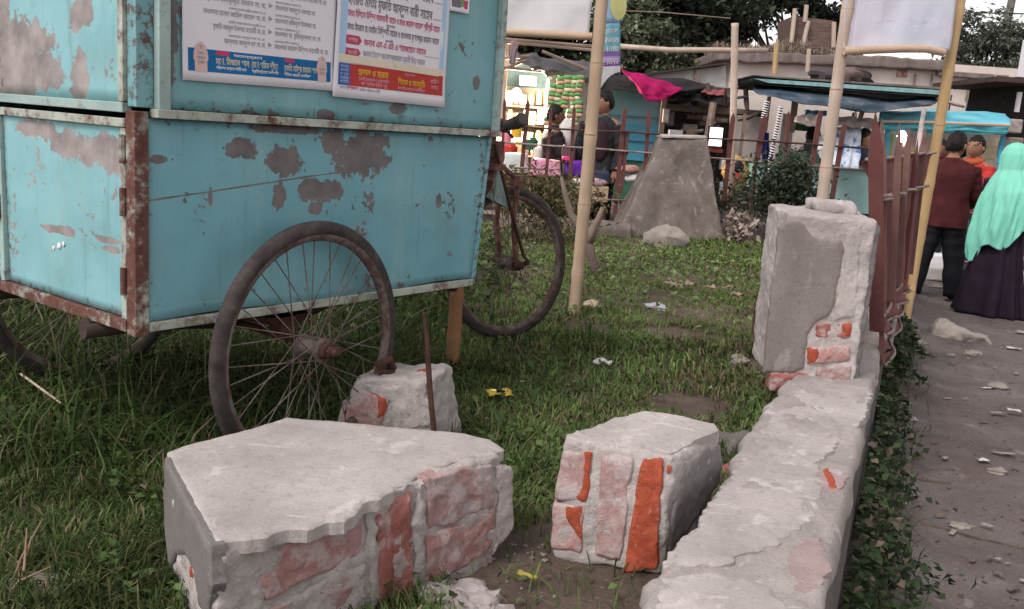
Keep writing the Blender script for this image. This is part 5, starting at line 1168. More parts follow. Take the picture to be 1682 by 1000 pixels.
tree('leafy_tree', gz(A(1040, 200, 17.5)), [(A(1020, 25, 17.5), .62), (A(1048, 60, 17.3), .62), (A(1022, 85, 17.2), .65), (A(1070, 95, 17.2), .55), (A(1110, 103, 17.2), .45), (A(1005, 120, 17), .5), (A(1060, 20, 17.5), .35)], 7500, .12, (.085, .11, .065), (.21, .24, .155), 'pale grey-green leafy tree next to the vertical banner', .12, seed=3)
tree('feathery_tree', gz(A(1610, 250, 22)), [(A(1580, 75, 22), .8), (A(1610, 60, 22), .75), (A(1638, 95, 22), .85), (A(1600, 110, 22), .9), (A(1660, 80, 22.4), .6), (A(1570, 105, 21.6), .6), (A(1645, 118, 22), .7), (A(1690, 105, 22), .8)], 9000, .14, (.085, .10, .08), (.19, .21, .17), 'grey-green feathery tree beyond the yellow bamboo pole', .18, seed=4, asp=.35)
tree('dark_tree', gz(A(880, 200, 20)), [(A(850, 70, 20), 1.1), (A(905, 75, 20), 1.1), (A(950, 70, 20), 1.0), (A(880, 40, 20), 1.2), (A(800, 60, 20), 1.2)], 9000, .17, G1, (.035, .05, .024), 'dark tree above the lit shop behind the white banner', .2, seed=5)
tree('dark_tree', gz(A(1290, 90, 33)), [(A(1205, 74, 33), .6), (A(1180, 76, 33), .8)], 3500, .2, (.10, .12, .11), (.17, .19, .17), 'hazy distant tree just above the roof edge', .2, seed=6)  # distance haze painted into the paler leaf tones
# ------------------------------------------------------------------ building and sheds
def fb(mb, x0, y0, x1, y1, Y, d, dz=0):
    c = at((x0+x1)/2, (y0+y1)/2, Y=Y); mb.box((c.x, c.y+d/2, c.z), ((x1-x0)*Y/F_PX, d, (y1-y0)*Y/F_PX)); return mb
MT['wallbeige'] = plaster('beige_wall', (.54, .46, .41), (.68, .60, .55), (.72, .66, .61), .3, .3, (1, 1, .6), (.27, .22, .19))
MT['parapet'] = plaster('stained_parapet', (.13, .105, .095), (.26, .215, .195), (.36, .31, .28), .4, .6, (1, 1, .4), (.07, .058, .052))
bd = empty('market_building', gz(A(1400, 250, 18)), 0, 'long low beige building with a stained dark parapet behind the market', 'building')
def inb(o): o.parent = bd; o.location = -bd.location; return o
mb = MB(); fb(mb, 1192, 104, 1478, 330, 18, 4); inb(mb.build('wall', MT['wallbeige'], None))
mb = MB(); fb(mb, 1478.5, 112, 1652, 330, 18.02, 4); inb(mb.build('wall', MT['wallbeige'], None))
mb = MB(); a, b = A(1180, 90, 17.8), A(1562, 107, 17.8); h = .21
rounded_block(mb, [a-V(0, 0, h/2), b-V(0, 0, h/2), b+V(0, 4.6, -h/2), a+V(0, 4.6, -h/2)], [a+V(0, 0, h/2), b+V(0, 0, h/2), b+V(0, 4.6, h/2), a+V(0, 4.6, h/2)], (70, 8, 6), .03, .03, 2.4, 51); inb(mb.build('parapet', MT['parapet'], None, smooth='all', weld=True))
mb = MB(); fb(mb, 1545, 120, 1655, 127, 17.85, 4.4); inb(mb.build('roof_slab', MT['parapet'], None))
mb = MB(); fb(mb, 1474, 114, 1490, 126, 17.98, .05); inb(mb.build('brick_patch', MT['brick_red'], None))
for x in (1500, 1528, 1590, 1620): 
    mb = MB(); fb(mb, x, 122, x+2.5, 165, 17.97, .03); inb(mb.build('wall_pipe', MT['wood'], None))
# dry growth along the parapet
n = 5000; u = rng.random(n); P = np.stack([a.x+(b.x-a.x)*u*.62, np.full(n, a.y)+rng.random(n)*1.5, a.z+(b.z-a.z)*u*.62+h/2+.0*u], 1)
blades('dry_roof_grass', P, rng.uniform(.05, .30, n)*(.4+np.abs(np.array([nz((q*9, 0, 0), 1, 3) for q in u]))*1.4), np.full(n, .02), np.clip(rng.normal(.6, .4, n), 0, 1.5), rng.uniform(0, 6.28, n), tones(n, (.20, .155, .12), (.34, .27, .22)), MT['grass'])
def simple(name, mat, x0, y0, x1, y1, Y, d, label, cat, group=None, bevel=.01):
    c = gz(at((x0+x1)/2, (y0+y1)/2, Y=Y), 0); mb = MB(); fb(mb, x0, y0, x1, y1, Y, d); o = mb.build(name, mat, bevel=bevel); return tag(o, label, cat, group)
tank = empty('roof_shed', A(1338, 76, 20), 0, 'brown woven roof shed with pale corner posts on top of the building', 'shed')
mb = MB(); c = [A(1303, 78, 19.6), A(1372, 80, 19.6), A(1370, 34, 19.6), A(1303, 26, 19.6)]; mb.prism(c, V(0, 1.2, 0)); o = mb.build('shed_wall', noisy('woven_brown', [(.3, (.10, .07, .06)), (.7, (.19, .14, .12))], 8, 6, .9, .6, 60, .01, (.5, 1, 4)), tank); o.location = -tank.location
for x0, y0, x1, y1 in ((1319, 74, 1328, 34), (1369, 78, 1370, 36), (1300, 70, 1306, 14), (1322, 36, 1325, 8)):
    mb = MB(); mb.tube([A(x0, y0, 19.5), A(x1, y1, 19.5)], .045, 8); o = mb.build('corner_post', MT['bamboo_pale'], tank); o.location = -tank.location
for i, (x0, y0, x1, y1, Y, r, mt, lb) in enumerate(((1272, 122, 1276, 70, 17.3, .05, 'bamboo_gold', 'yellowish pipe standing against the beige building wall'), (1326, 118, 1329, 80, 17.4, .04, 'bamboo_pale', 'pale short pole against the beige building wall'), (1163, 222, 1172, 168, 12.6, .05, 'wood', 'slanted pale post in front of the dark stall'), (1648, 70, 1668, -30, 30, .12, 'concrete_old', 'grey utility pole at the right edge against the sky'))):
    mb = MB(); mb.tube([A(x0, y0, Y), A(x1, y1, Y)], r, 8); tag(mb.build('pole' if i < 3 else 'utility_pole', MT[mt], smooth=True), lb, 'pole')
mb = MB(); mb.tube([A(1585, 20, 29), A(1620, 21, 29.2), A(1700, 23, 30)], .022, 5); mb.tube([A(1588, 20, 29), A(1588, 42, 29)], .05, 5); tag(mb.build('power_line', MT['dark']), 'power line with a small insulator crossing the white sky', 'wire')
for yy, lb in ((43, 'lower sagging power line beside the utility pole'), ):
    mb = MB(); mb.tube([A(1648, 44, 29), A(1700, 36, 30)], .03, 5); tag(mb.build('power_line', MT['dark']), lb, 'wire')
for pts, lb in (([(985, 16), (1090, 20), (1200, 30)], 'thin wire crossing in front of the dark tree'), ):
    mb = MB(); mb.tube([A(x, y, 15) for x, y in pts], .008, 5); tag(mb.build('thin_wire', MT['wood']), lb, 'wire')
mb = MB(); mb.tube([A(1018, 76, 11.5), A(1100, 82, 11.6), A(1160, 82, 11.6), A(1260, 83, 11.7)], .032, 8); tag(mb.build('bamboo_rail', MT['bamboo_pale'], smooth='all'), 'long thin bamboo rail tied across to the slim pole', 'rail')
# pale shed between the leafy tree and the building
sh = empty('pale_shed', gz(A(1120, 200, 15.5)), 0, 'pale stained wall shed with a thin sloping roof beside the building', 'shed')
mb = MB(); mb.prism([A(1062, 122, 15.5), A(1192, 108, 15.5), A(1192, 300, 15.5), A(1062, 300, 15.5)], V(0, 2, 0)); o = mb.build('wall', plaster('pale_wall', (.36, .34, .33), (.55, .53, .51), (.62, .6, .58), .4, .3, (1, 1, .5), (.18, .16, .15)), sh); o.location = -sh.location
mb = MB(); mb.prism([A(1050, 121, 15.3), A(1195, 102, 15.3), A(1195, 105, 15.3), A(1050, 124, 15.3)], V(0, 2.6, 0)); o = mb.build('roof', MT['under'], sh); o.location = -sh.location
mb = MB(); fb(mb, 1141, 116, 1149, 140, 15.45, .04); o = mb.build('red_stain_board', MT['brick_pink'], sh); o.location = -sh.location
simple('white_column', MT['paper'], 1690, 66, 1714, 132, 16, .3, 'white column at the right edge above the dark stalls', 'column')
ds = empty('dark_stall', gz(A(1670, 250, 14.5)), 0, 'dark shadowy stall behind the woman in the mint shawl', 'stall')
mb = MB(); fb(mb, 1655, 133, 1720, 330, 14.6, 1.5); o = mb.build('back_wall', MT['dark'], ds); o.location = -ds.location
mb = MB(); fb(mb, 1640, 128, 1720, 136, 14.0, 2.2); o = mb.build('roof', MT['under'], ds); o.location = -ds.location
mb = MB(); fb(mb, 1671, 152, 1677, 183, 14.3, .05); o = mb.build('post', MT['paper'], ds); o.location = -ds.location

# ------------------------------------------------------------------ market stalls along the far street
def cloth(name, pts_rows, Y0, mat, label=None, cat=None, parent=None, wr=.03, seed=0, nu=28, nv=18, group=None, th=.004):
    """draped sheet through rows of (px, py, Y) control points"""
    rows = [[A(*p) for p in r] for r in pts_rows]; loc = rows[0][0].copy()
    def samp(row, u):
        k = u*(len(row)-1); i = min(int(k), len(row)-2); return row[i].lerp(row[i+1], k-i)
    def fn(u, v):
        k = v*(len(rows)-1); i = min(int(k), len(rows)-2); f = k-i
        p = samp(rows[i], u).lerp(samp(rows[i+1], u), f)
        return p-loc+V(.3, -1, .5)*wr*(fbm((u*3, v*2.4, seed), 1.3, seed, 4)+.5*math.sin(u*17+3*v+seed))
    mb = MB(); mb.grid(fn, nu, nv); o = mb.build(name, mat, parent, smooth='all', solid=th)
    o.location = loc if parent is None else loc-parent.location
    return tag(o, label, cat, group) if label else o
def part(root, name, mat, mb, **k): o = mb.build(name, mat, root, **k); o.location = -root.location; return o
# lit shop on the left
shop = empty('lit_shop', gz(A(870, 250, 12.8)), 0, 'small brightly lit open shop under a crumpled dark tarpaulin', 'stall')
part(shop, 'back_wall', flat('shop_wall', (.50, .42, .30), .8, .15), fb(MB(), 770, 108, 908, 300, 13.9, .05))
part(shop, 'shaded_interior', MT['dark'], fb(MB(), 908, 112, 985, 330, 13.6, .4))  # black box painting the shade of the interior behind the packet strips
part(shop, 'upper_board', flat('teal_board', (.06, .09, .09), .8), fb(MB(), 770, 95, 905, 140, 13.6, .05))
part(shop, 'counter', flat('shop_counter', (.10, .055, .05), .7, .4), fb(MB(), 775, 256, 906, 330, 12.6, .6), bevel=.01)
for y in (172, 205, 232): part(shop, 'shelf', MT['wood'], fb(MB(), 775, y, 906, y+3, 13.4, .45))
for x0, y0, x1, y1, Y in ((822, 225, 834, 62, 12.4), (898, 240, 902, 130, 12.9), (776, 240, 790, 60, 12.6)):
    mb = MB(); mb.tube([A(x0, y0, Y), A(x1, y1, Y)], .035, 8); part(shop, 'post', MT['bamboo_pale'], mb)
for x0, y0, x1, y1 in ((800, 62, 972, 76), (800, 66, 972, 82), (800, 108, 900, 118), (800, 98, 870, 92), (815, 118, 872, 96), (890, 84, 975, 118)):
    mb = MB(); mb.tube([A(x0, y0, 12.3), A(x1, y1, 12.3)], .022, 6); part(shop, 'roof_pole', MT['wood'], mb)
cloth('tarpaulin', [[(852, 84, 12.9), (900, 92, 12.9), (978, 104, 12.9)], [(846, 92, 12.4), (900, 104, 12.3), (982, 118, 12.3)], [(872, 110, 12.1), (905, 118, 12.05), (984, 130, 12.1)], [(884, 116, 12.1), (920, 128, 12.1), (984, 142, 12.15)]], 0, flat('dark_tarp', (.075, .07, .075), .6, .3, 8, .5, 20), parent=shop, wr=.07, seed=3)
cloth('hanging_cloth', [[(840, 66, 12.2), (848, 68, 12.2), (852, 70, 12.2)], [(838, 84, 12.2), (847, 86, 12.2), (850, 84, 12.2)], [(836, 102, 12.2), (843, 106, 12.2), (848, 100, 12.2)]], 0, flat('mauve_cloth', (.24, .17, .19)), parent=shop, wr=.02, seed=4, nu=8, nv=10)
part(shop, 'meter_box', flat('cream_box', (.22, .19, .13)), fb(MB(), 854, 124, 882, 139, 12.9, .15), bevel=.01)
mb = MB(); mb.ball(A(848, 156, 12.95), .075, 12, 8, (1, 1, 1.25)); part(shop, 'light_bulb', emit('bulb_glow', (1, .93, .82), 40), mb, smooth='all')
pl_ = bpy.data.lights.new('shop_lamp', 'POINT'); pl_.energy = 300; pl_.color = (1, .87, .68); pl_.shadow_soft_size = .08
po = bpy.data.objects.new('shop_lamp', pl_); COL.objects.link(po); po.location = A(848, 157, 12.78)
GC = [flat('goods_'+str(i), c, .45, .2, 30) for i, c in enumerate([(.60, .52, .38), (.50, .14, .08), (.52, .34, .14), (.30, .36, .18), (.55, .50, .45), (.50, .28, .30), (.62, .58, .50), (.60, .52, .34)])]  # mostly pale warm colours, part of the lamp's glow painted into the goods
rg = random.Random(21); gi = 0
GN = ['cream', 'red', 'orange', 'green', 'pale beige', 'pink', 'whitish', 'straw yellow']; ORD = ['first', 'second', 'third', 'fourth', 'fifth', 'sixth', 'seventh', 'eighth', 'ninth', 'tenth', 'eleventh', 'twelfth', 'thirteenth', 'fourteenth', 'fifteenth']; SHN = {171.5: 'topmost', 204.5: 'second highest', 231.5: 'third highest', 255.5: 'lowest'}
for yb, x0, x1 in ((171.5, 778, 900), (204.5, 778, 902), (231.5, 778, 902), (255.5, 780, 902)):
    x = x0; gi = 0
    while x < x1:
        w = rg.uniform(8, 14); hgt = rg.uniform(14, 24); Y = 13.45 if yb < 240 else 12.7
        c = A(x+w/2, yb, Y); s = Y/F_PX; mb = MB(); r_ = w*s*.45; hh_ = hgt*s
        if rg.random() < .55: mb.tube([c, c+V(0, 0, hh_*.75), c+V(0, 0, hh_*.85), c+V(0, 0, hh_)], [r_, r_, r_*.7, r_*.7], 10)
        else: mb.box(c+V(0, 0, hh_/2), (w*s*.85, .1, hh_))
        o = mb.build('goods_jar', GC[rg.randrange(len(GC))], smooth=True, bevel=0)
        gi += 1; tag(o, f'{GN[GC.index(o.data.materials[0])]} jar, {ORD[gi-1]} from left on the {SHN[yb]} lit shop shelf', 'goods', 'goods on the shelves of the lit shop'); x += w+rg.uniform(0, 3)
for lbl, c, x, y, w, hgt, Y in (('yellow carton on the counter of the lit shop', (.60, .36, .03), 848, 226, 17, 26, 12.3), ('pink tin on the counter of the lit shop', (.58, .20, .30), 832, 240, 14, 22, 12.3), ('red basket on the counter of the lit shop', (.42, .04, .03), 838, 256, 22, 18, 12.2), ('dark green round tin on the counter of the lit shop', (.03, .10, .07), 872, 246, 20, 20, 12.3), ('white plastic jar beside the green round tin', (.6, .56, .5), 884, 262, 18, 20, 12.2)):
    s = Y/F_PX; c0_ = A(x, y, Y); mb = MB(); mb.tube([c0_-V(0, 0, 0), c0_+V(0, 0, hgt*s*.85), c0_+V(0, 0, hgt*s*.9), c0_+V(0, 0, hgt*s)], [w*s*.5, w*s*.52, w*s*.4, w*s*.38], 12); tag(mb.build('goods_tin', flat('tin_paint', c, .45, .1), smooth=True), lbl, 'tin')
# strips of snack packets
SG, SO, SW = flat('packet_green', (.14, .33, .11), .35, .3, 40), flat('packet_orange', (.56, .33, .23), .35, .3, 40), flat('packet_cream', (.62, .56, .38), .35, .3, 40)
def pillow(mb, c, w, h, d, mi):
    def fn(u, v):
        b = max(0, math.sin(math.pi*u)*math.sin(math.pi*v))**.5; return Vector(c)+V((u-.5)*w, -d*b, (.5-v)*h)
    k0 = len(mb.f); mb.cur = mi; mb.grid(fn, 5, 4); mb.cur = 0
for i, (x0, x1) in enumerate(((909, 904), (921, 919), (933, 932), (945, 944), (954, 954))):
    Y = 12.0; s = Y/F_PX; ya = (138, 126, 124, 125, 124)[i]; nn = (5, 6, 6, 6, 5)[i]
    root = empty('snack_strip', A(x0, ya, Y), 0, ('leftmost', 'second', 'middle', 'fourth', 'rightmost')[i]+' hanging strip of green and orange snack packets at the lit shop', 'snack packets', 'hanging strips of snack packets')
    for k in range(nn):
        c = V((x1-x0)*s*k/6, 0, -(k*13.2+6)*s); mb = MB(); h = 6.3*s
        pillow(mb, c+V(0, 0, h*.5), 12.4*s, h*1.1, .022, 0); pillow(mb, c-V(0, 0, h*.5), 12.4*s, h*1.1, .022, 1 if (k+i) % 3 else 2)
        o = mb.build('packet', [SG, SO, SW], root, smooth='all', solid=.01); o.rotation_euler = (0, rg.uniform(-.12, .12), rg.uniform(-.3, .3))
# stand with bags and boxes in front of the shop, behind the fence
tb = empty('market_table', gz(A(920, 330, 11.3)), 0, 'low dark market table behind the far fence with boxes and bags on it', 'table')
part(tb, 'tabletop', MT['dark'], fb(MB(), 830, 288, 1000, 294, 11.1, .7))
for x in (835, 905, 990): mb = MB(); c = A(x, 292, 11.2); mb.tube([c, V(c.x, c.y, -.35)], .025, 6); part(tb, 'leg', MT['rust_dark'], mb)
def bag(name, c, x0, y0, x1, y1, Y, label, cat, seed, jit=.12):
    mb = MB(); p = A((x0+x1)/2, y1, Y); s = Y/F_PX; w, h = (x1-x0)*s, (y1-y0)*s
    rounded_block(mb, [V(-w/2, -.12, 0), V(w/2, -.12, 0), V(w/2, .15, 0), V(-w/2, .15, 0)], [V(-w*.47, -.10, h), V(w*.47, -.10, h), V(w*.45, .13, h), V(-w*.45, .13, h)], (14, 8, 10), .03, .02, 6, seed)
    o = mb.build(name, flat(name+'_paint', c, .6, .12, 10, .3, 30), smooth='all', weld=True); o.location = p; return tag(o, label, cat)
bag('pink_box', (.62, .27, .38), 869, 262, 920, 289, 11.2, 'soft pink box on the market table behind the fence', 'box', 1)
bag('white_sack', (.50, .54, .52), 826, 252, 866, 289, 11.25, 'white sack left of the pink box behind the fence', 'sack', 2)
bag('purple_bag', (.13, .03, .34), 926, 264, 972, 290, 11.3, 'purple bag right of the pink box behind the fence', 'bag', 3)
bag('dark_bag', (.03, .04, .07), 968, 280, 1000, 302, 11.0, 'dark blue bag beside the pale bamboo pole on the far table', 'bag', 4)
bag('grey_bundle', (.07, .045, .05), 922, 240, 945, 268, 11.35, 'dark bundle standing behind the purple bag', 'bundle', 5)
bag('magenta_box', (.5, .03, .16), 924, 256, 938, 264, 11.2, 'small magenta packet in front of the dark bundle', 'packet', 6)
cr = empty('wooden_crate', A(970, 330, 10.9), 0, 'wooden crate with oval hand holes beyond the pale bamboo pole', 'crate')
part(cr, 'crate_body', MT['wood_pale'], fb(MB(), 942, 305, 999, 330, 10.8, .35), bevel=.006)
for x in (952, 985): mb = MB(); p = A(x, 319, 10.79); mb.ball(p, .05, 12, 6, (1.3, .1, .6)); part(cr, 'hand_hole', MT['rust_dark'], mb, smooth='all')
mb = MB()
for x in (946, 994): c = A(x, 330, 10.9); mb.tube([c, V(c.x, c.y, -.35)], .03, 6)
part(cr, 'crate_stand', MT['rust_dark'], mb)
for i, (x, y, c, lb) in enumerate(((955, 300, (.58, .54, .55), 'white crumpled cloth on the wooden crate'), (978, 300, (.45, .30, .34), 'pinkish folded cloth on the wooden crate'), (1045, 294, (.5, .48, .47), 'white sheet of paper on the far table left of the tapered block'), (1034, 278, (.45, .24, .22), 'reddish bundle left of the tapered block'))):
    mb = MB(); p = A(x, y, 10.85); mb.ball(p, .09, 12, 8, (1.5, .8, .55), .4, i); tag(mb.build('folded_cloth', flat('cloth_lump', c, .8, .2), smooth='all'), lb, 'cloth')
# blue shed with dark roof and magenta cloth
bs = empty('blue_shed', gz(A(1040, 260, 12.7)), 0, 'blue sheet-metal shed with a dark tarp roof', 'shed')
part(bs, 'upper_panel', flat('faded_blue', (.15, .28, .35), .6, .12, 4), fb(MB(), 984, 138, 1086, 204, 12.7, 1.2))
part(bs, 'lower_panel', flat('bright_blue', (.07, .27, .40), .55, .10, 4), fb(MB(), 990, 204.5, 1082, 262, 12.66, 1.2))
part(bs, 'base_panel', flat('green_base', (.05, .16, .11), .7, .2), fb(MB(), 992, 262.5, 1074, 330, 12.7, 1.2))
for y in (190, 230): part(bs, 'seam_strip', flat('blue_seam', (.06, .17, .22)), fb(MB(), 996, y, 1082, y+1.6, 12.63, .03))
part(bs, 'edge_post', MT['wood'], fb(MB(), 1082, 140, 1090, 300, 12.6, .1))
cloth('tarp_roof', [[(975, 118, 13.4), (1060, 122, 13.4), (1180, 140, 13.4)], [(975, 132, 12.5), (1050, 140, 12.4), (1130, 148, 12.4)], [(978, 146, 12.2), (1040, 152, 12.2), (1110, 152, 12.2)]], 0, MT['dark'], parent=bs, wr=.06, seed=7)
cloth('magenta_cloth', [[(1018, 116, 12.05), (1050, 120, 12.05), (1082, 130, 12.05), (1122, 144, 12.05)], [(1030, 122, 11.95), (1052, 136, 11.9), (1080, 142, 11.9), (1116, 150, 11.95)], [(1040, 130, 11.9), (1054, 150, 11.85), (1078, 156, 11.85), (1104, 156, 11.9)], [(1052, 150, 11.9), (1064, 164, 11.85), (1080, 168, 11.85), (1096, 162, 11.9)]], 0, flat('magenta_cloth', (.32, .008, .085), .75, .15, 6, .2), 'magenta cloth draped over the eave of the blue shed', 'cloth', wr=.035, seed=8, nu=36, nv=24)
# dark middle stall
ms = empty('dark_stall', gz(A(1140, 250, 13.4)), 0, 'dark brown open stall behind the tapered concrete block', 'stall')
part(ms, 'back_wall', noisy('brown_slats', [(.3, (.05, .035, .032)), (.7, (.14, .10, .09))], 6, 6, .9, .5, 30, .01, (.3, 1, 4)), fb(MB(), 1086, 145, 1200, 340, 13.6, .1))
part(ms, 'awning_frame', MT['wood'], fb(MB(), 1086, 176, 1260, 186, 13.0, .12)); part(ms, 'shelf', MT['wood_pale'], fb(MB(), 1084, 222, 1166, 227, 12.7, .5))
part(ms, 'beam', MT['wood'], fb(MB(), 1130, 192, 1250, 199, 13.2, .1)); part(ms, 'counter', MT['dark'], fb(MB(), 1084, 244, 1200, 330, 12.8, .5))
cloth('eave_tarp', [[(1086, 142, 13.5), (1140, 146, 13.5), (1192, 150, 13.5)], [(1090, 152, 12.8), (1140, 156, 12.8), (1190, 158, 12.8)], [(1096, 160, 12.6), (1140, 168, 12.6), (1196, 176, 12.6)]], 0, MT['dark'], parent=ms, wr=.05, seed=9)
cloth('striped_tarp', [[(1150, 146, 13.0), (1190, 148, 13.0)], [(1152, 152, 12.7), (1192, 158, 12.7)]], 0, flat('red_tarp', (.25, .07, .07)), parent=ms, wr=.03, seed=10, nu=12, nv=8)
tv = empty('glowing_screen', A(1176, 238, 12.4), 0, 'small glowing white screen on the shelf of the dark stall', 'screen')
part(tv, 'screen_frame', MT['dark'], fb(MB(), 1164, 208, 1188, 242, 12.42, .1)); part(tv, 'screen_panel', emit('screen_white', (.95, .98, 1), 1.6), fb(MB(), 1166, 210, 1186, 239, 12.405, .02))
for x, y, w, h, c, lb in ((1110, 219, 22, 11, (.56, .57, .56), 'white plastic tub on the shelf of the dark stall'), (1134, 218, 12, 10, (.20, .12, .10), 'brown tin on the shelf of the dark stall'), (1178, 247, 18, 7, (.42, .10, .08), 'red tray under the glowing screen'), (1094, 190, 10, 22, (.40, .36, .34), 'pale papers hanging at the left side of the dark stall')):
    simple('stall_goods', flat('stall_goods', c, .6, .2), x-w/2, y-h/2, x+w/2, y+h/2, 12.55, .2, lb, 'goods')
# right stall: pale boards, teal counter, tarpaulin awning
rs_ = empty('market_stall', gz(A(1330, 300, 12.4)), 0, 'market stall with a pale teal counter under a blue-black rolled tarpaulin', 'stall')
part(rs_, 'back_wall', MT['wallbeige'], fb(MB(), 1192, 168, 1460, 340, 14.2, .1)); part(rs_, 'counter', flat('pale_teal', (.26, .42, .40), .6, .12, 5), fb(MB(), 1236, 274, 1440, 345, 12.2, .5), bevel=.01)
part(rs_, 'counter_top', MT['wood'], fb(MB(), 1234, 268, 1442, 273.5, 12.15, .6))
for x0, x1, y1 in ((1197, 1216, 262), (1220, 1248, 258), (1284, 1302, 250)): part(rs_, 'board', plaster('pale_board', (.46, .42, .39), (.58, .54, .5)), fb(MB(), x0, 188, x1, y1, 13.0, .05))
for x, y0, y1, w in ((1302, 142, 216, 8), (1258, 160, 240, 4), (1217, 188, 300, 3), (1440, 190, 300, 6)): part(rs_, 'post', MT['wood'], fb(MB(), x, y0, x+w, y1, 12.6, .08))
part(rs_, 'green_board', flat('green_board', (.03, .10, .07)), fb(MB(), 1306, 200, 1346, 215, 12.9, .05)); part(rs_, 'green_board', flat('green_board', (.12, .28, .20)), fb(MB(), 1280, 250, 1345, 268, 12.7, .05))
cloth('rolled_tarp', [[(1240, 140, 12.2), (1330, 148, 12.2), (1450, 160, 12.2), (1545, 162, 12.2)], [(1238, 148, 11.8), (1330, 158, 11.75), (1450, 170, 11.75), (1540, 168, 11.8)], [(1246, 156, 11.75), (1330, 172, 11.7), (1440, 184, 11.7), (1530, 172, 11.8)], [(1255, 154, 11.95), (1330, 170, 12.0), (1440, 180, 12.0), (1525, 170, 12.0)]], 0, noisy('blue_tarp', [(.3, (.02, .035, .055)), (.55, (.06, .09, .12)), (.75, (.17, .17, .19))], 4, 6, .55, .4, 12, .02, (1, 1, 2)), parent=rs_, wr=.035, seed=11, nu=50)
for i, (y0, y1, mt) in enumerate(((123, 127, MT['concrete_old']), (128.5, 136, flat('teal_strip', (.22, .38, .39))), (137.5, 140, MT['dark']))):
    mb = MB(); mb.prism([A(1238, y0, 11.9), A(1552, y0+20, 11.9), A(1552, y1+20, 11.9), A(1262, y1, 11.9)], V(0, 1.4, 0)); part(rs_, 'awning_strip', mt, mb)
for i, (x, y, r, lb) in enumerate(((1352, 124, .13, 'dark brick lump lying on the tarpaulin awning'), (1392, 124, .15, 'folded dark rag on the tarpaulin awning'), (1410, 128, .15, 'black shoe-like bundle at the end of the awning rags'))):
    mb = MB(); p = A(x, y, 12.3); mb.ball(p, r, 12, 8, (1.3, .8, .7), .6, 60+i); tag(mb.build('rag_bundle', flat('rag', ((.07, .06, .065), (.14, .10, .10), (.03, .025, .025))[i]), smooth=True), lb, 'rag')
for i, (rows, c, lb) in enumerate((([[(1308, 190, 12.0), (1348, 186, 12.0)], [(1304, 200, 11.9), (1350, 196, 11.9)], [(1330, 208, 11.9), (1346, 206, 11.9)]], (.52, .44, .40), 'cream cloth folded over a line above the teal counter'), ([[(1322, 180, 12.1), (1360, 182, 12.1)], [(1322, 188, 12.0), (1358, 190, 12.0)]], (.05, .22, .42), 'bright blue plastic strip under the awning'), ([[(1365, 190, 12.1), (1440, 196, 12.1)], [(1368, 200, 12.0), (1442, 206, 12.0)], [(1366, 206, 12.0), (1440, 212, 12.0)]], (.30, .26, .25), 'greyish folded sheets hanging right of the thick pinkish pole'), ([[(1372, 208, 12.2), (1414, 206, 12.2)], [(1370, 240, 12.0), (1412, 240, 12.0)], [(1364, 274, 11.8), (1412, 278, 11.8)]], None, 'pale blue patterned cloth hanging over the teal counter'), ([[(1346, 222, 12.2), (1374, 220, 12.2)], [(1340, 244, 12.0), (1378, 240, 12.0)], [(1350, 260, 12.0), (1378, 252, 12.0)]], (.54, .53, .58), 'white round sheet hanging beside the patterned cloth'), ([[(1254, 218, 12.4), (1262, 218, 12.4)], [(1250, 240, 12.4), (1264, 242, 12.4)], [(1252, 264, 12.4), (1264, 262, 12.4)]], (.012, .016, .09), 'navy blue cloth hanging behind the red fence bar'))):
    mt = flat('hung_cloth', c, .8, .15) if c else noisy('printed_cloth', [(.40, (.10, .16, .32)), (.46, (.42, .48, .60)), (.62, (.60, .62, .68))], 9, 4, .8, .1)
    cloth('hung_cloth', rows, 0, mt, lb, 'cloth', wr=.03, seed=30+i, nu=16, nv=14)
mb = MB(); p = A(1208, 285, 12.2); mb.ball(p, .18, 14, 10, (.9, .7, 1.35), .3, 5); tag(mb.build('yellow_bundle', flat('yellow_bundle', (.42, .25, .08), .8, .2), smooth='all'), 'yellow-orange hanging bundle right of the tapered block', 'bundle')
mb = MB(); p = A(1213, 274, 12.0); mb.ball(p, .07, 10, 8, (1, .6, 1.2), .2, 6); tag(mb.build('dark_opening', MT['black'], smooth='all'), 'black pouch in front of the yellow-orange bundle', 'pouch')  # black ball stands in for the shade inside the bundle's opening
simple('red_tin', flat('red_tin', (.45, .03, .03)), 1204, 284, 1216, 293, 11.95, .1, 'small red tin under the black pouch', 'tin')
# striped spiral garlands
for x0, y0, x1, y1, Y, nn, lb in ((1260, 165, 1254, 196, 11.4, 8, 'short striped spiral garland hanging above a red fence bar'), (1284, 174, 1262, 284, 11.4, 26, 'long striped spiral garland hanging in front of the pale boards'), (1516, 208, 1508, 256, 7.6, 13, 'striped spiral garland beside the red sheet fence')):
    a, b = A(x0, y0, Y), A(x1, y1, Y); root = empty('spiral_garland', a, 0, lb, 'garland', 'striped spiral garlands'); w = 4.5*Y/F_PX
    mb = MB(); mb.tube([V(0, 0, 0), b-a], w*.45, 6); mb.build('garland_core', MT['dark'], root)
    for k in range(nn):
        c = (b-a)*((k+.5)/nn); mb = MB(); mb.tube([c+V(-w, 0, w*.25), c+V(0, -w*.8, 0), c+V(w, 0, -w*.1)], (b-a).length/nn*.22, 5); mb.build('garland_turn', MT['paper'], root)
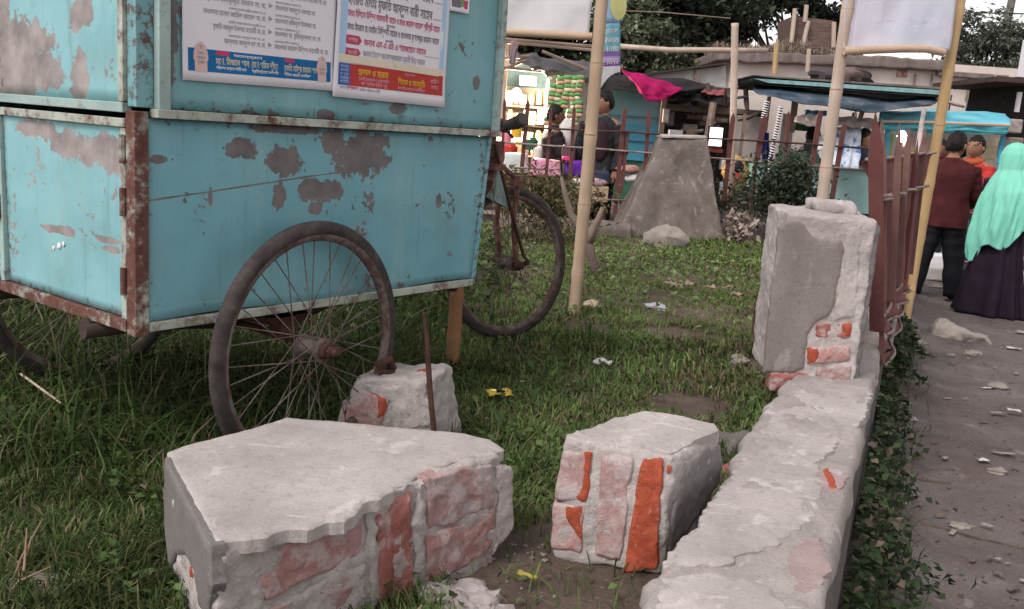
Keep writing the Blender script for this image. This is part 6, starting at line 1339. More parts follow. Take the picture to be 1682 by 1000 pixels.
# blue canopy cart on the right
cc_ = empty('canopy_cart', gz(A(1550, 300, 12.6)), 0, 'vending cart with a bright blue cloth canopy behind the maroon jacket', 'cart')
BLU = noisy('blue_canopy', [(.35, (.06, .30, .40)), (.55, (.13, .44, .54)), (.75, (.42, .50, .54))], 3, 5, .7, .3, 12, .02, (.5, 1, 3))
cloth('canopy', [[(1447, 184, 13.4), (1540, 180, 13.4), (1652, 186, 13.4)], [(1443, 186, 12.3), (1540, 184, 12.25), (1655, 190, 12.3)], [(1445, 200, 12.05), (1540, 200, 12.0), (1658, 206, 12.05)]], 0, BLU, parent=cc_, wr=.025, seed=13, nu=40)
cloth('canopy_valance', [[(1445, 199, 12.03), (1540, 202, 12.0), (1657, 207, 12.03)], [(1450, 211, 11.98), (1540, 212, 11.96), (1656, 217, 11.98)], [(1452, 213, 12.0), (1540, 218, 12.0), (1650, 222, 12.0)]], 0, flat('teal_valance', (.08, .33, .38), .7, .25, 5), parent=cc_, wr=.03, seed=14, nu=50)
part(cc_, 'trim', MT['wood_pale'], (lambda m: (m.tube([A(1447, 199, 11.97), A(1540, 201, 11.95), A(1658, 206, 11.97)], .018, 6), m)[1])(MB()))
for x0, y0, x1, y1 in ((1640, 268, 1648, 222), (1640, 330, 1641, 268), (1452, 320, 1458, 212)): part(cc_, 'post', flat('blue_post', (.06, .25, .38)), (lambda m: (m.tube([A(x0, y0, 12.1), A(x1, y1, 12.1)], .03, 8), m)[1])(MB()))
part(cc_, 'back_board', flat('cart_inside', (.48, .40, .33), .8, .25), fb(MB(), 1452, 216, 1640, 300, 13.3, .05)); part(cc_, 'counter', flat('cart_counter', (.30, .33, .36), .6, .2), fb(MB(), 1450, 282, 1645, 400, 12.3, .8))
mb = MB(); mb.ball(A(1481, 224, 12.5), .06, 10, 8, (1, 1, 1.3)); part(cc_, 'light_bulb', emit('bulb_glow2', (1, .96, .88), 22), mb, smooth='all')
for i, (x, y, w, h, c, lb) in enumerate(((1462, 240, 9, 40, (.30, .36, .18), 'green bottle under the blue canopy'), (1500, 232, 18, 20, (.55, .33, .33), 'pinkish packet under the blue canopy'), (1498, 250, 14, 16, (.52, .40, .12), 'yellow packet under the blue canopy'), (1482, 250, 12, 14, (.40, .22, .16), 'brown jar beneath the bulb of the canopy cart'), (1512, 262, 14, 18, (.04, .06, .2), 'navy tin on the counter of the canopy cart'), (1622, 250, 30, 22, (.40, .34, .22), 'stack of tan boxes by the blue post'), (1660, 245, 24, 26, (.22, .21, .20), 'grey crate right of the blue post'))):
    simple('cart_goods', flat('cart_goods', c, .5, .2), x-w/2, y-h/2, x+w/2, y+h/2, 12.35, .15, lb, 'goods')
# shrub, cut plants and dry heap by the fence, and a forked stump
n = 2600; ctr = A(1290, 312, 9.9); P = rng.normal(size=(n, 3))*np.array([.18, .17, .15]); P[:, 2] += .06*np.sin(P[:, 0]*14); P[:, 0] *= 1.0
sr = empty('dark_shrub', V(ctr.x, ctr.y, -.05), 0, 'dark green shrub growing at the far fence left of the pillar', 'shrub')
P += np.array(ctr-sr.location); leaves('foliage', P, rng.uniform(.04, .09, n), MT['leaf'], tones(n, (.030, .042, .028), (.085, .10, .07)), sr, .3)
P2 = rng.normal(size=(700, 3))*np.array([.11, .1, .12])+np.array(A(1295, 285, 9.9)-sr.location); leaves('foliage', P2, rng.uniform(.04, .08, 700), MT['leaf'], tones(700, (.04, .05, .035), (.11, .12, .09)), sr, .3)
mb = MB()
for k in range(7): mb.tube([(.02*k-.06, 0, 0), (rg.uniform(-.2, .2), rg.uniform(-.1, .1), .25), (rg.uniform(-.3, .3), rg.uniform(-.1, .1), .5)], [.012, .008, .004], 5)
mb.build('stem', MT['bark'], sr)
n = 420; c = A(1213, 386, 9.7); P = rng.normal(size=(n, 3))*np.array([.07, .07, .09])+np.array(c)+np.array([0, 0, .04]); leaves('dry_plant_heap', P, rng.uniform(.04, .10, n), MT['leaf'], tones(n, (.22, .165, .13), (.50, .43, .38)), None, .1); tag(bpy.data.objects['dry_plant_heap'], kind='stuff'); tag(bpy.data.objects['dry_plant_heap'], 'heap of pale dry plants beside the tapered concrete block', 'plant heap')
n = 900; P = rng.normal(size=(n, 3))*np.array([.35, .12, .14])+np.array(A(1225, 330, 10.6)); leaves('fence_weeds', P, rng.uniform(.04, .09, n), MT['leaf'], tones(n, (.05, .06, .04), (.14, .15, .11)), None, .2); tag(bpy.data.objects['fence_weeds'], 'greyish weeds between the tapered block and the dark shrub', 'weeds')
n = 2600; P = rng.normal(size=(n, 3))*np.array([.24, .16, .11])+np.array(A(888, 322, 8.9)); leaves('cut_plants', P, rng.uniform(.04, .10, n), MT['leaf'], tones(n, (.055, .06, .025), (.16, .15, .07), (.22, .17, .10), .3), None, .3, asp=.3); tag(bpy.data.objects['cut_plants'], 'heap of cut brownish green plants behind the front wheel', 'plant heap')
n = 1500; P = rng.normal(size=(n, 3))*np.array([.24, .16, .22])+np.array(A(900, 385, 8.6)); leaves('cut_plants', P, rng.uniform(.04, .10, n), MT['leaf'], tones(n, (.05, .06, .025), (.15, .15, .07), (.25, .19, .12), .4), None, .3, asp=.25); tag(bpy.data.objects['cut_plants.001'], 'tangle of dry stems below the heap of cut plants', 'plant heap')
mb = MB(); J = lambda x, y, Y=7.0: A(x, y, Y)
mb.tube([J(986, 468), J(974, 430), J(966, 398), J(955, 375), J(938, 352), J(928, 318), J(922, 290)], [.042, .038, .042, .036, .026, .02, .012], 9); mb.tube([J(966, 398), J(972, 380), J(984, 358), J(990, 340)], [.045, .035, .025, .015], 8)
tag(mb.build('forked_stump', noisy('dead_wood', [(.3, (.12, .09, .075)), (.7, (.26, .20, .165))], 9, 7, .9, .7, 40, .01, (1, 1, .3)), smooth='all'), 'forked dead branch standing behind the pale bamboo pole', 'dead branch')
n = 3000; y = rng.uniform(4.6, 6.5, n); x = rng.uniform(-1.2, .0, n); k = x < (y-4.2)*.02-.1; x, y = x[k], y[k]; n = len(x)
P = np.stack([x, y, .05+.4*rng.random(n)**1.5], 1); leaves('back_weeds', P, rng.uniform(.03, .07, n), MT['leaf'], tones(n, (.035, .06, .022), (.10, .14, .05), (.24, .2, .12), .1), flatness=.3, kind='stuff', asp=.5)
# low white kerb and parked motorcycle behind the walkers
kb = MB(); fb(kb, 1515, 424, 1700, 440, 11.0, .5); tag(kb.build('white_kerb', MT['paper'], bevel=.02), 'upper pale kerb slab behind the legs of the man in maroon', 'kerb')
kb = MB(); fb(kb, 1510, 444, 1700, 466, 10.6, .7); tag(kb.build('white_kerb', plaster('pale_kerb', (.44, .42, .41), (.56, .54, .53)), bevel=.02), 'lower pale kerb step behind the legs of the man in maroon', 'kerb')
mc = empty('motorcycle', A(1612, 425, 10.3), 0, 'black parked motorcycle between the man in maroon and the woman', 'motorcycle')
for x in (1592, 1665):
    mb = MB(); p = A(x, 405, 10.3); mb.torus(p, (.15, 1, 0), .24, .05, 28, 8); part(mc, 'wheel', MT['rubber'], mb, smooth='all')
    mb = MB(); mb.torus(p, (.15, 1, 0), .17, .012, 24, 6); mb.tube([p-V(0, .06, 0), p+V(0, .06, 0)], .05, 10); part(mc, 'rim', flat('chrome', (.4, .4, .42), .3, .1, metal=.8), mb, smooth='all')
mb = MB(); mb.ball(A(1610, 368, 10.3), .2, 16, 10, (1.5, .7, .6)); mb.ball(A(1640, 362, 10.3), .16, 14, 8, (1.6, .7, .45)); mb.box(A(1628, 392, 10.3), (.4, .2, .25)); part(mc, 'body', flat('black_paint', (.012, .012, .014), .3, .1), mb, smooth=True)
mb = MB(); mb.tube([A(1592, 405, 10.2), A(1588, 365, 10.2), A(1586, 345, 10.2)], .025, 8); mb.tube([A(1576, 345, 10.1), A(1590, 342, 10.3), A(1600, 346, 10.5)], .015, 8); part(mc, 'fork', flat('dark_chrome', (.12, .12, .13), .35), mb, smooth='all')

# ------------------------------------------------------------------ people
def skin_mesh(pts, edges, sub=2):
    """pts: {name: (pos, (rx, ry))}; returns (verts, faces) of a skinned, smoothed surface"""
    names = list(pts); idx = {k: i for i, k in enumerate(names)}
    me = bpy.data.meshes.new('sk'); me.from_pydata([tuple(pts[k][0]) for k in names], [(idx[a], idx[b]) for a, b in edges], [])
    o = bpy.data.objects.new('sk', me); COL.objects.link(o); o.modifiers.new('s', 'SKIN'); q = o.modifiers.new('u', 'SUBSURF'); q.levels = sub; q.render_levels = sub
    for i, k in enumerate(names):
        sv_ = me.skin_vertices[0].data[i]; r_ = pts[k][1]; sv_.radius = r_ if isinstance(r_, tuple) else (r_, r_); sv_.use_root = (i == 0)
    bpy.context.view_layer.update(); ev = o.evaluated_get(bpy.context.evaluated_depsgraph_get()); m2 = ev.to_mesh()
    vs = [v.co.copy() for v in m2.vertices]; fs = [tuple(p.vertices) for p in m2.polygons]; ev.to_mesh_clear(); bpy.data.objects.remove(o); bpy.data.meshes.remove(me); return vs, fs
def head_shape(mb, c, h, yaw, n=28, k=20, grow=1.0, hairline=None):
    """skull with jaw, brow, nose and eye hollows; face looks along +y before the yaw"""
    r_ = h*.066*grow; ry = Matrix.Rotation(yaw, 3, 'Z'); vs = []
    for i in range(k+1):
        th = math.pi*i/k
        for j in range(n):
            ph = 2*math.pi*j/n; d = V(math.sin(th)*math.cos(ph), math.sin(th)*math.sin(ph), math.cos(th)); q = V(d.x*.80, d.y*.98, d.z*1.16)
            if d.z < 0: q.x *= 1-.30*d.z*d.z-.12*max(0, d.y)*-d.z; q.y *= 1-.16*d.z*d.z
            f = max(0, d.y)
            q.y += .20*math.exp(-((d.x/.13)**2+((d.z+.12)/.2)**2))*f + .06*math.exp(-((d.x/.2)**2+((d.z+.50)/.10)**2))*f + .07*math.exp(-((d.x/.22)**2+((d.z+.85)/.16)**2))*f + .05*math.exp(-((d.z-.22)/.10)**2)*f
            q.y -= .08*math.exp(-(((abs(d.x)-.34)/.16)**2+((d.z-.05)/.12)**2))*f
            if hairline is not None and (d.z < hairline(d)): q *= .9
            vs.append(Vector(c)+ry @ (q*r_))
    mb.add(vs, [(i*n+j, (i+1)*n+j, (i+1)*n+(j+1) % n, i*n+(j+1) % n) for i in range(k) for j in range(n)])
def person(loc, h, rz, label, skin='skin', top=None, bottom=None, arms=(((.03, .02, -.16), (.03, .10, -.14)), ((.03, .02, -.16), (.03, .10, -.14))), legs=((0, 0, 0), (0, 0, 0)), head_yaw=0, head_tilt=(0, 0), lean=0, hair=True, bulk=1.0, hem=.44, shoes=True, beard=False, group=None, collar=None):
    """standing figure; rz turns it (0 faces away from the camera); arms = per side (elbow offset, wrist offset) in body heights"""
    root = empty('person', loc, rz, label, 'person', group)
    Z = lambda x, y, z: V(x*h, y*h, z*h)
    pts, ed = {}, []
    def add(k, p, r_, par=None):
        pts[k] = (p, (r_[0]*h, r_[1]*h) if isinstance(r_, tuple) else r_*h)
        if par: ed.append((par, k))
    add('pelvis', Z(0, 0, .52), (.070, .055)); add('belly', Z(0, lean*.3, .61), (.066, .05), 'pelvis'); add('chest', Z(0, lean*.7, .73), (.080, .058), 'belly'); add('neck0', Z(0, lean, .825), (.040, .035), 'chest'); add('neck1', Z(0, lean*1.05, .868), .030, 'neck0'); add('skull', Z(head_tilt[0]*.5, lean*1.1+head_tilt[1]*.5, .905), .036, 'neck1')
    for s, (e, w), lg in ((-1, arms[0], legs[0]), (1, arms[1], legs[1])):
        t_ = 'l' if s < 0 else 'r'
        add(t_+'sh', Z(s*.105, lean*.95, .800), .036, 'neck0'); el = Z(s*(.118+e[0]), lean*.9+e[1], .80+e[2]); add(t_+'el', el, .026, t_+'sh')
        wr = el+Z(s*w[0]*.6-s*.0, w[1], w[2]); add(t_+'wr', wr, .017, t_+'el'); hd = (wr-el).normalized(); pm = wr+hd*.035*h; add(t_+'palm', pm, (.019, .013), t_+'wr')
        sd = hd.cross(V(0, 0, 1) if abs(hd.z) < .9 else V(0, 1, 0)).normalized()
        for q in range(4):
            b0 = pm+sd*(q-1.5)*.0085*h+hd*.012*h; ln = (.034, .040, .037, .028)[q]*h
            add(f'{t_}f{q}', b0+hd*ln*.5, .0052, t_+'palm'); add(f'{t_}g{q}', b0+hd*ln+V(0, .006*h, 0), .0042, f'{t_}f{q}')
        add(t_+'th0', pm+sd*-.024*h+hd*.004*h, .006, t_+'wr'); add(t_+'th1', pm+sd*-.031*h+hd*.022*h, .005, t_+'th0')
        add(t_+'hip', Z(s*.052, 0, .485), .052, 'pelvis'); add(t_+'kn', Z(s*(.055+lg[0]), lg[1], .275), .034, t_+'hip'); add(t_+'an', Z(s*(.055+lg[0]*1.9), lg[2], .045), .022, t_+'kn'); add(t_+'toe', Z(s*(.062+lg[0]*1.9), lg[2]+.085, .018), (.024, .014), t_+'an')
    mb = MB(); mb.add(*skin_mesh(pts, ed)); hc = Z(head_tilt[0], lean*1.15+.008+head_tilt[1], .930); head_shape(mb, hc, h, head_yaw)
    ry = Matrix.Rotation(head_yaw, 3, 'Z')
    for s in (-1, 1): mb.ball(hc+ry @ Z(s*.053, -.004, -.004), .015*h, 8, 6, (.5, .8, 1.2))
    mb.build('body', MT[skin], root, smooth='all')
    for s in (-1, 1):
        mb = MB(); mb.ball(hc+ry @ Z(s*.022, .054, .004), .0042*h, 8, 6, (1.3, .6, .8)); mb.build('eye', MT['eye'], root, smooth='all')
        mb = MB(); mb.tube([hc+ry @ Z(s*.010, .063, .015), hc+ry @ Z(s*.022, .060, .019), hc+ry @ Z(s*.034, .050, .015)], .0022*h, 6); mb.build('eyebrow', MT['hair'], root, smooth='all')
    mb = MB(); mb.tube([hc+ry @ Z(-.016, .055, -.040), hc+ry @ Z(0, .062, -.039), hc+ry @ Z(.016, .055, -.040)], .0035*h, 6); mb.build('mouth', flat('lip', (.20, .075, .06)), root, smooth='all')
    if hair:
        mb = MB(); head_shape(mb, hc+ry @ Z(0, -.004, .006), h, head_yaw, 30, 22, 1.09, lambda d: (.42 if d.y > .35 else (.1 if d.y > -.1 else -.42)))
        mb.v = [tuple(Vector(p)+V(nz(p, 60, 1), nz(p, 60, 2), nz(p, 60, 3))*.007*h) for p in mb.v]; mb.build('hair', MT['hair'], root, smooth='all')
    if beard:
        mb = MB(); mb.tube([hc+ry @ Z(-.046, .01, -.02), hc+ry @ Z(-.034, .042, -.05), hc+ry @ Z(0, .056, -.062), hc+ry @ Z(.034, .042, -.05), hc+ry @ Z(.046, .01, -.02)], .010*h, 8); mb.build('beard', MT['hair'], root, smooth='all')
    def fold(p, a): return p+V(fbm(p, 6, 1, 4), fbm(p, 6, 2, 4), .6*fbm(p, 6, 5, 3))*a
    def tubes(mb, pl_, rl_, n=18, a=.010):
        sub_p, sub_r = [], []
        for k in range(len(pl_)-1):
            for q in range(7): sub_p.append(pl_[k].lerp(pl_[k+1], q/7)); sub_r.append((rl_[k]+(rl_[k+1]-rl_[k])*q/7)*(1+.05*math.sin((k*7+q)*1.5)))
        sub_p.append(pl_[-1]); sub_r.append(rl_[-1]); m_ = MB(); m_.tube(sub_p, sub_r, n); mb.add([fold(Vector(p), a) for p in m_.v], m_.f)
    def loft(mb, rings, n=28, a=.012, sub=5):
        rr_ = []
        for (z0, x0, y0, c0), (z1, x1, y1, c1) in zip(rings, rings[1:]):
            rr_ += [(z0+(z1-z0)*q/sub, x0+(x1-x0)*q/sub, y0+(y1-y0)*q/sub, c0+(c1-c0)*q/sub) for q in range(sub)]
        rr_.append(rings[-1]); mb.add([fold(V(math.copysign(abs(math.cos(2*math.pi*i/n))**.8, math.cos(2*math.pi*i/n))*x_*h, (math.copysign(abs(math.sin(2*math.pi*i/n))**.85, math.sin(2*math.pi*i/n))*y_+c_)*h, z_*h), a) for z_, x_, y_, c_ in rr_ for i in range(n)], [(k*n+i, k*n+(i+1) % n, (k+1)*n+(i+1) % n, (k+1)*n+i) for k in range(len(rr_)-1) for i in range(n)])
    if bottom is not None:
        mb = MB(); loft(mb, [(.44, .098*bulk, .072*bulk, 0), (.50, .100*bulk, .074*bulk, 0), (.57, .092*bulk, .066*bulk, lean*.2)], a=.006)
        for t_ in 'lr':
            tubes(mb, [pts[t_+'hip'][0]+V(0, 0, .0), pts[t_+'hip'][0].lerp(pts[t_+'kn'][0], .4), pts[t_+'kn'][0], pts[t_+'an'][0]-V(0, 0, .012*h)], [.060*h*bulk, .060*h*bulk, .052*h*bulk, .045*h*bulk], 18, .010)
        mb.build('trousers', bottom, root, smooth='all')
    if top is not None:
        mb = MB(); b_ = bulk
        loft(mb, [(hem, .112*b_, .084*b_, lean*.1), (hem+.06, .112*b_, .082*b_, lean*.2), (.61, .104*b_, .074*b_, lean*.4), (.70, .112*b_, .076*b_, lean*.65), (.765, .122*b_, .072*b_, lean*.85), (.806, .112*b_, .060*b_, lean*.95), (.832, .075*b_, .050, lean), (.856, .043, .040, lean*1.05)], 32, .016, 6)
        for t_ in 'lr': tubes(mb, [pts[t_+'sh'][0]*1.0+V(0, 0, -.006*h), pts[t_+'sh'][0].lerp(pts[t_+'el'][0], .5), pts[t_+'el'][0], pts[t_+'wr'][0]], [.050*h*b_, .048*h*b_, .043*h*b_, .034*h*b_], 16, .012)
        mb.build('jacket', top, root, smooth='all')
        mb = MB(); cz = pts['neck0'][0]; mb.add([cz+V(math.cos(2*math.pi*i/16)*.046*h, math.sin(2*math.pi*i/16)*.042*h, zz) for zz in (-.01*h, .035*h) for i in range(16)], [(i, (i+1) % 16, 16+(i+1) % 16, 16+i) for i in range(16)]); mb.build('collar', collar or top, root, smooth='all', solid=.008)
    if shoes:
        for t_ in 'lr':
            a_, b_ = pts[t_+'an'][0], pts[t_+'toe'][0]; mb = MB(); vs, fs = skin_mesh({'a': (a_-V(0, .02*h, .01*h), .030*h), 'b': (a_.lerp(b_, .55)-V(0, 0, .004*h), (.032*h, .026*h)), 'c': (b_+V(0, .01*h, .004), (.030*h, .020*h))}, [('a', 'b'), ('b', 'c')]); mb.add(vs, fs); mb.build('shoe', MT['black'], root, smooth='all')
    return root, pts, hc
def stand(hx, hy, Y, gz_): p = A(hx, hy, Y); return V(p.x, p.y, gz_), p.z-gz_
JK = lambda n, c: flat(n, c, .8, .35, 7, .5, 18)
# man in the maroon jacket, seen from behind
q = at(1545, 492, z=-.35); hgt = at(1578, 220, Y=q.y).z+.35
person(V(q.x-.09, q.y, -.35), hgt, R(-18), 'man in a maroon jacket and black trousers seen from behind on the road', 'skin', JK('maroon_cloth', (.060, .013, .014)), JK('black_trousers', (.011, .011, .014)), arms=(((.03, .03, -.16), (.0, .12, -.06)), ((.035, .04, -.16), (.0, .13, -.05))), legs=((.035, .0, -.01), (.03, .01, .02)), head_yaw=R(-38), head_tilt=(.012, .012), lean=.02, bulk=1.18, hem=.45, beard=True)
# woman with the mint shawl
q = at(1636, 517, z=-.35); wm_h = at(1672, 241, Y=q.y).z+.35
wroot, wp, whc = person(V(q.x-.07, q.y, -.35), wm_h, R(-60), 'woman in a mint green shawl and long dark purple skirt walking on the road', 'skin', JK('dark_purple', (.02, .012, .024)), None, hair=False, head_yaw=R(-10), shoes=True)
mb = MB(); rr0 = [(.0, .155), (.25, .18), (.55, .225), (.85, .275), (1.0, .30)]
def prof(tb_, t):
    for (a_, x), (b_, y) in zip(tb_, tb_[1:]):
        if t <= b_: return x+(y-x)*(t-a_)/(b_-a_)
    return tb_[-1][1]
def skirt_f(u, v):
    th = 2*math.pi*u; r_ = prof(rr0, v)*(1+(.05+.09*v)*math.sin(th*9+2*math.sin(th*2))+.05*fbm((math.cos(th), math.sin(th), v), 2, 7, 3))
    return V(r_*math.cos(th)+.02*v, r_*.8*math.sin(th)-.05*v, wm_h*.62*(1-v)+.015*v)
mb.grid(skirt_f, 120, 30); mb.build('skirt', flat('purple_skirt', (.016, .009, .019), .8, .3), wroot, smooth='all', solid=.004)
MINT = flat('mint_cloth', (.21, .60, .47), .7, .06, 5, .25, 40)
mb = MB(); sp_tab = [(0, .002), (.015, .055), (.05, .098), (.12, .128), (.20, .134), (.27, .135), (.36, .185), (.48, .235), (.65, .262), (.85, .272), (1.0, .262)]
Lsh = wm_h*.60
def shawl_f(u, v):
    th = 2*math.pi*u; r_ = prof(sp_tab, v); k = min(1, max(0, (v-.2)/.5)); side = math.cos(th-R(205))
    r_ *= 1+(.15+k)*(.06*math.sin(th*6+v*4)+.05*math.sin(th*13-v*9+1.0)+.03*math.sin(th*23+v*14))+.06*fbm((math.cos(th)*1.2, math.sin(th)*1.2, v*2), 1.5, 9, 3)
    ln = 1+k*.16*side+.06*k*math.sin(th*5)
    face = max(0, math.cos(th-R(80)))*math.exp(-((v-.14)/.07)**2)
    r_ *= 1-.28*face
    return V(whc.x*(1-k*.3)+r_*math.cos(th), whc.y*(1-k*.3)+r_*.86*math.sin(th), whc.z+.095*wm_h-v*Lsh*ln)
mb.grid(shawl_f, 140, 70); mb.build('shawl', MINT, wroot, smooth='all', solid=.004)
# people at the stalls
l, hh = stand(994, 152, 11.3, -.3)
person(l, hh, R(150), 'man in an open black jacket looking aside in front of the blue shed', 'skin', JK('black_jacket', (.020, .021, .024)), JK('dark_trousers', (.02, .016, .018)), head_yaw=R(-36), arms=(((.035, .0, -.17), (.0, .08, -.13)), ((.035, -.01, -.17), (.02, .08, -.12))), bulk=1.05, collar=JK('grey_collar', (.06, .06, .065)))
mb = MB(); p = A(988, 232, 11.14); mb.ball(p, .16, 14, 10, (.62, .25, 1.5)); tag(mb.build('shirt_front', flat('plum_shirt', (.035, .018, .024), .8), smooth='all'), None); so = bpy.data.objects['shirt_front']; so.parent = bpy.data.objects['person.002']; so.matrix_parent_inverse = (Matrix.Translation(l) @ Matrix.Rotation(R(150), 4, 'Z')).inverted()
l, hh = stand(912, 175, 11.9, -.3)
person(l, hh, R(-80), 'young man in a dark jacket over white, in profile before the lit shop', 'skin_dark', JK('dark_jacket', (.022, .017, .018)), JK('white_trousers', (.50, .48, .46)), arms=(((.02, .05, -.15), (.0, .12, -.05)), ((.02, .05, -.15), (.0, .12, -.05))), bulk=1.05)
wsf = MB(); p = A(931, 224, 11.85); wsf.ball(p, .2, 14, 10, (.55, .5, 1.15), .15, 4); o = wsf.build('shirt_front', flat('white_shirt', (.55, .52, .50), .8), smooth='all'); o.parent = bpy.data.objects['person.003']; o.matrix_parent_inverse = (Matrix.Translation(l) @ Matrix.Rotation(R(-80), 4, 'Z')).inverted()
l, hh = stand(1421, 214, 12.95, -.3)
mr, mp, mh = person(l, hh, R(205), 'person in a dark blue top wearing a pale blue face mask behind the red fence', 'skin', JK('navy_top', (.028, .032, .06)), JK('navy_trousers', (.02, .02, .03)), head_yaw=R(40))
mb = MB(); mb.ball(mh+Matrix.Rotation(R(40), 3, 'Z') @ V(0, .05*hh, -.03*hh), .036*hh, 12, 8, (1, .55, .9)); mb.build('face_mask', flat('mask_blue', (.42, .58, .66), .8, .05), mr, smooth='all')
l, hh = stand(1607, 226, 10.9, -.35)
orr, op, oh = person(l, hh, R(125), 'person in red with an orange scarf behind the man in maroon', 'skin', JK('red_sweater', (.40, .035, .03)), JK('maroon_trousers', (.06, .015, .025)), hair=True, arms=(((.03, .05, -.16), (.0, .14, -.02)), ((.03, .05, -.16), (.0, .14, -.02))))
mb = MB(); mb.torus(oh-V(0, 0, .09*hh), (0, .2, 1), .052*hh, .022*hh, 24, 8); mb.tube([oh+V(0, .05*hh, -.10*hh), oh+V(.01, .085*hh, -.16*hh), oh+V(.01, .09*hh, -.23*hh)], [.02*hh, .03*hh, .028*hh], 8); mb.build('orange_scarf', flat('orange_scarf', (.34, .085, .035), .8, .15), orr, smooth='all')
mb = MB(); mb.ball(op['chest'][0]+V(0, .066*hh, -.01), .045*hh, 12, 8, (1.3, .45, .5)); mb.build('blue_stripe', flat('stripe_blue', (.10, .24, .42)), orr, smooth='all')
mb = MB(); c = A(1631, 285, 10.8); a_ = op['rel'][0]; mb.tube([a_, a_.lerp(op['rwr'][0], .5), op['rwr'][0]], [.05*hh, .048*hh, .04*hh], 12); mb.build('white_sleeve', flat('white_sleeve', (.56, .54, .54), .8, .1), orr, smooth='all')
l, hh = stand(1548, 232, 11.4, -.35)
pr_root, pp, ph_ = person(l, hh, R(160), 'person in a magenta and purple scarf half hidden behind the yellow bamboo pole', 'skin_dark', JK('purple_top', (.22, .05, .26)), JK('dark_lower', (.02, .02, .025)))
mb = MB(); mb.torus(ph_-V(0, 0, .085*hh), (0, .2, 1), .055*hh, .03*hh, 24, 8); mb.build('magenta_scarf', flat('magenta_scarf', (.42, .05, .20), .8, .2), pr_root, smooth='all')
l, hh = stand(1338, 206, 12.9, -.3)
gr, gp_, gh = person(l, hh*.98, R(20), 'person wrapped in a grey striped shawl, back turned, at the teal counter', 'skin_dark', JK('grey_wool', (.085, .085, .09)), JK('dark_lower2', (.03, .03, .032)))
mb = MB(); mb.grid(lambda u, v: V(math.cos(2*math.pi*u)*(.06+.19*min(1, v*1.6))*(1+.06*math.sin(u*40)), math.sin(2*math.pi*u)*(.06+.14*min(1, v*1.6)), gh.z-.0-.75*v), 60, 16); mb.build('grey_shawl', noisy('grey_shawl', [(.35, (.06, .062, .068)), (.65, (.15, .15, .16))], 12, 5, .9, .3, 60, .004, (1, 1, .15)), gr, smooth='all', solid=.006)

# ------------------------------------------------------------------ clutter hanging and stacked about the stalls
CLT = [flat('clutter_'+str(i), c, .8, .35, 14) for i, c in enumerate([(.30, .26, .24), (.14, .10, .09), (.42, .38, .35), (.07, .055, .055), (.20, .16, .14), (.10, .13, .16)])]
rc_ = random.Random(33)
LB = ['thin stick', 'short plank', 'hanging strip', 'bent lath', 'split bamboo slat', 'dangling cord']
for k in range(26):
    x, y = (rc_.uniform(1090, 1240), rc_.uniform(150, 222)) if k < 14 else (rc_.uniform(1366, 1445), rc_.uniform(176, 214)) if k < 20 else (rc_.uniform(1560, 1650), rc_.uniform(128, 172))
    Y = 12.9 if k < 14 else 12.3 if k < 20 else 16.5; L = rc_.uniform(14, 46); a_ = rc_.uniform(-.35, .35) if rc_.random() < .6 else rc_.uniform(1.1, 1.9)
    p, q = A(x-L*math.cos(a_)/2, y-L*math.sin(a_)/2, Y), A(x+L*math.cos(a_)/2, y+L*math.sin(a_)/2, Y-.1); mb = MB(); w = rc_.uniform(.012, .035); mb.tube([p, p.lerp(q, .5)-V(0, 0, .02), q], [w, w*1.1, w*.8], 5)
    tag(mb.build('roof_stick', CLT[k % 6]), f'{LB[k % 6]} among the cluttered eaves '+('of the dark middle stall' if k < 14 else 'behind the thick pinkish pole' if k < 20 else 'against the beige wall at the right'), 'stick', 'sticks cluttering the stall eaves')
for k, (x0, y0, x1, y1, Y, ci, lb) in enumerate([(1096, 158, 1116, 182, 13.3, 1, 'brown board leaning under the eave of the dark stall'), (1118, 164, 1148, 174, 13.2, 4, 'greyish brown plank pile under the eave of the dark stall'), (1122, 204, 1146, 220, 13.1, 2, 'pale carton on the middle shelf of the dark stall'), (1094, 176, 1108, 206, 13.2, 0, 'pale bundle of papers at the blue shed corner'), (1150, 180, 1162, 206, 13.3, 0, 'grey plank upright in the dark stall'), (1142, 230, 1160, 244, 12.7, 3, 'dark box below the shelf of the dark stall'), (1186, 262, 1200, 280, 12.5, 2, 'pale tub right of the glowing screen'), (1186, 300, 1200, 326, 11.8, 5, 'bluish grey sack low beside the tapered block'), (1200, 304, 1226, 340, 12.3, 1, 'brown crate under the yellow-orange bundle'), (1656, 196, 1680, 218, 13.8, 0, 'pale parcel high in the dark right stall'), (1660, 226, 1682, 238, 13.8, 4, 'brown shelf board in the dark right stall')]):
    simple('stall_clutter', CLT[ci], x0, y0, x1, y1, Y, .2, lb, 'box', None, .02)

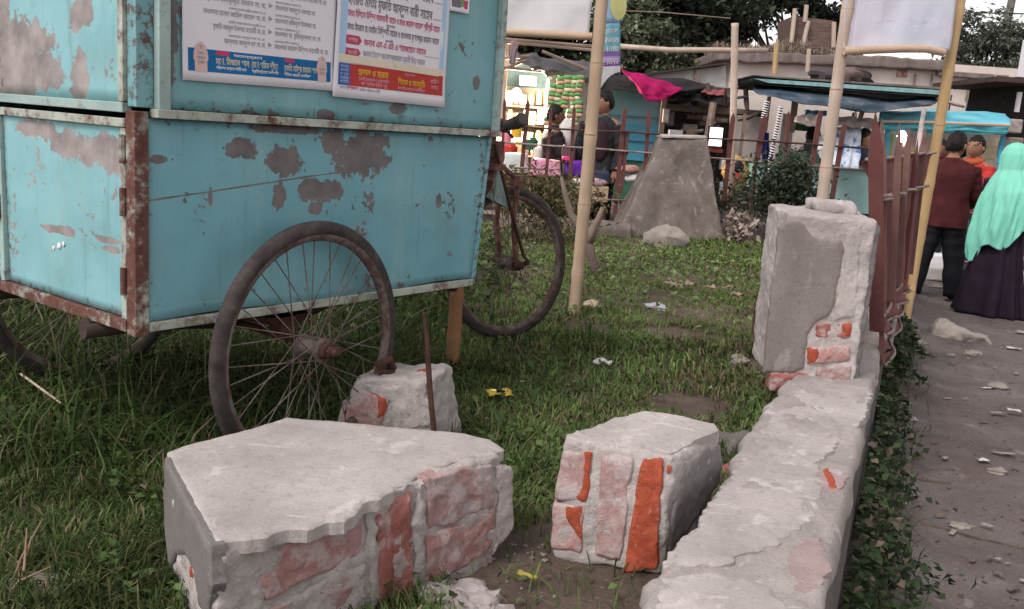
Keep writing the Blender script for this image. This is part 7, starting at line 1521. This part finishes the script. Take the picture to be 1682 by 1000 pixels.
# ------------------------------------------------------------------ each scrap, leaf and stick told apart by its place
NTH = ['nearest', 'second nearest', 'third nearest', 'fourth nearest', 'fifth nearest', 'sixth nearest', 'seventh nearest', 'eighth nearest', 'ninth nearest', 'tenth nearest', 'eleventh nearest', 'twelfth nearest', 'thirteenth nearest', 'fourteenth nearest', 'fifteenth nearest', 'farthest']
LFT = ['leftmost', 'second from left', 'third from left', 'fourth from left', 'fifth from left', 'sixth from left', 'seventh from left']
def members(g): return [o for o in bpy.data.objects if o.get('group') == g]
for i, o in enumerate(sorted(members('paper scraps on the road'), key=lambda o: o.location.y)): o['label'] = NTH[min(i, 15)]+' of the larger flattened paper scraps on the dusty road'
for i, o in enumerate(sorted(members('dry leaves on the grass'), key=lambda o: o.location.x)): o['label'] = LFT[i]+' of the dry fallen leaves on the far grass'
byl = {}
for o in members('sticks cluttering the stall eaves'): byl.setdefault(o['label'], []).append(o)
for lb, os_ in byl.items():
    if len(os_) > 1:
        for i, o in enumerate(sorted(os_, key=lambda o: o.data.vertices[0].co.x)): o['label'] = lb+', '+LFT[i]

for k, (l, lb) in enumerate((([(1498, 853), (1540, 866), (1590, 878), (1630, 884), (1682, 893)], 'long crack'), ([(1440, 770), (1500, 790), (1560, 792)], 'short crack'))):
    mb = MB(); pts = resample([at(x, y, z=-.34) for x, y in l], .02, False); mb.tube([V(p.x+.008*nz(p, 20, 1), p.y+.008*nz(p, 20, 2), road_z(p.x, p.y)+.0005) for p in pts], [.005+.004*abs(nz(p, 9, 3)) for p in pts], 6)
    tag(mb.build('road_crack', MT['soil']), kind='structure')

# ------------------------------------------------------------------ the row of sheds goes on behind the cart
ls_ = empty('tin_shed', V(-2.6, 14.2, -.35), 0, 'brown tin shed left of the lit shop, behind the cart', 'shed')
mb = MB(); mb.box((0, 0, 1.1), (3.6, 2.4, 2.2)); mb.build('wall', MT['redsheet'], ls_, bevel=.01)
mb = MB(); mb.box((0, -.15, 2.28), (4.0, 3.0, .08), M=Matrix.Rotation(.06, 3, 'X')); mb.build('roof', MT['concrete_old'], ls_, bevel=.01)
mb = MB(); mb.box((.5, -1.215, .95), (.8, .03, 1.9)); mb.build('door', MT['under'], ls_, bevel=.004)
tree('leafy_tree', V(-5.5, 17, -.35), [(V(-5.6, 17, 3.6), 1.2), (V(-4.4, 17.2, 4.2), 1.1), (V(-6.6, 16.8, 4.3), 1.1), (V(-5.4, 17, 5.0), 1.0)], 5000, .16, (.04, .055, .03), (.10, .12, .07), 'leafy tree behind the brown tin shed at the left', .16, seed=9)
